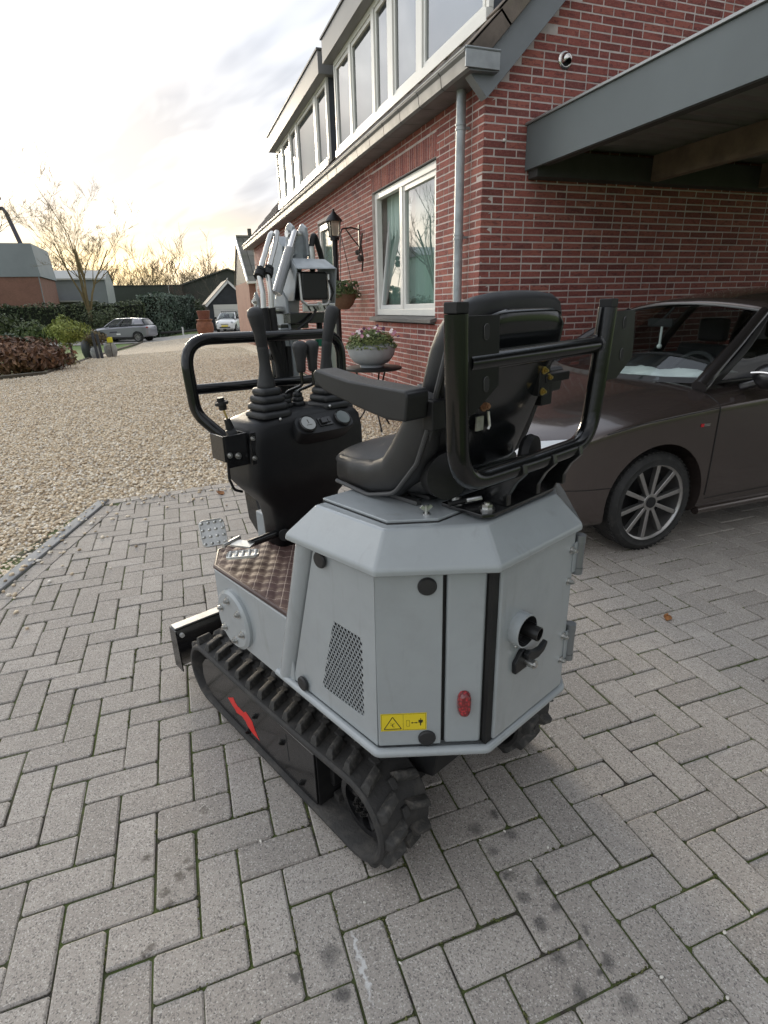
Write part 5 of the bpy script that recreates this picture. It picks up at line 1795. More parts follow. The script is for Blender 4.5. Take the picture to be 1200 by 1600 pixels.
for p in ((0.262, 0.545, 1.088), (0.455, 0.548, 1.102), (0.303, 0.66, 1.10)):
    obj('console_screw', MB().ball(p, 0.0055, 10, 6), BOLT, con)
# throttle bracket
tb = obj('throttle_bracket', MB().box(0.078, 0.150, 0.560, 0.566, 0.965, 1.062).box(0.146, 0.152, 0.560, 0.640, 0.965, 1.062).box(0.072, 0.078, 0.560, 0.640, 0.985, 1.062), BLKP, con, bevel=0.0015)
for p, r_ in (((0.089, 0.560, 1.004), 0.006), ((0.115, 0.560, 0.998), 0.007), ((0.160, 0.545, 1.045), 0.0052), ((0.160, 0.545, 0.985), 0.0052)):
    obj('bracket_bolt', MB().hexbolt(p, (0, -1, 0), r_, 0.007), BOLT, con)
obj('bracket_ear', MB().box(0.1525, 0.172, 0.545, 0.549, 0.965, 1.062), BLKP, con, bevel=0.0015)
obj('throttle_cable', MB().tube(fillet([(0.10, 0.60, 0.97), (0.098, 0.60, 0.92), (0.115, 0.61, 0.88), (0.145, 0.62, 0.865)], 0.03, 5), 0.0045, 8), BLKM, con)
obj('throttle_body', MB().cyl((0.112, 0.60, 1.050), (0.136, 0.595, 1.060), 0.020, 20).tube([(0.122, 0.60, 1.068), (0.113, 0.60, 1.105)], [0.013, 0.009], 14), PLAS, con, smooth=40)
obj('throttle_rod', MB().tube([(0.116, 0.60, 1.10), (0.104, 0.60, 1.142)], 0.0032, 8), BRASS, con)
obj('throttle_knob', MB().tube([(0.1055, 0.60, 1.132), (0.104, 0.60, 1.146), (0.1032, 0.60, 1.148), (0.1022, 0.60, 1.156), (0.1018, 0.60, 1.157), (0.100, 0.60, 1.168)], [0.011, 0.012, 0.020, 0.019, 0.011, 0.0105], 20), PLAS, con, smooth=40)

# --- foot pedals
ALU = mat('cast_alu', (0.66, 0.66, 0.63), 0.35, 0.85, var=0.2, vscale=30)
def pedal(M, w_, h_, nx, ny):
    mb = MB()
    pr = rrect(0, 0, w_, h_, 28, 6)
    mb.grid([[(x, y, -0.003) for x, y in pr], [(x, y, 0.002) for x, y in pr]], closed_u=True, cap=True)
    mb.tube([(x * 0.96, y * 0.96, 0.003) for x, y in pr], 0.0024, 6, closed=True)
    for i in range(nx):
        for j in range(ny):
            x, y = -w_ * 0.78 + w_ * 1.56 * i / (nx - 1), -h_ * 0.76 + h_ * 1.52 * j / (ny - 1)
            mb.ball((x, y, 0.002), 0.0068, 8, 5, (1.0, 0.8, 0.85))
    return ex('foot_pedal', mb.xf(M), ALU, smooth=50)
pedal(Matrix.Translation((0.085, 0.545, 0.690)) @ Matrix.Rotation(math.radians(-32), 4, 'Z') @ Matrix.Rotation(math.radians(-8), 4, 'X'), 0.050, 0.036, 5, 4)
pd = pedal(Matrix.Translation((0.062, 0.690, 0.728)) @ Matrix.Rotation(math.radians(-18), 4, 'Z') @ Matrix.Rotation(math.radians(52), 4, 'X'), 0.040, 0.046, 4, 4)
obj('pedal_hinge', MB().bar((0.10, 0.635, 0.697), (0.140, 0.580, 0.694), 0.045, 0.006).cyl((0.062, 0.628, 0.70), (0.135, 0.655, 0.70), 0.007, 12), ALU, pd)
obj('pedal_rod', MB().tube([(0.140, 0.600, 0.692), (0.275, 0.62, 0.690)], 0.013, 16), BLKP, pd)

# --- front guard
GR = 0.0178
gl_ = [(0.175, 0.655, 0.985), (0.085, 0.745, 1.105), (0.078, 0.752, 1.325), (0.672, 0.752, 1.318), (0.665, 0.745, 1.105), (0.575, 0.655, 0.985)]
gd = ex('front_guard', MB().tube(fillet(gl_, [0, 0.09, 0.085, 0.085, 0.09, 0], 8), GR, 20), TUBE, smooth=60)
obj('guard_rail', MB().tube([(0.088, 0.750, 1.178), (0.660, 0.750, 1.163)], GR * 0.9, 18), TUBE, gd, smooth=60)

# --- boom, swung to the right
BG = mat('boom_grey', (0.31, 0.34, 0.36), 0.36, var=0.12, vscale=9, coat=0.3, dirt=((0.14, 0.14, 0.135), 14, 0.48, 0.72, 0.6))
boom = ex('boom', MB().prism([(0.868, 0.45), (0.905, 0.45), (0.905, 1.30), (0.903, 1.44), (0.888, 1.462), (0.872, 1.44), (0.868, 1.30)], 'x', 0.415, 0.426).prism([(0.855, 0.45), (0.965, 0.45), (0.965, 1.22), (0.945, 1.44), (0.91, 1.475), (0.875, 1.44), (0.858, 1.22)], 'x', 0.530, 0.541), BG, bevel=0.003)
obj('swing_post', MB().box(0.36, 0.56, 0.74, 0.95, 0.42, 0.66), BG, boom, bevel=0.006)
def bx_(a, b, wd, th, nm, m=BG, up=(0, 0, 1)):
    return obj(nm, MB().bar(a, b, wd, th, up), m, boom, bevel=0.005)
arm_poly = [(0.540, 1.10), (0.580, 1.06), (0.604, 1.34), (0.634, 1.52), (0.662, 1.62), (0.655, 1.652), (0.635, 1.658), (0.612, 1.63), (0.582, 1.52), (0.550, 1.38)]
obj('boom_arm', MB().eprism([(x, 0.915, z) for x, z in arm_poly], (0.0, 0.062, 0.0)), BG, boom, bevel=0.004)
obj('cylinder_barrel', MB().tube([(0.492, 0.868, 1.455), (0.575, 0.890, 1.602)], 0.0175, 20), mat('barrel_grey', (0.30, 0.31, 0.32), 0.3, 0.4), boom, smooth=60)
obj('cylinder_rod', MB().tube([(0.575, 0.890, 1.602), (0.612, 0.905, 1.662)], 0.012, 16), CHROME, boom, smooth=60)
obj('boom_column', MB().box(0.495, 0.5295, 0.868, 0.93, 0.45, 1.34), BG, boom, bevel=0.004)
obj('lift_cylinder', MB().tube([(0.448, 0.86, 0.70), (0.452, 0.86, 1.18)], 0.016, 18).tube([(0.452, 0.86, 1.18), (0.456, 0.87, 1.34)], 0.010, 14), BLKP, boom, smooth=60)
obj('cylinder_eye', MB().lathe([(0.012, -0.012), (0.024, -0.012), (0.024, 0.012), (0.012, 0.012), (0.012, -0.012)], (0.440, 0.832, 1.255), (0, -1, 0), 24), BLKM, boom, smooth=40)
for pa, pb, r_ in (((0.405, 0.888, 1.40), (0.552, 0.905, 1.40), 0.014), ((0.588, 0.925, 1.655), (0.675, 0.925, 1.655), 0.012), ((0.405, 0.888, 1.12), (0.552, 0.89, 1.12), 0.013)):
    obj('pin', MB().cyl(pa, pb, r_, 18), BOLT, boom)
for x in (0.598, 0.652):
    obj('ear_plate', MB().prism([(0.895, 1.585), (0.945, 1.565), (0.950, 1.672), (0.925, 1.692), (0.900, 1.676)], 'x', x, x + 0.012), BG, boom, bevel=0.003)
for i_, pp in enumerate((((0.402, 0.815, 1.405), (0.404, 0.815, 1.455), (0.402, 0.825, 1.512), (0.495, 0.885, 1.640), (0.51, 0.895, 1.648)), ((0.432, 0.815, 1.405), (0.434, 0.815, 1.455), (0.436, 0.825, 1.516), (0.512, 0.880, 1.620), (0.53, 0.895, 1.655)))):
    obj('steel_pipe', MB().tube(fillet(pp, 0.02, 5), 0.0092, 14), mat('pipe_bright', (0.58, 0.58, 0.56), 0.28, 0.8), boom, smooth=60)
    a, b = Vector(pp[2]), Vector(pp[3])
    d = (b - a).normalized()
    obj('pipe_clamp', MB().cyl(a - d * 0.008, a + d * 0.012, 0.017, 16).cyl(a + d * 0.016, a + d * 0.026, 0.0155, 16), BLKM, boom)
    hz_ = [Vector(pp[0]) + Vector((0, 0, 0.004)), Vector(pp[0]) + Vector((0.004, -0.002, -0.07)), Vector((0.44 + 0.012 * i_, 0.815, 1.23)), Vector((0.448 + 0.012 * i_, 0.81, 1.0)), Vector((0.43, 0.80, 0.8))]
    obj('hose', MB().tube(fillet(hz_, 0.08, 6), 0.0135, 14), BLKM, boom, smooth=60)
obj('hose', MB().tube(fillet([(0.674, 0.90, 1.50), (0.672, 0.90, 1.60), (0.695, 0.91, 1.668), (0.735, 0.93, 1.60), (0.762, 0.94, 1.53)], 0.04, 6), 0.0105, 12), BLKM, boom, smooth=60)
obj('hose', MB().tube(fillet([(0.470, 0.83, 1.30), (0.476, 0.82, 1.15), (0.470, 0.82, 0.95)], 0.1, 6), 0.013, 12).tube([(0.487 + 0.0, 0.815, 1.28), (0.485, 0.815, 1.0)], 0.010, 10), BLKM, boom, smooth=60)
obj('hose_fitting', MB().cyl((0.674, 0.90, 1.555), (0.673, 0.90, 1.615), 0.013, 14), BOLT, boom)
dp_ = [(1.62, 0.985), (1.66, 1.03), (1.62, 1.075), (0.86, 1.14), (0.80, 1.09), (0.86, 1.04)]
obj('dipper_arm', MB().prism([(y, z) for z, y in dp_], 'x', 0.605, 0.665), BG, boom, bevel=0.004)
bk = [(1.05, 0.80), (1.12, 0.86), (1.24, 0.80), (1.30, 0.66), (1.28, 0.50), (1.18, 0.42), (1.08, 0.44), (1.16, 0.50), (1.20, 0.62), (1.16, 0.72)]
obj('bucket', MB().prism(bk, 'x', 0.50, 0.77), BLKP, boom, bevel=0.004)
for xa_ in (0.51, 0.62, 0.73):
    obj('bucket_tooth', MB().box(xa_, xa_ + 0.03, 1.02, 1.085, 0.425, 0.445), BLKM, boom, bevel=0.003)
for p, d_ in (((0.530, 0.90, 1.195), (-1, 0, 0)), ((0.530, 0.90, 1.40), (-1, 0, 0)), ((0.415, 0.888, 1.43), (-1, 0, 0))):
    obj('plate_bolt', MB().hexbolt(p, d_, 0.009, 0.006), BOLT, boom)
# --- work light
wl_ = ex('work_light', MB().box(0.585, 0.700, 0.845, 0.905, 1.432, 1.528), mat('lamp_black', (0.008, 0.008, 0.009), 0.35), bevel=0.008, seg=3)
vis = MB().eprism([(0.555, 0.822, 1.532), (0.722, 0.822, 1.536), (0.712, 0.87, 1.568), (0.568, 0.87, 1.565)], (0, 0.002, 0.005)).box(0.568, 0.712, 0.871, 0.935, 1.566, 1.572)
vis.eprism([(0.5545, 0.822, 1.535), (0.567, 0.871, 1.568), (0.567, 0.93, 1.568), (0.565, 0.93, 1.43), (0.558, 0.86, 1.43)], (-0.004, 0, 0))
vis.eprism([(0.7225, 0.822, 1.538), (0.7125, 0.871, 1.570), (0.7125, 0.93, 1.570), (0.735, 0.93, 1.40), (0.735, 0.86, 1.40)], (0.005, 0, 0))
obj('light_guard', vis, BG, wl_, bevel=0.0015)
obj('lamp_bracket', MB().tube(fillet([(0.578, 0.85, 1.52), (0.578, 0.845, 1.43), (0.600, 0.84, 1.415), (0.685, 0.84, 1.415), (0.707, 0.845, 1.43), (0.707, 0.85, 1.52)], 0.015, 4), 0.005, 8), mat('bracket_alu', (0.6, 0.6, 0.58), 0.35, 0.7), wl_, smooth=60)
obj('bracket_plate', MB().box(0.580, 0.728, 0.842, 0.848, 1.392, 1.420), MATS['bracket_alu'], wl_, bevel=0.008)
for x in (0.605, 0.628, 0.675, 0.698):
    obj('bracket_slot', MB().bar((x - 0.006, 0.841, 1.416), (x + 0.006, 0.841, 1.396), 0.003, 0.006, (0, 1, 0)), dark_gap, wl_, smooth=None)
obj('bracket_nut', MB().hexbolt((0.652, 0.842, 1.408), (0, -1, 0), 0.012, 0.008), BOLT, wl_)
obj('mount_bar', MB().box(0.530, 0.728, 0.850, 0.90, 1.352, 1.390).box(0.50, 0.62, 0.87, 0.91, 1.335, 1.352), BLKP, wl_, bevel=0.003)
obj('cable', MB().tube(fillet([(0.64, 0.845, 1.40), (0.60, 0.83, 1.365), (0.56, 0.83, 1.345), (0.52, 0.84, 1.312)], 0.03, 5), 0.005, 8).tube(fillet([(0.70, 0.84, 1.50), (0.715, 0.835, 1.46), (0.70, 0.835, 1.43)], 0.02, 5), 0.004, 8), BLKM, wl_, smooth=60)
obj('green_cap', MB().cyl((0.690, 0.90, 1.265), (0.690, 0.90, 1.302), 0.020, 18), mat('green_plastic', (0.01, 0.16, 0.09), 0.4), wl_)
obj('cap_stem', MB().cyl((0.690, 0.90, 1.302), (0.690, 0.90, 1.352), 0.012, 14), BLKM, wl_)

# ================================================================== CARS
from mathutils.bvhtree import BVHTree
TYRE = mat('tyre_rubber', (0.018, 0.018, 0.018), 0.7, bump=0.2, bscale=80, dirt=((0.07, 0.066, 0.06), 20, 0.5, 0.75, 0.5))
RIMD = mat('rim_dark', (0.03, 0.03, 0.032), 0.4, 0.5)
RIMS = mat('rim_silver', (0.42, 0.41, 0.40), 0.3, 0.85)
CGLASS = glass_mat('car_glass', (0.66, 0.71, 0.70), 1.0, 1.5)
SGLASS = glass_mat('tinted_glass', (0.30, 0.33, 0.33), 1.0, 1.5)
TRIM = mat('car_trim', (0.012, 0.012, 0.012), 0.5)
CABIN = mat('car_cabin', (0.02, 0.02, 0.021), 0.8)

def lerp_tab(tab, x, k):
    for a, b in zip(tab, tab[1:]):
        if x <= b[0]:
            t_ = (x - a[0]) / (b[0] - a[0])
            return a[k] + (b[k] - a[k]) * t_
    return tab[-1][k]

def wheel(root, cx, y_out, r, s, steer, spokes, rim_r, wname='wheel'):
    """s=-1: outer face towards -y"""
    M = Matrix.Translation((cx, y_out, r)) @ Matrix.Rotation(steer, 4, 'Z')
    W_ = 0.20
    ty = MB().lathe([(rim_r - 0.004, -0.004), (rim_r + 0.012, 0.0), (r - 0.035, -0.006), (r - 0.012, 0.008), (r, 0.026), (r, W_ - 0.026), (r - 0.012, W_ - 0.008), (rim_r, W_), (rim_r - 0.01, W_)], (0, 0, 0), (0, -s, 0), 48, caps=False)
    w_ = obj(wname, ty.xf(M), TYRE, root, smooth=35)
    # tread grooves
    for yy in (0.035, 0.165):
        gr = MB()
        for k in range(60):
            a = 2 * PI * k / 60
            gr.obox((r * 1.0 * math.cos(a), -s * yy, r * 1.0 * math.sin(a)), (math.cos(a), 0, math.sin(a)), (0, 1, 0), (-math.sin(a), 0, math.cos(a)), 0.003, 0.020, 0.007)
        tag(obj('tread', gr.xf(M), TYRE, w_, smooth=None), kind='stuff')
    obj('rim', MB().lathe([(rim_r * 0.94, 0.012), (rim_r + 0.004, 0.0), (rim_r + 0.006, 0.006), (rim_r * 0.96, 0.02), (rim_r * 0.90, 0.16)], (0, 0, 0), (0, -s, 0), 48, caps=False).xf(M), RIMS, w_, smooth=40)
    obj('brake_disc', MB().lathe([(rim_r * 0.72, 0.0), (0.02, 0.0)], (0, -s * 0.09, 0), (0, -s, 0), 30).lathe([(rim_r * 0.93, 0.0), (0.02, 0.001)], (0, -s * 0.13, 0), (0, -s, 0), 30).xf(M), RIMD, w_)
    sk = MB()
    for k in range(spokes):
        a = 2 * PI * k / spokes + 0.2
        d = Vector((math.cos(a), 0, math.sin(a)))
        t_ = Vector((-math.sin(a), 0, math.cos(a)))
        i0, i1 = rim_r * 0.16, rim_r * 0.97
        y0_, y1_ = -s * 0.016, -s * 0.010
        wi, wo = 0.011, 0.019
        top = [d * i0 - t_ * wi + Vector((0, y0_, 0)), d * i0 + t_ * wi + Vector((0, y0_, 0)), d * i1 + t_ * wo * 0.75 + Vector((0, y1_, 0)), d * i1 - t_ * wo * 0.75 + Vector((0, y1_, 0))]
        sk.eprism(top, (0, -s * 0.03, 0))
    sk.cyl((0, -s * 0.012, 0), (0, -s * 0.06, 0), rim_r * 0.22, 24)
    obj('spokes', sk.xf(M), RIMS, w_, bevel=0.003)
    obj('hub_cap', MB().lathe([(rim_r * 0.14, -0.002), (rim_r * 0.14, 0.004), (0.0, 0.006)], (0, -s * 0.010, 0), (0, s, 0), 24).xf(M), RIMD, w_)
    return w_

def make_car(name, label, cat, loc, rz, tab, gh_, paint, wheels, steer=0.0, spokes=10, extras=True, track=None, group=None):
    root = empty(name, loc, rz, label, cat, group)
    # ---- body shell
    xs = [t_[0] for t_ in tab]
    rows = []
    for (x, zb, zcr, zh, w) in tab:
        half = [(w * 0.80, zb), (w - 0.03, zb + 0.02), (w - 0.004, zb + 0.10), (w, zb + 0.5 * (zcr - zb)), (w + 0.002, zcr - 0.06), (w + 0.004, zcr - 0.010), (w - 0.006, zcr + 0.007), (w - 0.05, zcr + 0.3 * (zh - zcr)), (w - 0.16, zcr + 0.72 * (zh - zcr)), (w - 0.34, zh - 0.004), (w * 0.30, zh + 0.012)]
        ring = [(x, -a, b) for a, b in half] + [(x, a, b) for a, b in reversed(half)]
        rows.append(ring)
    me = mesh_of('body', MB().grid(rows, closed_u=True, cap=True), paint)
    bo = bpy.data.objects.new('body', me)
    COL.objects.link(bo)
    ss = bo.modifiers.new('s', 'SUBSURF'); ss.levels = 2; ss.render_levels = 2
    cutters = []
    L = tab[-1][0]
    (wx0, wx1, wr, yout, rim_r) = wheels
    for cx in (wx0, wx1):
        for s in (-1, 1):
            yy = s * yout
            cm = mesh_of('cut', MB().cyl((cx, yy - s * 0.30, wr + 0.01), (cx, yy + s * 0.25, wr + 0.01), wr + 0.045, 40), paint)
            c = bpy.data.objects.new('cut', cm)
            COL.objects.link(c)
            b = bo.modifiers.new('b', 'BOOLEAN'); b.operation = 'DIFFERENCE'; b.object = c; b.solver = 'EXACT'
            cutters.append(c)
    bpy.context.view_layer.update()
    dg = bpy.context.evaluated_depsgraph_get()
    nm = bpy.data.meshes.new_from_object(bo.evaluated_get(dg))
    bo.modifiers.clear()
    bo.data = nm
    nm.polygons.foreach_set('use_smooth', [True] * len(nm.polygons))
    nm.set_sharp_from_angle(angle=math.radians(38))
    for c in cutters:
        bpy.data.objects.remove(c)
    bo.parent = root
    bm = bmesh.new(); bm.from_mesh(nm)
    bvh = BVHTree.FromBMesh(bm)
    def hit(x, z, s=-1):
        h = bvh.ray_cast(Vector((x, s * 3, z)), Vector((0, -s, 0)))
        return h[0] + Vector((0, s * 0.002, 0)) if h[0] else None
    def hit_top(x, y):
        h = bvh.ray_cast(Vector((x, y, 3)), Vector((0, 0, -1)))
        return h[0] + Vector((0, 0, 0.002)) if h[0] else None
    def hit_front(y, z):
        h = bvh.ray_cast(Vector((-2, y, z)), Vector((1, 0, 0)))
        return h[0] + Vector((-0.002, 0, 0)) if h[0] else None
    # ---- greenhouse
    A, Hh, Rr, Cc, bc, hc, rc = gh_['A'], gh_['H'], gh_['R'], gh_['C'], gh_['base_c'], gh_['head_c'], gh_['roof_z']
    def grid_patch(fn, nu, nv):
        return MB().grid([[fn(i / nu, j / nv) for j in range(nv + 1)] for i in range(nu + 1)])
    V = Vector
    def mirror(p, s): return V((p[0], p[1] * s, p[2]))
    def wsf(u, v):        # u across, v up
        s = 2 * u - 1
        e0, e1 = V(A), V(Hh)
        y0, y1 = abs(e0.y) * s, abs(e1.y) * s
        x0 = bc[0] + (e0.x - bc[0]) * s * s
        x1 = hc[0] + (e1.x - hc[0]) * s * s
        z0 = bc[1] + (e0.z - bc[1]) * s * s
        z1 = hc[1] + (e1.z - hc[1]) * s * s
        bow = 0.02 * math.sin(PI * v)
        return (x0 + (x1 - x0) * v - bow, y0 + (y1 - y0) * v, z0 + (z1 - z0) * v + bow)
    obj('windscreen', grid_patch(lambda u, v: wsf(0.035 + 0.93 * u, 0.02 + 0.95 * v), 14, 6), CGLASS, root, smooth=180)
    def rwf(u, v):
        s = 2 * u - 1
        e0, e1 = V(Cc), V(Rr)
        bx, bz = gh_['back_c']
        x0 = bx + (e0.x - bx) * s * s
        x1 = Rr[0] + 0.04 * (1 - s * s)
        z0 = bz + (e0.z - bz) * s * s
        z1 = Rr[2] + (rc - 0.05 - Rr[2]) * (1 - s * s)
        return (x0 + (x1 - x0) * v, e0.y * -s * -1 * (1 if True else 1) if False else (abs(e0.y) + (abs(e1.y) - abs(e0.y)) * v) * s, z0 + (z1 - z0) * v)
    obj('rear_window', grid_patch(lambda u, v: rwf(0.06 + 0.88 * u, 0.05 + 0.85 * v), 10, 4), CGLASS, root, smooth=180)
    def roof_f(u, v):
        s = 2 * v - 1
        y1 = abs(Hh[1]) + (abs(Rr[1]) - abs(Hh[1])) * u
        xe = Hh[0] + (Rr[0] - Hh[0]) * u
        xc_ = hc[0] + (Rr[0] + 0.06 - hc[0]) * u
        ze = Hh[2] + (Rr[2] - Hh[2]) * u + gh_.get('crown', 0.05) * math.sin(PI * u)
        zc_ = hc[1] + (rc - 0.06 - hc[1]) * u + gh_.get('crown', 0.05) * math.sin(PI * u) * 1.1
        k = abs(s) ** 2.4
        return (xc_ + (xe - xc_) * s * s, y1 * s, zc_ + (ze - zc_) * k)
    ro = obj('roof', grid_patch(roof_f, 12, 16), gh_.get('roof_mat', paint), root, smooth=180)
    ro.modifiers.new('t', 'SOLIDIFY').thickness = 0.02
    def side_f(u, v, s, off=0.0):
        b = V(A) + (V(Cc) - V(A)) * u
        b.z += gh_.get('belt_bow', 0.0) * math.sin(PI * u)
        t_ = V(Hh) + (V(Rr) - V(Hh)) * u
        t_.z += gh_.get('crown', 0.05) * math.sin(PI * u) - 0.01
        p = b + (t_ - b) * v
        out = -0.035 * math.sin(PI * v) - off
        return (p.x, s * (abs(p.y) + (-out if True else 0)), p.z)
    cols = gh_['cols']
    for s in (-1, 1):
        for (u0, u1, kind) in cols:
            if kind == 'glass':
                obj('side_window', grid_patch(lambda a, b: side_f(u0 + (u1 - u0) * a, 0.02 + 0.9 * b, s), 8, 5), gh_.get('side_glass', CGLASS), root, smooth=180)
            else:
                o = obj('pillar', grid_patch(lambda a, b: side_f(u0 + (u1 - u0) * a, b, s, 0.004), 4, 6), paint if kind == 'body' else TRIM, root, smooth=180)
                o.modifiers.new('t', 'SOLIDIFY').thickness = 0.02
        # A pillar, cant rail
        a_, h_ = mirror(A, s * (1 if A[1] > 0 else -1)), mirror(Hh, s * (1 if Hh[1] > 0 else -1))
        a_.y, h_.y = s * abs(A[1]), s * abs(Hh[1])
        obj('front_pillar', MB().tube([a_ + V((-0.05, 0, -0.02)), a_ + (h_ - a_) * 0.5 + V((-0.012, s * 0.012, 0.012)), h_], [0.045, 0.036, 0.032], 14), gh_.get('pillar_mat', paint), root, smooth=60)
        rail = [V(side_f(u / 12, 0.97, s)) for u in range(13)]
        obj('roof_rail', MB().tube(rail, 0.022, 10), gh_.get('rail_mat', TRIM), root, smooth=60)
        belt = [V(side_f(u / 12, 0.0, s)) + V((0, s * 0.006, 0)) for u in range(13)]
        obj('belt_trim', MB().tube(belt, 0.010, 8), gh_.get('belt_mat', TRIM), root, smooth=60)
    # ---- cabin
    zf = tab[len(tab) // 2][1] + 0.1
    cab = MB().box(A[0] - 0.05, Cc[0], -abs(A[1]) * 0.96, abs(A[1]) * 0.96, zf, A[2] - 0.10)
    obj('cabin_floor', MB().box(A[0] + 0.24, Cc[0] - 0.1, -abs(A[1]) * 0.94, abs(A[1]) * 0.94, A[2] - 0.06, A[2] + 0.035), CABIN, root, bevel=0.02)
    obj('dashboard', MB().box(bc[0] + 0.06, A[0] + 0.28, -abs(A[1]) * 0.95, abs(A[1]) * 0.95, A[2] - 0.3, A[2] - 0.035), CABIN, root, bevel=0.03)
    for (sx, sy) in ((Hh[0] + 0.42, -0.36), (Hh[0] + 0.42, 0.36), (Hh[0] + 1.2, -0.36), (Hh[0] + 1.2, 0.36)):
        obj('car_seat', MB().eprism([(sx - 0.02, sy - 0.24, 0.55), (sx + 0.16, sy - 0.24, 0.52), (sx + 0.30, sy - 0.20, A[2] + 0.10), (sx + 0.18, sy - 0.20, A[2] + 0.12)], (0, 0.44, 0)).box(sx + 0.24, sx + 0.33, sy - 0.12, sy + 0.12, A[2] + 0.13, A[2] + 0.31), CABIN, root, bevel=0.03)
    # ---- wheels
    for cx, st in ((wx0, steer), (wx1, 0.0)):
        for s in (-1, 1):
            wheel(root, cx, s * yout, wr, s, st, spokes, rim_r)
    return root, hit, hit_top, hit_front, side_f, wsf

BROWN = mat('brown_metallic', (0.085, 0.066, 0.060), 0.22, 0.55, coat=1.0, var=0.12, vscale=900, vdetail=1, spec=0.5)
# station: x, bottom, crease height, top height, half width
TAB1 = [(0.0, 0.25, 0.56, 0.655, 0.56), (0.05, 0.20, 0.60, 0.705, 0.69), (0.16, 0.175, 0.66, 0.765, 0.775), (0.34, 0.17, 0.735, 0.825, 0.835), (0.60, 0.165, 0.788, 0.882, 0.862), (0.90, 0.165, 0.815, 0.922, 0.870), (1.12, 0.165, 0.832, 0.942, 0.870), (1.6, 0.165, 0.858, 0.955, 0.868), (2.3, 0.165, 0.880, 0.97, 0.868), (3.0, 0.17, 0.905, 0.985, 0.862), (3.5, 0.19, 0.92, 0.99, 0.84), (3.8, 0.23, 0.90, 0.97, 0.77), (3.92, 0.28, 0.83, 0.91, 0.66)]
GH1 = dict(A=(1.17, 0.735, 0.940), H=(1.76, 0.56, 1.315), R=(3.45, 0.54, 1.33), C=(3.70, 0.70, 0.985), base_c=(0.93, 0.925), head_c=(1.68, 1.365), roof_z=1.44, back_c=(3.86, 0.97), crown=0.075, side_glass=SGLASS,
           cols=[(0.0, 0.03, 'trim'), (0.03, 0.40, 'glass'), (0.40, 0.445, 'trim'), (0.445, 0.76, 'glass'), (0.76, 1.0, 'body')], pillar_mat=mat('dark_pillar', (0.016, 0.014, 0.014), 0.25, coat=0.6), belt_mat=mat('belt_dark', (0.02, 0.02, 0.02), 0.3))
car1, hit, hit_top, hit_front, side_f, wsf = make_car('parked_car', 'dark brown hatchback parked under the carport beside the gable wall', 'car', (2.25, 1.115, 0), math.radians(0.7), TAB1, GH1, BROWN, (0.78, 3.25, 0.297, 0.845, 0.231), steer=0.0, spokes=10)
SEAM = mat('seam_dark', (0.008, 0.008, 0.008), 0.6)
def seam(pts, r=0.0028, name='panel_gap', m=SEAM):
    pts = [p for p in pts if p is not None]
    if len(pts) > 1:
        obj(name, MB().tube(pts, r, 6), m, car1)
seam([hit(1.16 - 0.02 * (z_ - 0.3), z_) for z_ in frange(0.30, 0.90, 24)])
seam([hit(2.42, z_) for z_ in frange(0.26, 0.92, 20)])
seam([hit(x_, 0.265 + 0.01 * x_) for x_ in frange(1.17, 2.42, 20)], 0.002)
for s_ in (-1, 1):
    seam([hit(x_, lerp_tab(TAB1, x_, 2) - 0.012, s_) for x_ in frange(0.40, 1.14, 24)])
seam([hit(x_, 0.43) for x_ in frange(0.16, 0.46, 12)], 0.002)
for s in (-1, 1):
    # headlight: lens laid over the corner of the nose
    rows = []
    for i in range(19):
        t_ = i / 18
        y_ = s * (0.42 + 0.385 * t_)
        row = []
        for j in range(9):
            zz = 0.585 + 0.055 * t_ + (0.060 + 0.020 * t_) * j / 8
            q = hit_front(y_, zz)
            row.append(q + Vector((-0.006, s * 0.004, 0.002)) if q else Vector((0.2 + 0.3 * t_, y_, zz)))
        rows.append(row)
    hl = obj('headlight', MB().grid(rows), mat('lamp_lens', (0.55, 0.57, 0.58), 0.06, 0.0, coat=1.0, spec=0.8), car1, smooth=180)
    sk_ = [hit(x_, 0.205, s) for x_ in frange(1.13, 2.95, 14)]
    sk_ = [p for p in sk_ if p]
    if len(sk_) > 2:
        obj('side_skirt', MB().tube([p + Vector((0, s * 0.006, -0.005)) for p in sk_], 0.028, 10), BROWN, car1, smooth=60)
    mrb = MB().ball((1.40, s * 0.955, 0.985), 0.105, 18, 12, (0.72, 1.0, 0.72))
    mr_ = obj('wing_mirror', mrb, mat('mirror_black', (0.012, 0.012, 0.013), 0.3, coat=0.5), car1, smooth=180)
    obj('mirror_band', MB().tube([(1.322 + 0.05 * (1 - abs(k - 6) / 6) * 0, s * (0.885 + 0.15 * k / 12), 1.005 + 0.008 * math.sin(PI * k / 12)) for k in range(13)], 0.008, 8), mat('chrome_band', (0.6, 0.6, 0.6), 0.2, 0.9), mr_)
    obj('mirror_stalk', MB().bar((1.38, s * 0.80, 0.915), (1.40, s * 0.90, 0.955), 0.09, 0.04), mat('mirror_black', (0, 0, 0)), mr_, bevel=0.012)
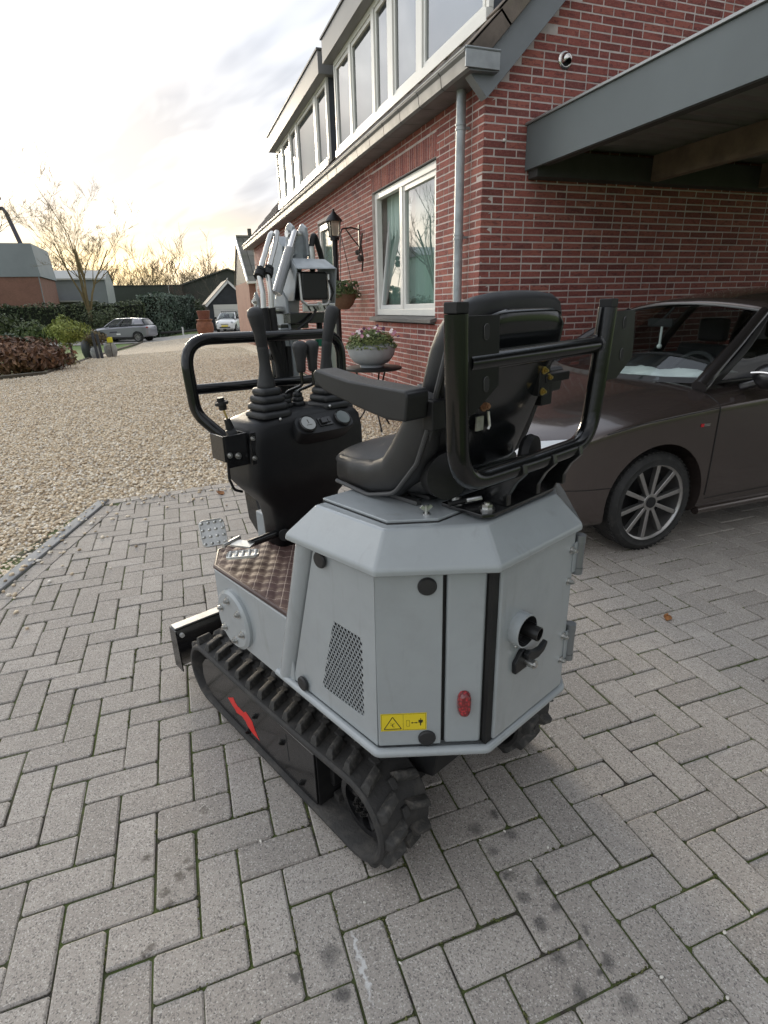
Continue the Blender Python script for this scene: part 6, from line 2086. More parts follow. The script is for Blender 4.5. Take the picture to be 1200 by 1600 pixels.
# front grille, badge on the fender, dashboard cloth, mirror and charm
obj('grille', MB().prism([(-0.40, 0.30), (0.40, 0.30), (0.44, 0.44), (0.38, 0.58), (-0.38, 0.58), (-0.44, 0.44)], 'x', -0.012, 0.09), TRIM, car1, bevel=0.01)
p0 = hit(1.055, 0.735)
if p0:
    obj('fender_badge', MB().box(p0.x - 0.032, p0.x - 0.012, p0.y - 0.003, p0.y + 0.002, 0.724, 0.742), mat('badge_red', (0.5, 0.02, 0.03), 0.35), car1, bevel=0.001)
    obj('fender_badge', MB().box(p0.x - 0.010, p0.x + 0.034, p0.y - 0.003, p0.y + 0.002, 0.727, 0.731).box(p0.x - 0.010, p0.x + 0.034, p0.y - 0.003, p0.y + 0.002, 0.735, 0.739), MATS['chrome_band'], car1, smooth=None)
cl = []
for i in range(13):
    u = 0.05 + 0.45 * i / 12
    row = []
    for j in range(9):
        v = 0.10 + 0.30 * j / 8
        p = Vector(wsf(u, 0.02))
        row.append((p.x + 0.10 + 0.34 * j / 8, p.y, p.z + 0.018 + 0.018 * math.sin(i * 1.3) * math.sin(j * 1.1) + 0.02 * math.sin(PI * j / 8)))
    cl.append(row)
cl_ = obj('dashboard_cloth', MB().grid(cl), mat('white_cloth', (0.80, 0.84, 0.82), 0.9), car1, smooth=180)
cl_.modifiers.new('t', 'SOLIDIFY').thickness = 0.006
obj('rear_view_mirror', MB().box(1.60, 1.625, -0.02, 0.20, 1.215, 1.275).bar((1.62, 0.08, 1.27), (1.68, 0.05, 1.35), 0.02, 0.02), CABIN, car1, bevel=0.01)
obj('hanging_charm', MB().tube([(1.60, 0.06, 1.22), (1.60, 0.06, 1.10)], 0.008, 8).ball((1.60, 0.06, 1.085), 0.018), mat('charm_white', (0.75, 0.78, 0.75), 0.6), car1)
obj('steering_wheel', MB().tube([(1.46 + 0.06 * math.sin(2 * PI * k / 28), -0.36 + 0.18 * math.cos(2 * PI * k / 28), 0.90 + 0.17 * math.sin(2 * PI * k / 28)) for k in range(28)], 0.015, 8, closed=True), CABIN, car1)
obj('windscreen_frit', MB().grid([[wsf(0.0 + 1.0 * i / 20, v) for v in (0.0, 0.06)] for i in range(21)]), TRIM, car1, smooth=180)
obj('header_trim', MB().tube([Vector(wsf(i / 16, 1.0)) + Vector((0.0, 0, 0.006)) for i in range(17)], 0.008, 8), mat('header_grey', (0.12, 0.12, 0.12), 0.3), car1)

# --- silver-grey crossover on the road, seen from its side
SILV = mat('silver_paint', (0.24, 0.24, 0.27), 0.3, 0.5, coat=1.0)
TAB2 = [(0.0, 0.38, 0.62, 0.72, 0.55), (0.06, 0.30, 0.68, 0.80, 0.70), (0.20, 0.26, 0.74, 0.90, 0.80), (0.45, 0.25, 0.80, 0.98, 0.86), (0.85, 0.25, 0.86, 1.03, 0.89), (1.15, 0.25, 0.90, 1.05, 0.89), (1.8, 0.25, 0.94, 1.07, 0.89), (2.6, 0.25, 0.98, 1.10, 0.89), (3.4, 0.26, 1.02, 1.14, 0.88), (3.9, 0.30, 1.02, 1.14, 0.85), (4.15, 0.36, 0.98, 1.08, 0.78), (4.23, 0.42, 0.90, 1.00, 0.68)]
GH2 = dict(A=(1.15, 0.77, 1.05), H=(1.85, 0.60, 1.52), R=(3.75, 0.56, 1.50), C=(4.0, 0.72, 1.14), base_c=(0.95, 1.04), head_c=(1.75, 1.56), roof_z=1.58, back_c=(4.15, 1.12), crown=0.04, belt_bow=0.0,
           cols=[(0.0, 0.03, 'trim'), (0.03, 0.36, 'glass'), (0.36, 0.39, 'trim'), (0.39, 0.68, 'glass'), (0.68, 1.0, 'body')], roof_mat=mat('roof_white', (0.70, 0.70, 0.70), 0.35))
yaw2 = math.atan2(42.55 - 44.25, -0.62 + 4.45)
car2, *_r = make_car('crossover_car', 'silver grey crossover with a pale roof parked side-on beyond the gravel', 'car', (-4.55, 44.25, gh(-3, 43.5) - 0.015), yaw2, TAB2, GH2, SILV, (0.85, 3.45, 0.34, 0.88, 0.23), spokes=10)
hit2 = _r[0]
def decal2(pts, m, nm):
    q = [hit2(a, b) for a, b in pts]
    if all(q):
        obj(nm, MB().add([p + Vector((0, -0.004, 0)) for p in q], [tuple(range(len(q)))]), m, car2, smooth=None)
decal2([(1.45, 0.62), (2.05, 0.66), (2.0, 0.74), (1.5, 0.72)], mat('decal_dark', (0.05, 0.05, 0.07), 0.5), 'door_lettering')
decal2([(1.95, 0.50), (2.25, 0.50), (2.25, 0.60), (1.95, 0.60)], mat('decal_white', (0.8, 0.8, 0.8), 0.5), 'door_lettering')
obj('tail_lamp', MB().box(4.08, 4.20, -0.80, -0.60, 0.92, 1.02), mat('tail_red', (0.3, 0.02, 0.02), 0.3), car2, bevel=0.02)
obj('lower_cladding', MB().box(1.2, 3.1, -0.897, -0.86, 0.24, 0.36), TRIM, car2, bevel=0.01)

# --- small white hatchback in front of the garage
WHT = mat('white_paint', (0.74, 0.74, 0.73), 0.3, coat=1.0)
TAB3 = [(0.0, 0.30, 0.52, 0.64, 0.48), (0.06, 0.22, 0.58, 0.74, 0.62), (0.20, 0.19, 0.66, 0.84, 0.72), (0.5, 0.18, 0.74, 0.93, 0.79), (0.85, 0.18, 0.82, 0.99, 0.81), (1.4, 0.18, 0.86, 1.01, 0.81), (2.2, 0.18, 0.90, 1.04, 0.81), (2.9, 0.20, 0.93, 1.06, 0.80), (3.3, 0.25, 0.92, 1.04, 0.74), (3.42, 0.32, 0.86, 0.96, 0.66)]
GH3 = dict(A=(0.90, 0.70, 1.00), H=(1.55, 0.55, 1.42), R=(3.05, 0.52, 1.42), C=(3.25, 0.66, 1.06), base_c=(0.72, 0.985), head_c=(1.48, 1.46), roof_z=1.50, back_c=(3.34, 1.03), crown=0.03,
           cols=[(0.0, 0.03, 'trim'), (0.03, 0.42, 'glass'), (0.42, 0.46, 'trim'), (0.46, 0.76, 'glass'), (0.76, 1.0, 'body')])
car3, h3, ht3, hf3, *_ = make_car('small_white_car', 'small white hatchback facing us in front of the black garage', 'car', (4.55, 46.2, gh(5, 47) - 0.022), math.radians(72), TAB3, GH3, WHT, (0.62, 2.85, 0.285, 0.80, 0.19), spokes=5)
obj('number_plate', MB().box(-0.025, -0.012, -0.26, 0.26, 0.40, 0.51), mat('plate_yellow', (0.75, 0.58, 0.03), 0.5), car3, smooth=None)
obj('air_intake', MB().box(-0.014, 0.08, -0.42, 0.42, 0.30, 0.385).box(-0.012, 0.08, -0.30, 0.30, 0.56, 0.60), TRIM, car3, bevel=0.01)
for s in (-1, 1):
    obj('headlight', MB().ball((0.16, s * 0.56, 0.70), 0.12, 14, 8, (0.9, 0.9, 0.75)), mat('lamp_clear', (0.42, 0.45, 0.47), 0.08, coat=1.0), car3, smooth=180)
    obj('wing_mirror', MB().ball((1.0, s * 0.90, 1.05), 0.11, 12, 8, (0.6, 1, 0.8)), TRIM, car3, smooth=180)
obj('roof_bar', MB().tube([(1.9, -0.62, 1.53), (1.9, 0.62, 1.53)], 0.022, 8).tube([(2.7, -0.62, 1.53), (2.7, 0.62, 1.53)], 0.022, 8).box(1.88, 1.92, -0.6, -0.56, 1.40, 1.53).box(1.88, 1.92, 0.56, 0.6, 1.40, 1.53), TRIM, car3)

# ================================================================== PLANTS
def leaf_cloud(pts, nrm, size, rg_, tri=False):
    """many small leaf faces: pts with outward directions"""
    mb = MB()
    for p, d in zip(pts, nrm):
        d = (Vector(d) + Vector((rg_.uniform(-1, 1), rg_.uniform(-1, 1), rg_.uniform(-1, 1))) * 0.8).normalized()
        u = d.orthogonal().normalized()
        a = rg_.uniform(0, 2 * PI)
        v = d.cross(u)
        u, v = u * math.cos(a) + v * math.sin(a), v * math.cos(a) - u * math.sin(a)
        s = size * rg_.uniform(0.6, 1.35)
        p = Vector(p)
        mb.add([p - u * s, p + v * s * 0.45 + d * s * 0.12, p + u * s, p - v * s * 0.45 + d * s * 0.12], [(0, 1, 2), (0, 2, 3)])
    return mb

def leaf_mat(name, c1, c2, c3=None):
    m = bpy.data.materials.new(name)
    m.use_nodes = True
    t = NT(m.node_tree)
    b = m.node_tree.nodes['Principled BSDF']
    b.inputs['Roughness'].default_value = 0.6
    isl = t.new('ShaderNodeNewGeometry').outputs['Random Per Island']
    stops = [(0.0, c1), (1.0, c2)] if c3 is None else [(0.0, c1), (0.6, c2), (1.0, c3)]
    t.l.new(t.ramp(isl, stops), b.inputs['Base Color'])
    return m

def blob_pts(rg_, c, rad, n, shell=0.55, zmin=-9, lump=0.18):
    pts, ns = [], []
    ph = [rg_.uniform(0, 6.28) for _ in range(6)]
    while len(pts) < n:
        d = Vector((rg_.gauss(0, 1), rg_.gauss(0, 1), rg_.gauss(0, 1))).normalized()
        k = 1 + lump * (math.sin(5 * d.x + ph[0]) + math.sin(6 * d.y + ph[1]) + math.sin(5 * d.z + ph[2])) / 1.5
        r = (shell + (1 - shell) * rg_.random() ** 0.6) * k
        p = Vector(c) + Vector((d.x * rad[0], d.y * rad[1], d.z * rad[2])) * r
        if p.z < zmin:
            continue
        pts.append(p)
        ns.append(d)
    return pts, ns

BARK = mat('bark', (0.085, 0.072, 0.055), 0.9, var=0.4, vscale=12)
def shrub(name, label, cat, loc, c, rad, n, size, m, seed, trunk=None, core=True, group=None):
    rg_ = random.Random(seed)
    root = empty(name, loc, 0, label, cat, group)
    pts, ns = blob_pts(rg_, c, rad, n, zmin=loc[2] + 0.02 if trunk is None else -9)
    obj('crown', leaf_cloud(pts, ns, size, rg_), m, root, smooth=None, world=True)
    mb = MB()
    c_ = Vector(c)
    if trunk:
        mb.tube([loc, (Vector(loc) + c_) / 2 + Vector((0.02, 0, 0)), c_], [trunk, trunk * 0.85, trunk * 0.5], 8)
    for k in range(26):
        d = Vector((rg_.gauss(0, 1), rg_.gauss(0, 1), abs(rg_.gauss(0.3, 0.8)))).normalized()
        e = c_ + Vector((d.x * rad[0], d.y * rad[1], d.z * rad[2])) * 0.95
        s = (c_ - Vector((0, 0, rad[2] * 0.5))) if trunk else Vector(loc)
        mb.tube([s, s.lerp(e, 0.5) + Vector((0, 0, 0.03)), e], [0.018 * rad[0] + 0.004, 0.010 * rad[0] + 0.003, 0.004], 5)
    obj('stems', mb, BARK, root, world=True)
    return root

G_DARK = leaf_mat('leaf_hedge', (0.028, 0.045, 0.018), (0.075, 0.10, 0.042), (0.12, 0.145, 0.065))
G_CON = leaf_mat('leaf_conifer', (0.05, 0.085, 0.06), (0.13, 0.18, 0.135), (0.21, 0.26, 0.20))
G_MID = leaf_mat('leaf_mid', (0.030, 0.055, 0.015), (0.080, 0.115, 0.035), (0.12, 0.15, 0.05))
G_YEL = leaf_mat('leaf_yellow', (0.13, 0.16, 0.03), (0.26, 0.31, 0.07), (0.38, 0.42, 0.12))
G_BRN = leaf_mat('leaf_brown', (0.075, 0.038, 0.022), (0.17, 0.085, 0.048), (0.28, 0.16, 0.09))
G_SAGE = leaf_mat('leaf_sage', (0.05, 0.07, 0.045), (0.11, 0.14, 0.10))

def hedge(name, label, a, b, th, z0, z1, n, size, m, seed):
    rg_ = random.Random(seed)
    a, b = Vector((a[0], a[1], 0)), Vector((b[0], b[1], 0))
    d = (b - a)
    L = d.length
    d.normalize()
    nn = Vector((-d.y, d.x, 0))
    root = empty(name, ((a + b) / 2).to_tuple()[:2] + (z0,), 0, label, 'hedge')
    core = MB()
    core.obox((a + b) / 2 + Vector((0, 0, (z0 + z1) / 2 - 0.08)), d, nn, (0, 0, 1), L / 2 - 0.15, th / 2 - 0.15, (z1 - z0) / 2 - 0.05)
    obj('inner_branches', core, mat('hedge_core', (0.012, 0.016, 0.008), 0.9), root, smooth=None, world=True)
    pts, ns = [], []
    H = z1 - z0
    areas = [L * H, L * H, L * th, th * H, th * H]
    for _ in range(n):
        k = rg_.choices(range(5), areas)[0]
        u, v = rg_.random(), rg_.random()
        if k < 2:
            s = 1 if k == 0 else -1
            p = a + d * (u * L) + nn * (s * th / 2) + Vector((0, 0, z0 + v * H)); nr = nn * s
        elif k == 2:
            p = a + d * (u * L) + nn * ((v - 0.5) * th) + Vector((0, 0, z1)); nr = Vector((0, 0, 1))
        else:
            s = 1 if k == 3 else -1
            p = (b if s > 0 else a) + nn * ((u - 0.5) * th) + Vector((0, 0, z0 + v * H)); nr = d * s
        bump_ = 0.10 * (math.sin(p.x * 2.1 + p.z * 3) + math.sin(p.y * 1.7 - p.z * 2.3 + 1.3)) + rg_.uniform(-0.12, 0.06)
        pts.append(p + nr * bump_)
        ns.append(nr)
    obj('foliage', leaf_cloud(pts, ns, size, rg_), m, root, smooth=None, world=True)
    return root
hedge('clipped_hedge', 'long dark clipped hedge behind the bare tree and the silver crossover', (-34, 50.5), (-1.3, 47.4), 1.5, -0.7, 1.98, 15000, 0.10, G_DARK, 31)
hedge('conifer_hedge', 'taller blue-green conifer hedge running back beside the grass verge', (-0.9, 48.0), (2.2, 57.0), 1.6, -0.7, 2.58, 9000, 0.11, G_CON, 32)

shrub('golden_shrub', 'yellow-green round shrub on a thin stem at the gravel edge', 'shrub', (-2.55, 18.7, gh(-2.5, 18.7)), (-2.66, 19.2, 0.86), (0.60, 0.62, 0.44), 2600, 0.05, G_YEL, 41, trunk=0.045)
shrub('brown_shrub', 'rust-brown withered hydrangea bush at the left edge of the gravel', 'shrub', (-3.35, 15.4, gh(-3.3, 15.4) - 0.05), (-3.35, 15.7, 0.32), (1.10, 0.85, 0.52), 2600, 0.085, G_BRN, 42)
shrub('round_bush', 'small mid-green bush between the brown shrub and the hedge', 'shrub', (-5.2, 27.5, -0.4), (-5.2, 27.5, 0.45), (0.75, 0.7, 0.75), 1500, 0.09, G_MID, 43)
shrub('sage_bush', 'low grey-green bush behind the rust-brown hydrangea', 'shrub', (-4.75, 21.8, -0.2), (-4.75, 21.8, 0.25), (0.75, 0.6, 0.5), 1200, 0.08, G_SAGE, 44)
shrub('dark_bush', 'dark evergreen bush at the far left, in front of the hedge', 'shrub', (-8.6, 32.0, -0.5), (-8.6, 32.0, 0.7), (2.0, 1.2, 1.2), 2600, 0.12, G_DARK, 45)
shrub('broad_bush', 'broad dark bush at the foot of the bare tree', 'shrub', (-3.9, 44.9, -0.62), (-3.9, 45.2, 0.45), (1.5, 0.9, 1.1), 2200, 0.10, G_DARK, 46)
shrub('leggy_bush', 'dark bush in front of the barn beside the garage', 'shrub', (3.0, 56.5, -0.4), (3.2, 57.5, 0.8), (1.3, 1.2, 1.3), 1500, 0.12, G_DARK, 47)
shrub('low_plant', 'low sprawling brownish plant under the golden shrub', 'plant', (-2.95, 17.6, -0.08), (-2.95, 17.7, 0.02), (0.6, 0.7, 0.25), 500, 0.07, leaf_mat('leaf_straw', (0.10, 0.09, 0.04), (0.22, 0.19, 0.09)), 48)
tag(obj('bed_edging', MB().tube([(-3.9, 12.2, 0.0), (-3.38, 13.75, 0.0), (-2.62, 14.35, -0.01), (-2.52, 18.6, -0.11), (-2.56, 27.6, -0.40), (-1.5, 41.2, -0.6)], 0.06, 6), mat('edging_stone', (0.10, 0.085, 0.06), 0.9, var=0.4, vscale=3)), 'dark timber edging along the left side of the gravel', 'edging')

# --- bare trees
def bare_tree(rg_, base, H, stems, spread, depth, r0, up=0.55, sides=5, rmin=0.0006):
    mb = MB()
    def grow(p, d, L, r, lev):
        n = 4 if lev < 2 else 3
        pts, rs = [p], [r]
        q = p.copy()
        dd = d.copy()
        for i in range(n):
            dd = (dd + Vector((rg_.gauss(0, 1), rg_.gauss(0, 1), rg_.gauss(0, 0.6))) * 0.11 + Vector((0, 0, up * 0.12))).normalized()
            q = q + dd * (L / n)
            pts.append(q.copy())
            rs.append(r * (1 - 0.62 * (i + 1) / n))
        mb.tube(pts, rs, sides if lev < 2 else 3, caps=False)
        if lev >= depth:
            return
        kids = rg_.randint(3, 4) if lev < depth - 1 else rg_.randint(4, 6)
        for k in range(kids):
            t_ = rg_.uniform(0.25, 1.0)
            i = min(n - 1, int(t_ * n))
            pp = pts[i].lerp(pts[i + 1], t_ * n - i)
            ax = Vector((rg_.gauss(0, 1), rg_.gauss(0, 1), rg_.gauss(0, 0.5))).normalized()
            nd = (dd + ax * rg_.uniform(0.45, 0.85)).normalized()
            grow(pp, nd, L * rg_.uniform(0.45, 0.68), max(rs[i] * rg_.uniform(0.42, 0.6), rmin * H), lev + 1)
    for k in range(stems):
        a = 2 * PI * k / stems + rg_.uniform(-0.4, 0.4)
        d = Vector((math.cos(a) * spread, math.sin(a) * spread, 1)).normalized()
        grow(Vector(base) + Vector((math.cos(a), math.sin(a), 0)) * r0 * 0.8, d, H * rg_.uniform(0.5, 0.66), r0 * 0.62, 0)
    return mb

def tree(name, label, base, H, stems, spread, depth, r0, seed, m, trunkh=1.2, up=0.55):
    rg_ = random.Random(seed)
    root = empty(name, base, 0, label, 'tree')
    top = Vector(base) + Vector((0.05, 0.03, trunkh))
    obj('trunk', MB().tube([base, Vector(base).lerp(top, 0.5), top + Vector((0, 0, 0.15))], [r0 * 1.25, r0 * 1.0, r0 * 1.0], 9), m, root, world=True)
    obj('crown', bare_tree(rg_, top, H - trunkh, stems, spread, depth, r0, up, 5, 0.0008), m, root, world=True, smooth=60)
    return root
TBARK = mat('tree_bark', (0.20, 0.155, 0.075), 0.9, var=0.35, vscale=2)
tree('bare_tree', 'tall bare many-stemmed tree in front of the hedge against the yellow sky', (-4.95, 45.8, -0.6), 9.9, 5, 0.17, 5, 0.14, 51, TBARK, 2.2, 0.5)
tree('leaning_bare_tree', 'bare tree at the left edge with twigs reaching into the sky', (-7.9, 27.2, -0.4), 9.5, 5, 0.38, 4, 0.15, 52, mat('dark_twigs', (0.11, 0.095, 0.08), 0.9), 1.6)
WOODM = mat('wood_bark', (0.20, 0.15, 0.08), 0.9, var=0.3, vscale=0.3)
wd_ = MB()
rg_w = random.Random(77)
for k in range(60):
    x = -52 + k * 1.45 + rg_w.uniform(-0.7, 0.7)
    y = 124 + rg_w.uniform(-5, 7)
    m_ = bare_tree(rg_w, (x, y, -0.6), rg_w.uniform(11.0, 14.0) * (1.0 if x < 12 else 0.85), rg_w.randint(3, 4), 0.30, 3, 0.17, 0.6, 4, 0.0022)
    wd_.add(m_.v, m_.f)
tag(obj('distant_wood', wd_, WOODM, smooth=None), 'far row of bare golden trees along the horizon behind the sheds', 'wood', kind='stuff')
tree('thin_bare_tree', 'slender bare tree in front of the big dark barn', (5.5, 66, -0.6), 7.2, 3, 0.3, 3, 0.10, 53, mat('dark_twigs', (0, 0, 0)), 1.5)
tree('reddish_bare_tree', 'small reddish twiggy tree left of the black garage', (1.9, 66, -0.6), 5.6, 6, 0.5, 3, 0.09, 54, mat('red_twigs', (0.12, 0.075, 0.065), 0.9), 0.5)

# ================================================================== FAR BUILDINGS
def bld(name, label, loc):
    return empty(name, loc, 0, label, 'building')
clad = mat('grey_cladding', (0.25, 0.275, 0.285), 0.6, var=0.12, vscale=0.5, coords='World')
clad_l = mat('light_cladding', (0.36, 0.38, 0.375), 0.6, var=0.1, vscale=0.6, coords='World')
def farbrick(name, c):
    m = bpy.data.materials.new(name)
    m.use_nodes = True
    t = NT(m.node_tree)
    b = m.node_tree.nodes['Principled BSDF']
    b.inputs['Roughness'].default_value = 0.9
    pos = t.new('ShaderNodeNewGeometry').outputs['Position']
    n = t.noise(pos, 1.2, 5, 0.6)
    n2 = t.noise(t.vmath('MULTIPLY', pos, (5.0, 5.0, 16.0)), 1.0, 1)
    cc = t.mix(t.ramp(n, [(0.35, 0.0), (0.7, 0.8)]), c, tuple(x * 0.7 for x in c))
    cc = t.mix(t.ramp(n2, [(0.4, 0.0), (0.6, 0.35)]), cc, tuple(x * 1.3 for x in c))
    t.l.new(cc, b.inputs['Base Color'])
    return m
FB = farbrick('far_brick', (0.24, 0.125, 0.095))
b1 = bld('brick_and_metal_hall', 'industrial hall of red brick below and grey metal above at far left', (-18, 62, -0.6))
obj('brick_base', MB().box(-30, -10.1, 60, 68, -0.7, 4.55), FB, b1, world=True, smooth=None)
obj('metal_storey', MB().add([(-30, 59.9, 4.55), (-9.95, 59.9, 4.55), (-9.95, 68.1, 4.55), (-30, 68.1, 4.55), (-30, 60.05, 7.3), (-10.2, 60.05, 7.3), (-10.2, 67.9, 7.3), (-30, 67.9, 7.3)], [(0, 1, 5, 4), (1, 2, 6, 5), (2, 3, 7, 6), (3, 0, 4, 7), (4, 5, 6, 7)]), clad, b1, world=True, smooth=None)
for k in range(12):
    obj('seam_rib', MB().box(-29 + k * 1.6, -28.94 + k * 1.6, 59.93, 59.99, 4.7, 4.74), clad_l, b1, world=True, smooth=None)
obj('downpipe', MB().cyl((-15.9, 59.9, -0.6), (-15.9, 59.9, 4.5), 0.08, 8), mat('rust_stain', (0.14, 0.07, 0.05), 0.9), b1, world=True)
obj('corner_strip', MB().box(-10.16, -10.09, 59.94, 60.0, -0.7, 4.55), clad, b1, world=True, smooth=None)
b2 = bld('grey_shed', 'low grey metal shed with a pale end wall behind the bare tree', (-8.5, 74, -0.6))
obj('wall', MB().box(-14, -5.6, 70, 80, -0.7, 4.75), clad, b2, world=True, smooth=None)
obj('end_wall', MB().add([(-5.58, 69.95, -0.7), (-5.58, 80.05, -0.7), (-5.58, 80.05, 4.75), (-5.58, 75, 5.9), (-5.58, 69.95, 4.75)], [(0, 1, 2, 3, 4)]), clad_l, b2, world=True, smooth=None)
obj('roof', MB().add([(-14, 69.8, 4.76), (-5.5, 69.8, 4.76), (-5.5, 75, 5.95), (-14, 75, 5.95), (-14, 80.2, 4.76), (-5.5, 80.2, 4.76)], [(0, 1, 2, 3), (3, 2, 5, 4)]), clad, b2, world=True, smooth=None)
obj('eave_strip', MB().box(-14, -5.5, 69.75, 69.8, 4.7, 4.86), mat('pale_strip', (0.5, 0.5, 0.48), 0.6), b2, world=True, smooth=None)
obj('canopy', MB().box(-11.6, -6.6, 68.6, 69.95, 2.5, 2.65), clad_l, b2, world=True, smooth=None)
obj('gate_panel', MB().box(-11.3, -6.9, 69.93, 69.98, -0.6, 2.5), mat('gate_dark', (0.16, 0.175, 0.18), 0.6), b2, world=True, smooth=None)
obj('door', MB().box(-5.57, -5.5, 74.2, 75.4, -0.6, 1.9), white_pvc, b2, world=True, smooth=None)
b3 = bld('dark_green_shed', 'long dark green flat-topped shed behind the hedge', (-2.5, 86, -0.6))
obj('wall', MB().box(-7.3, 2.6, 84, 94, -0.7, 4.62), mat('dark_green_clad', (0.045, 0.055, 0.045), 0.7, var=0.2, vscale=0.4, coords='World'), b3, world=True, smooth=None)
obj('roof_edge', MB().box(-7.35, 2.65, 83.93, 84.0, 4.5, 4.66), mat('edge_dark', (0.03, 0.035, 0.03), 0.7), b3, world=True, smooth=None)
obj('wall_lamp', MB().ball((-1.0, 83.9, 2.3), 0.22, 10, 6), mat('pale_disc', (0.7, 0.7, 0.68), 0.5), b3, world=True)
obj('mast', MB().cyl((0.9, 83.6, -0.6), (0.9, 83.6, 4.6), 0.05, 6), clad_l, b3, world=True)
for k, x in enumerate((-4.3, -0.4)):
    rows = []
    for j in range(9):
        a = PI * j / 8
        rows.append([(x + 1.7 * math.cos(a), 96, 3.3 + 1.9 * math.sin(a)), (x + 1.7 * math.cos(a), 112, 3.3 + 1.9 * math.sin(a))])
    t_ = obj('tunnel_roof', MB().grid(rows).box(x - 1.7, x + 1.7, 96.1, 112, -0.6, 3.3), mat('pale_film', (0.45, 0.46, 0.45), 0.5), smooth=40)
    tag(t_, ['left-hand pale arched roof rising behind the dark green shed', 'right-hand pale arched roof rising behind the dark green shed'][k], 'tunnel', 'pale arched roofs')
b4 = bld('dark_barn', 'large dark barn with a low gable roof right of the green shed', (8, 92, -0.6))
obj('gable_wall', MB().prism([(1.6, -0.7), (18.0, -0.7), (18.0, 4.0), (9.2, 6.75), (1.6, 4.35)], 'y', 88, 104), mat('barn_dark', (0.065, 0.068, 0.06), 0.8, var=0.25, vscale=0.3, coords='World'), b4, world=True, smooth=None)
obj('roof', MB().prism([(1.3, 4.25), (9.2, 6.76), (9.2, 6.95), (1.3, 4.45)], 'y', 87.7, 104.2).prism([(9.201, 6.76), (18.3, 3.9), (18.3, 4.1), (9.201, 6.95)], 'y', 87.7, 104.2), mat('barn_roof', (0.085, 0.085, 0.08), 0.8, var=0.2, vscale=0.4, coords='World'), b4, world=True, smooth=None)

ga = bld('black_garage', 'small black wooden garage with white door and white bargeboards', (5.5, 51, -0.28))
obj('side_walls', MB().prism([(3.75, -0.3), (7.25, -0.3), (7.25, 1.9), (5.5, 3.45), (3.75, 1.9)], 'y', 50.0, 56), mat('black_boards', (0.035, 0.04, 0.045), 0.7, var=0.3, vscale=3), ga, world=True, smooth=None)
for k in range(8):
    zz = 1.90 + 0.19 * k
    hw_ = 1.75 * (1 - (zz - 1.9) / 1.55)
    obj('board', MB().box(5.5 - hw_, 5.5 + hw_, 49.96, 49.995, zz, min(zz + 0.175, 3.42)), MATS['black_boards'], ga, world=True, smooth=None)
obj('garage_door', MB().box(4.12, 6.95, 49.93, 49.99, -0.28, 1.78), mat('door_cream', (0.62, 0.61, 0.56), 0.6), ga, world=True, smooth=None)
for k in range(4):
    obj('door_groove', MB().box(4.13, 6.94, 49.922, 49.929, 0.1 + k * 0.42, 0.115 + k * 0.42), mat('groove', (0.4, 0.4, 0.37), 0.7), ga, world=True, smooth=None)
for s in (-1, 1):
    a, b = (5.5 + s * 2.0, 49.8, 1.66), (5.5, 49.8, 3.58)
    obj('bargeboard', MB().bar(a, b, 0.05, 0.17), mat('white_wood', (0.74, 0.74, 0.72), 0.6), ga, world=True, smooth=None)
    obj('roof_slope', MB().eprism([(5.5 + s * 2.0, 49.75, 1.78), (5.5 + s * 2.0, 56.2, 1.78), (5.5, 56.2, 3.70), (5.5, 49.75, 3.70)], (0, 0, 0.06)), mat('garage_roof', (0.10, 0.10, 0.095), 0.8), ga, world=True, smooth=None)
obj('finial', MB().box(5.47, 5.53, 49.77, 49.83, 3.55, 3.85), MATS['white_wood'], ga, world=True, smooth=None)

an = bld('brick_annex', 'brick annex with a steep tiled roof beyond the end of the house', (5, 26, 0))
obj('wall', MB().box(3.98, 9, 24.6, 30, -0.6, 2.52), farbrick('annex_brick', (0.30, 0.16, 0.12)), an, world=True, smooth=None)
obj('gable_side', MB().prism([(24.61, 2.52), (27.3, 4.45), (29.99, 2.52)], 'x', 3.99, 4.1), mat('annex_boards', (0.05, 0.05, 0.05), 0.7), an, world=True, smooth=None)
aslope = math.atan2(1.98, 2.85)
for r_ in range(9):
    for k in range(9):
        s0 = r_ * 0.385
        y_, z_ = 24.4 + s0 * math.cos(aslope), 2.50 + s0 * math.sin(aslope)
        mb = MB()
        dy, dz_ = math.cos(aslope), math.sin(aslope)
        x_ = 3.96 + k * 0.30
        mb.obox((x_ + 0.145, y_ + dy * 0.20 - dz_ * 0.03, z_ + dz_ * 0.20 + dy * 0.03), (1, 0, 0), (0, dy, dz_), (0, -dz_, dy), 0.138, 0.215, 0.018)
        obj('roof_tile', mb, mat('annex_tile', (0.13, 0.125, 0.11), 0.8, rnd=0.3, coords='World', dirt=((0.14, 0.15, 0.08), 1.5, 0.45, 0.7, 0.6)), an, world=True, smooth=None)
obj('roof_deck', MB().eprism([(3.94, 24.4, 2.47), (9, 24.4, 2.47), (9, 27.3, 4.485), (3.94, 27.3, 4.485)], (0, 0, 0.03)).eprism([(3.94, 27.3, 4.486), (9, 27.3, 4.486), (9, 30.2, 2.47), (3.94, 30.2, 2.47)], (0, 0, 0.03)), MATS['annex_tile'], an, world=True, smooth=None)
obj('verge_board', MB().bar((3.92, 24.36, 2.46), (3.92, 27.3, 4.50), 0.05, 0.20), white_pvc, an, world=True, smooth=None)
obj('gutter', MB().box(3.92, 9, 24.28, 24.40, 2.42, 2.52), white_pvc, an, world=True, smooth=None)
for x_ in (4.30, 4.46):
    obj('drainpipe', MB().cyl((x_, 24.5, -0.4), (x_, 24.5, 2.42), 0.045, 8), white_pvc, an, world=True)
obj('hip_cap', MB().tube([(3.96, 27.3, 4.54), (9, 27.3, 4.54)], 0.09, 8).cyl((4.6, 27.3, 4.5), (4.6, 27.3, 4.9), 0.09, 8), MATS['annex_tile'], an, world=True)

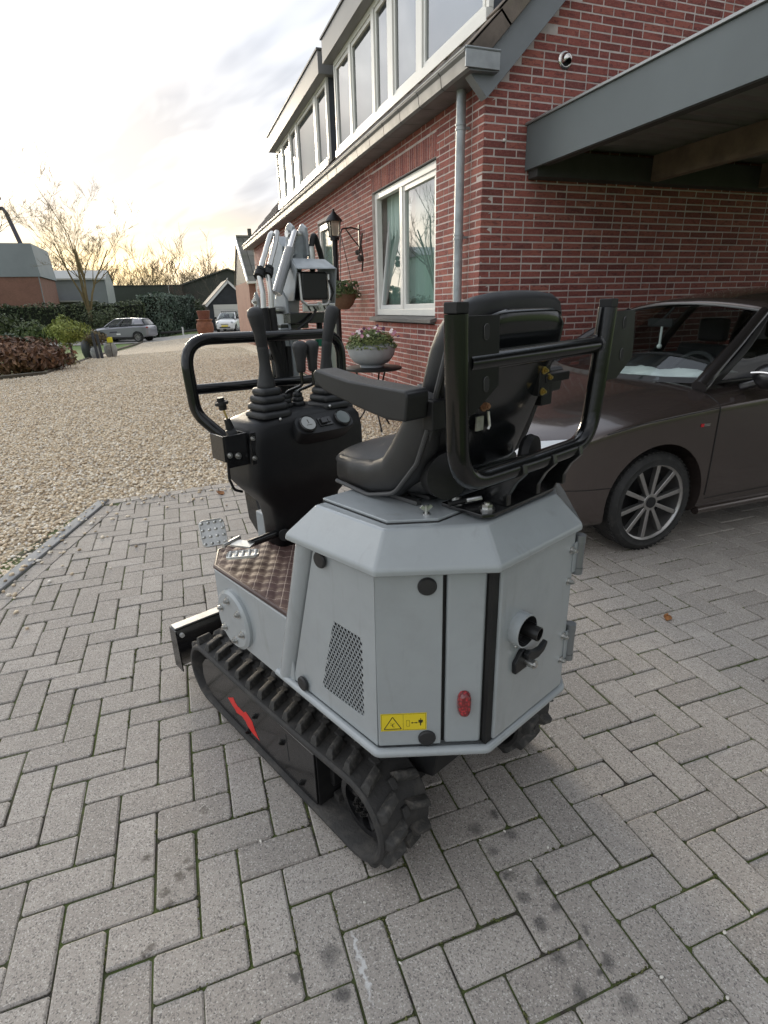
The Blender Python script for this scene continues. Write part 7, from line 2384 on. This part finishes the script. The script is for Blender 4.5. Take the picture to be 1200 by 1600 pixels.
gb = bld('pale_green_hall', 'pale green hall mirrored in the lower half of the facade window', (-18, 40, -0.6))
obj('wall', MB().box(-30, -11.6, 38, 46, -0.7, 4.7), mat('pale_green_clad', (0.42, 0.60, 0.52), 0.6, var=0.08, vscale=0.4, coords='World'), gb, world=True, smooth=None)
obj('roof', MB().prism([(37.8, 4.7), (46.2, 4.7), (42, 5.6)], 'x', -30.2, -11.4), clad, gb, world=True, smooth=None)

cr = tag(obj('crane_boom', MB().tube([(-15.0, 85.0, 7.0), (-16.9, 87.5, 13.3), (-17.3, 88.1, 13.9), (-19.5, 89.5, 14.0)], [0.28, 0.24, 0.22, 0.2], 8).cyl((-17.9, 88.3, 13.9), (-18.0, 88.3, 15.0), 0.2, 8).box(-18.5, -17.3, 88.0, 88.6, 14.9, 15.2), mat('crane_dark', (0.05, 0.045, 0.055), 0.7)), 'dark bent crane arm rising behind the industrial hall', 'crane')

# --- clay urn, verge post, garden pots
ur = empty('terracotta_urn', (2.62, 38.0, gh(2.6, 38)), 0, 'big terracotta urn with a second pot on top beside the road', 'urn')
z0 = gh(2.6, 38)
TERR = mat('terracotta', (0.26, 0.105, 0.06), 0.85, var=0.35, vscale=5)
obj('jar', MB().lathe([(0.30, 0), (0.44, 0.18), (0.55, 0.55), (0.53, 0.85), (0.44, 1.02), (0.50, 1.08), (0.52, 1.14), (0.40, 1.16)], (2.62, 38.0, z0), (0, 0, 1), 26), TERR, ur, world=True, smooth=50)
obj('upper_pot', MB().lathe([(0.34, 0), (0.40, 0.35), (0.43, 0.50), (0.38, 0.52)], (2.62, 38.0, z0 + 1.16), (0, 0, 1), 24), mat('terracotta_dark', (0.20, 0.075, 0.05), 0.9, var=0.3, vscale=5), ur, world=True, smooth=50)
tag(obj('verge_rail', MB().tube([(-0.3, 47.4, -0.25), (2.6, 46.6, -0.1)], 0.09, 6), mat('rail_black', (0.03, 0.03, 0.03), 0.7)), 'low black rail along the grass verge left of the urn', 'rail')
tag(obj('marker_post', MB().cyl((1.35, 46.5, -0.5), (1.35, 46.5, 0.12), 0.06, 8).cyl((1.35, 46.5, 0.12), (1.35, 46.5, 0.16), 0.075, 8), mat('post_white', (0.7, 0.7, 0.68), 0.6)), 'short white marker post on the grass verge', 'post')
STONE = mat('pot_stone', (0.33, 0.335, 0.33), 0.85, var=0.3, vscale=8)
def pot(loc, r, h, m, label, nm='stone_pot'):
    p = empty(nm, loc, 0, label, 'pot', 'garden pots beside the golden shrub')
    obj('vessel', MB().lathe([(r * 0.7, 0), (r * 0.95, h * 0.25), (r, h * 0.55), (r * 0.8, h * 0.82), (r * 0.55, h * 0.9), (r * 0.62, h * 0.95), (r * 0.62, h), (r * 0.4, h * 0.98)], loc, (0, 0, 1), 20), m, p, world=True, smooth=50)
    return p
pot((-1.78, 22.6, gh(-1.8, 22.6)), 0.24, 0.56, STONE, 'pale stone jar nearest the silver crossover')
pot((-2.22, 21.8, gh(-2.2, 21.8)), 0.19, 0.42, STONE, 'grey stone pot between two dark posts')
pot((-2.55, 22.4, gh(-2.5, 22.4)), 0.22, 0.75, mat('dark_glaze', (0.04, 0.045, 0.05), 0.4), 'tall dark glazed pot right behind the golden shrub')
for (x, y, h_, lb) in ((-2.12, 21.3, 0.95, 'dark timber post leaning by the stone pots, the left one'), (-1.98, 21.35, 0.85, 'dark timber post by the stone pots, the right one')):
    p = tag(obj('timber_post', MB().bar((x, y, gh(x, y) - 0.05), (x - 0.05, y, gh(x, y) + h_), 0.09, 0.07, (0, 1, 0)), mat('post_dark', (0.045, 0.05, 0.06), 0.7), bevel=0.006), lb, 'post', 'timber posts by the pots')
yt = empty('yellow_tag', (-1.72, 22.3, gh(-1.7, 22.3)), 0, 'small yellow sign on a stick left of the silver crossover', 'sign')
obj('stick', MB().cyl((-1.72, 22.3, gh(-1.7, 22.3)), (-1.72, 22.3, 0.55), 0.012, 6), BARK, yt, world=True)
obj('plate', MB().box(-1.82, -1.62, 22.28, 22.295, 0.32, 0.52), mat('tag_yellow', (0.80, 0.75, 0.05), 0.5), yt, world=True, smooth=None)
shrub('leafy_pot_plant', 'brown-leaved plant growing over the stone pots', 'plant', (-2.3, 21.9, 0.1), (-2.2, 21.9, 0.52), (0.45, 0.35, 0.28), 500, 0.06, leaf_mat('leaf_potplant', (0.09, 0.06, 0.03), (0.20, 0.16, 0.07)), 49)

# ================================================================== BY THE FACADE
IRON = mat('wrought_iron', (0.012, 0.012, 0.013), 0.45, 0.4)
tb_ = empty('iron_table', (2.74, 4.36, 0), 0, 'small round black iron garden table under the flower bowl', 'table')
obj('table_top', MB().lathe([(0.0, 0.695), (0.325, 0.695), (0.34, 0.705), (0.34, 0.722), (0.32, 0.730), (0.0, 0.730)], (2.74, 4.36, 0), (0, 0, 1), 40), IRON, tb_, world=True, smooth=40)
for k in range(3):
    a = 2 * PI * k / 3 + 0.5
    c, s = math.cos(a), math.sin(a)
    pts = [(2.74 + c * 0.22, 4.36 + s * 0.22, 0.69), (2.74 + c * 0.10, 4.36 + s * 0.10, 0.40), (2.74 + c * 0.12, 4.36 + s * 0.12, 0.20), (2.74 + c * 0.27, 4.36 + s * 0.27, 0.0)]
    obj('leg', MB().tube(fillet(pts, 0.12, 6), 0.011, 8), IRON, tb_, world=True)
obj('ring', MB().tube([(2.74 + 0.11 * math.cos(2 * PI * k / 20), 4.36 + 0.11 * math.sin(2 * PI * k / 20), 0.30) for k in range(20)], 0.008, 6, closed=True), IRON, tb_, world=True)
bw = empty('flower_bowl', (2.72, 4.35, 0.73), 0, 'grey bowl of pink and purple pansies on the iron table', 'planter')
obj('bowl', MB().lathe([(0.10, 0.0), (0.14, 0.0), (0.14, 0.025), (0.21, 0.06), (0.262, 0.13), (0.282, 0.20), (0.285, 0.245), (0.272, 0.25), (0.262, 0.235), (0.20, 0.225), (0.0, 0.23)], (2.72, 4.35, 0.731), (0, 0, 1), 44), mat('bowl_grey', (0.33, 0.355, 0.375), 0.6, var=0.15, vscale=8, bump=0.15, bscale=90), bw, world=True, smooth=50)
rgb = random.Random(61)
pts, ns = [], []
for _ in range(1900):
    a, r = rgb.uniform(0, 2 * PI), 0.30 * math.sqrt(rgb.random())
    h_ = 0.16 * (1 - (r / 0.34) ** 2) * rgb.random() + (0.03 if r < 0.26 else -0.02)
    pts.append((2.72 + r * math.cos(a), 4.35 + r * math.sin(a), 0.965 + h_)); ns.append((math.cos(a) * 0.6, math.sin(a) * 0.6, 1))
obj('leaves', leaf_cloud(pts, ns, 0.022, rgb), leaf_mat('leaf_pansy', (0.05, 0.085, 0.02), (0.13, 0.17, 0.05), (0.24, 0.27, 0.10)), bw, smooth=None, world=True)
PINK = [mat('petal_pink', (0.55, 0.26, 0.34), 0.6), mat('petal_white', (0.75, 0.66, 0.66), 0.6), mat('petal_purple', (0.10, 0.02, 0.06), 0.6)]
for k in range(34):
    a, r = rgb.uniform(0, 2 * PI), 0.30 * math.sqrt(rgb.random())
    if k < 8:
        a, r = rgb.uniform(-0.6, 1.2), rgb.uniform(0.2, 0.33)
    c = Vector((2.72 + r * math.cos(a), 4.35 + r * math.sin(a), 1.06 + 0.09 * (1 - (r / 0.34) ** 2) + rgb.uniform(-0.03, 0.05)))
    n_ = Vector((rgb.uniform(-0.8, 0.1), rgb.uniform(-1.3, -0.2), rgb.uniform(0.2, 1.0))).normalized()
    u = n_.orthogonal().normalized()
    v = n_.cross(u)
    mb = MB()
    for j in range(5):
        b = 2 * PI * j / 5
        d = u * math.cos(b) + v * math.sin(b)
        e = n_.cross(d)
        mb.add([c, c + d * 0.013 + e * 0.011 + n_ * 0.003, c + d * 0.023 + n_ * 0.001, c + d * 0.013 - e * 0.011 + n_ * 0.003], [(0, 1, 2, 3)])
    obj('flower', mb, PINK[0 if k % 3 == 0 else (1 if k % 3 == 1 else 2)], bw, smooth=None, world=True)

gc = empty('iron_chair', (3.0, 3.55, 0), 0, 'black wrought-iron garden chair against the facade under the window', 'chair')
obj('seat', MB().lathe([(0.0, 0.44), (0.19, 0.44), (0.20, 0.45), (0.19, 0.46), (0.0, 0.46)], (2.98, 3.55, 0), (0, 0, 1), 28), IRON, gc, world=True, smooth=40)
for k in range(4):
    a = PI / 4 + PI / 2 * k
    obj('leg', MB().tube([(2.98 + 0.15 * math.cos(a), 3.55 + 0.15 * math.sin(a), 0.45), (2.98 + 0.21 * math.cos(a), 3.55 + 0.21 * math.sin(a), 0.0)], 0.009, 8), IRON, gc, world=True)
obj('back', MB().tube(fillet([(3.10, 3.38, 0.45), (3.16, 3.36, 0.75), (3.18, 3.55, 0.86), (3.16, 3.74, 0.75), (3.10, 3.72, 0.45)], 0.1, 6), 0.010, 8).tube(fillet([(3.12, 3.46, 0.46), (3.17, 3.50, 0.66), (3.18, 3.55, 0.74), (3.17, 3.60, 0.66), (3.12, 3.64, 0.46)], 0.05, 6), 0.007, 8), IRON, gc, world=True)

lp = empty('lamp_post', (3.02, 6.80, 0), 0, 'black post with a glass lantern in front of the white door frame', 'lamp')
obj('post', MB().cyl((3.02, 6.80, 0.0), (3.02, 6.80, 2.36), 0.042, 14).cyl((3.02, 6.80, 0.0), (3.02, 6.80, 0.5), 0.06, 14).cyl((3.02, 6.80, 2.33), (3.02, 6.80, 2.37), 0.07, 14), IRON, lp, world=True, smooth=40)
lan = MB()
for sx, sy in ((-1, -1), (1, -1), (1, 1), (-1, 1)):
    lan.bar((3.02 + sx * 0.055, 6.80 + sy * 0.055, 2.38), (3.02 + sx * 0.078, 6.80 + sy * 0.078, 2.58), 0.012, 0.012)
lan.lathe([(0.10, 2.37), (0.085, 2.385), (0.0, 2.385)], (3.02, 6.80, 0), (0, 0, 1), 4)
lan.lathe([(0.135, 2.58), (0.12, 2.60), (0.07, 2.66), (0.05, 2.67), (0.03, 2.70), (0.012, 2.72), (0.018, 2.735), (0.0, 2.75)], (3.02, 6.80, 0), (0, 0, 1), 16)
obj('lantern_frame', lan, IRON, lp, world=True, smooth=30)
obj('lantern_glass', MB().add([(3.02 + a, 6.80 + b, z) for z, k in ((2.39, 0.052), (2.578, 0.075)) for a, b in ((-k, -k), (k, -k), (k, k), (-k, k))], [(0, 1, 5, 4), (1, 2, 6, 5), (2, 3, 7, 6), (3, 0, 4, 7)]), mat('lantern_pane', (0.62, 0.58, 0.48), 0.15, trans=0.5), lp, world=True, smooth=None)
obj('bulb', MB().ball((3.02, 6.80, 2.46), 0.035, 12, 8, (1, 1, 1.5)), mat('bulb_amber', (0.85, 0.60, 0.22), 0.3), lp, world=True, smooth=180)
hb_ = empty('hanging_basket', (3.0, 6.25, 1.45), 0, 'hanging basket of green leaves on an iron bracket left of the window', 'planter')
obj('bracket', MB().tube(fillet([(3.24, 6.30, 2.42), (3.12, 6.28, 2.44), (2.98, 6.26, 2.42), (2.96, 6.26, 2.36)], 0.04, 5), 0.010, 8).tube([(3.24, 6.30, 2.20), (3.14, 6.285, 2.30), (3.04, 6.27, 2.42)], 0.008, 8).box(3.235, 3.25, 6.28, 6.32, 2.12, 2.48), IRON, hb_, world=True)
ch_ = MB()
for k in range(3):
    a = 2 * PI * k / 3
    ch_.tube([(2.96, 6.26, 2.36), (2.96 + 0.17 * math.cos(a), 6.26 + 0.17 * math.sin(a), 1.56)], 0.005, 5)
obj('chains', ch_, IRON, hb_, world=True)
obj('basket', MB().lathe([(0.0, 1.36), (0.08, 1.37), (0.14, 1.43), (0.18, 1.52), (0.185, 1.57), (0.17, 1.575), (0.0, 1.56)], (2.96, 6.26, 0), (0, 0, 1), 24), mat('coir', (0.15, 0.085, 0.05), 0.9, var=0.3, vscale=30), hb_, world=True, smooth=40)
pts, ns = blob_pts(rgb, (2.96, 6.26, 1.62), (0.24, 0.24, 0.13), 700)
obj('foliage', leaf_cloud(pts, ns, 0.03, rgb), G_MID, hb_, smooth=None, world=True)
wr_ = tag(obj('dried_twig_wreath', MB().tube(fillet([(3.2, 6.02, 2.34), (3.16, 5.98, 2.20), (3.18, 5.96, 2.02), (3.17, 5.99, 1.86)], 0.05, 5), 0.012, 6).tube([(3.16, 5.99, 2.2), (3.10, 5.90, 2.10), (3.12, 5.87, 1.98)], 0.008, 5).ball((3.13, 5.93, 2.02), 0.045, 8, 6).ball((3.12, 6.02, 2.10), 0.035, 8, 6), mat('dry_twig', (0.05, 0.04, 0.035), 0.9)), 'dark dried twig ornament hung on the brick facade', 'ornament')
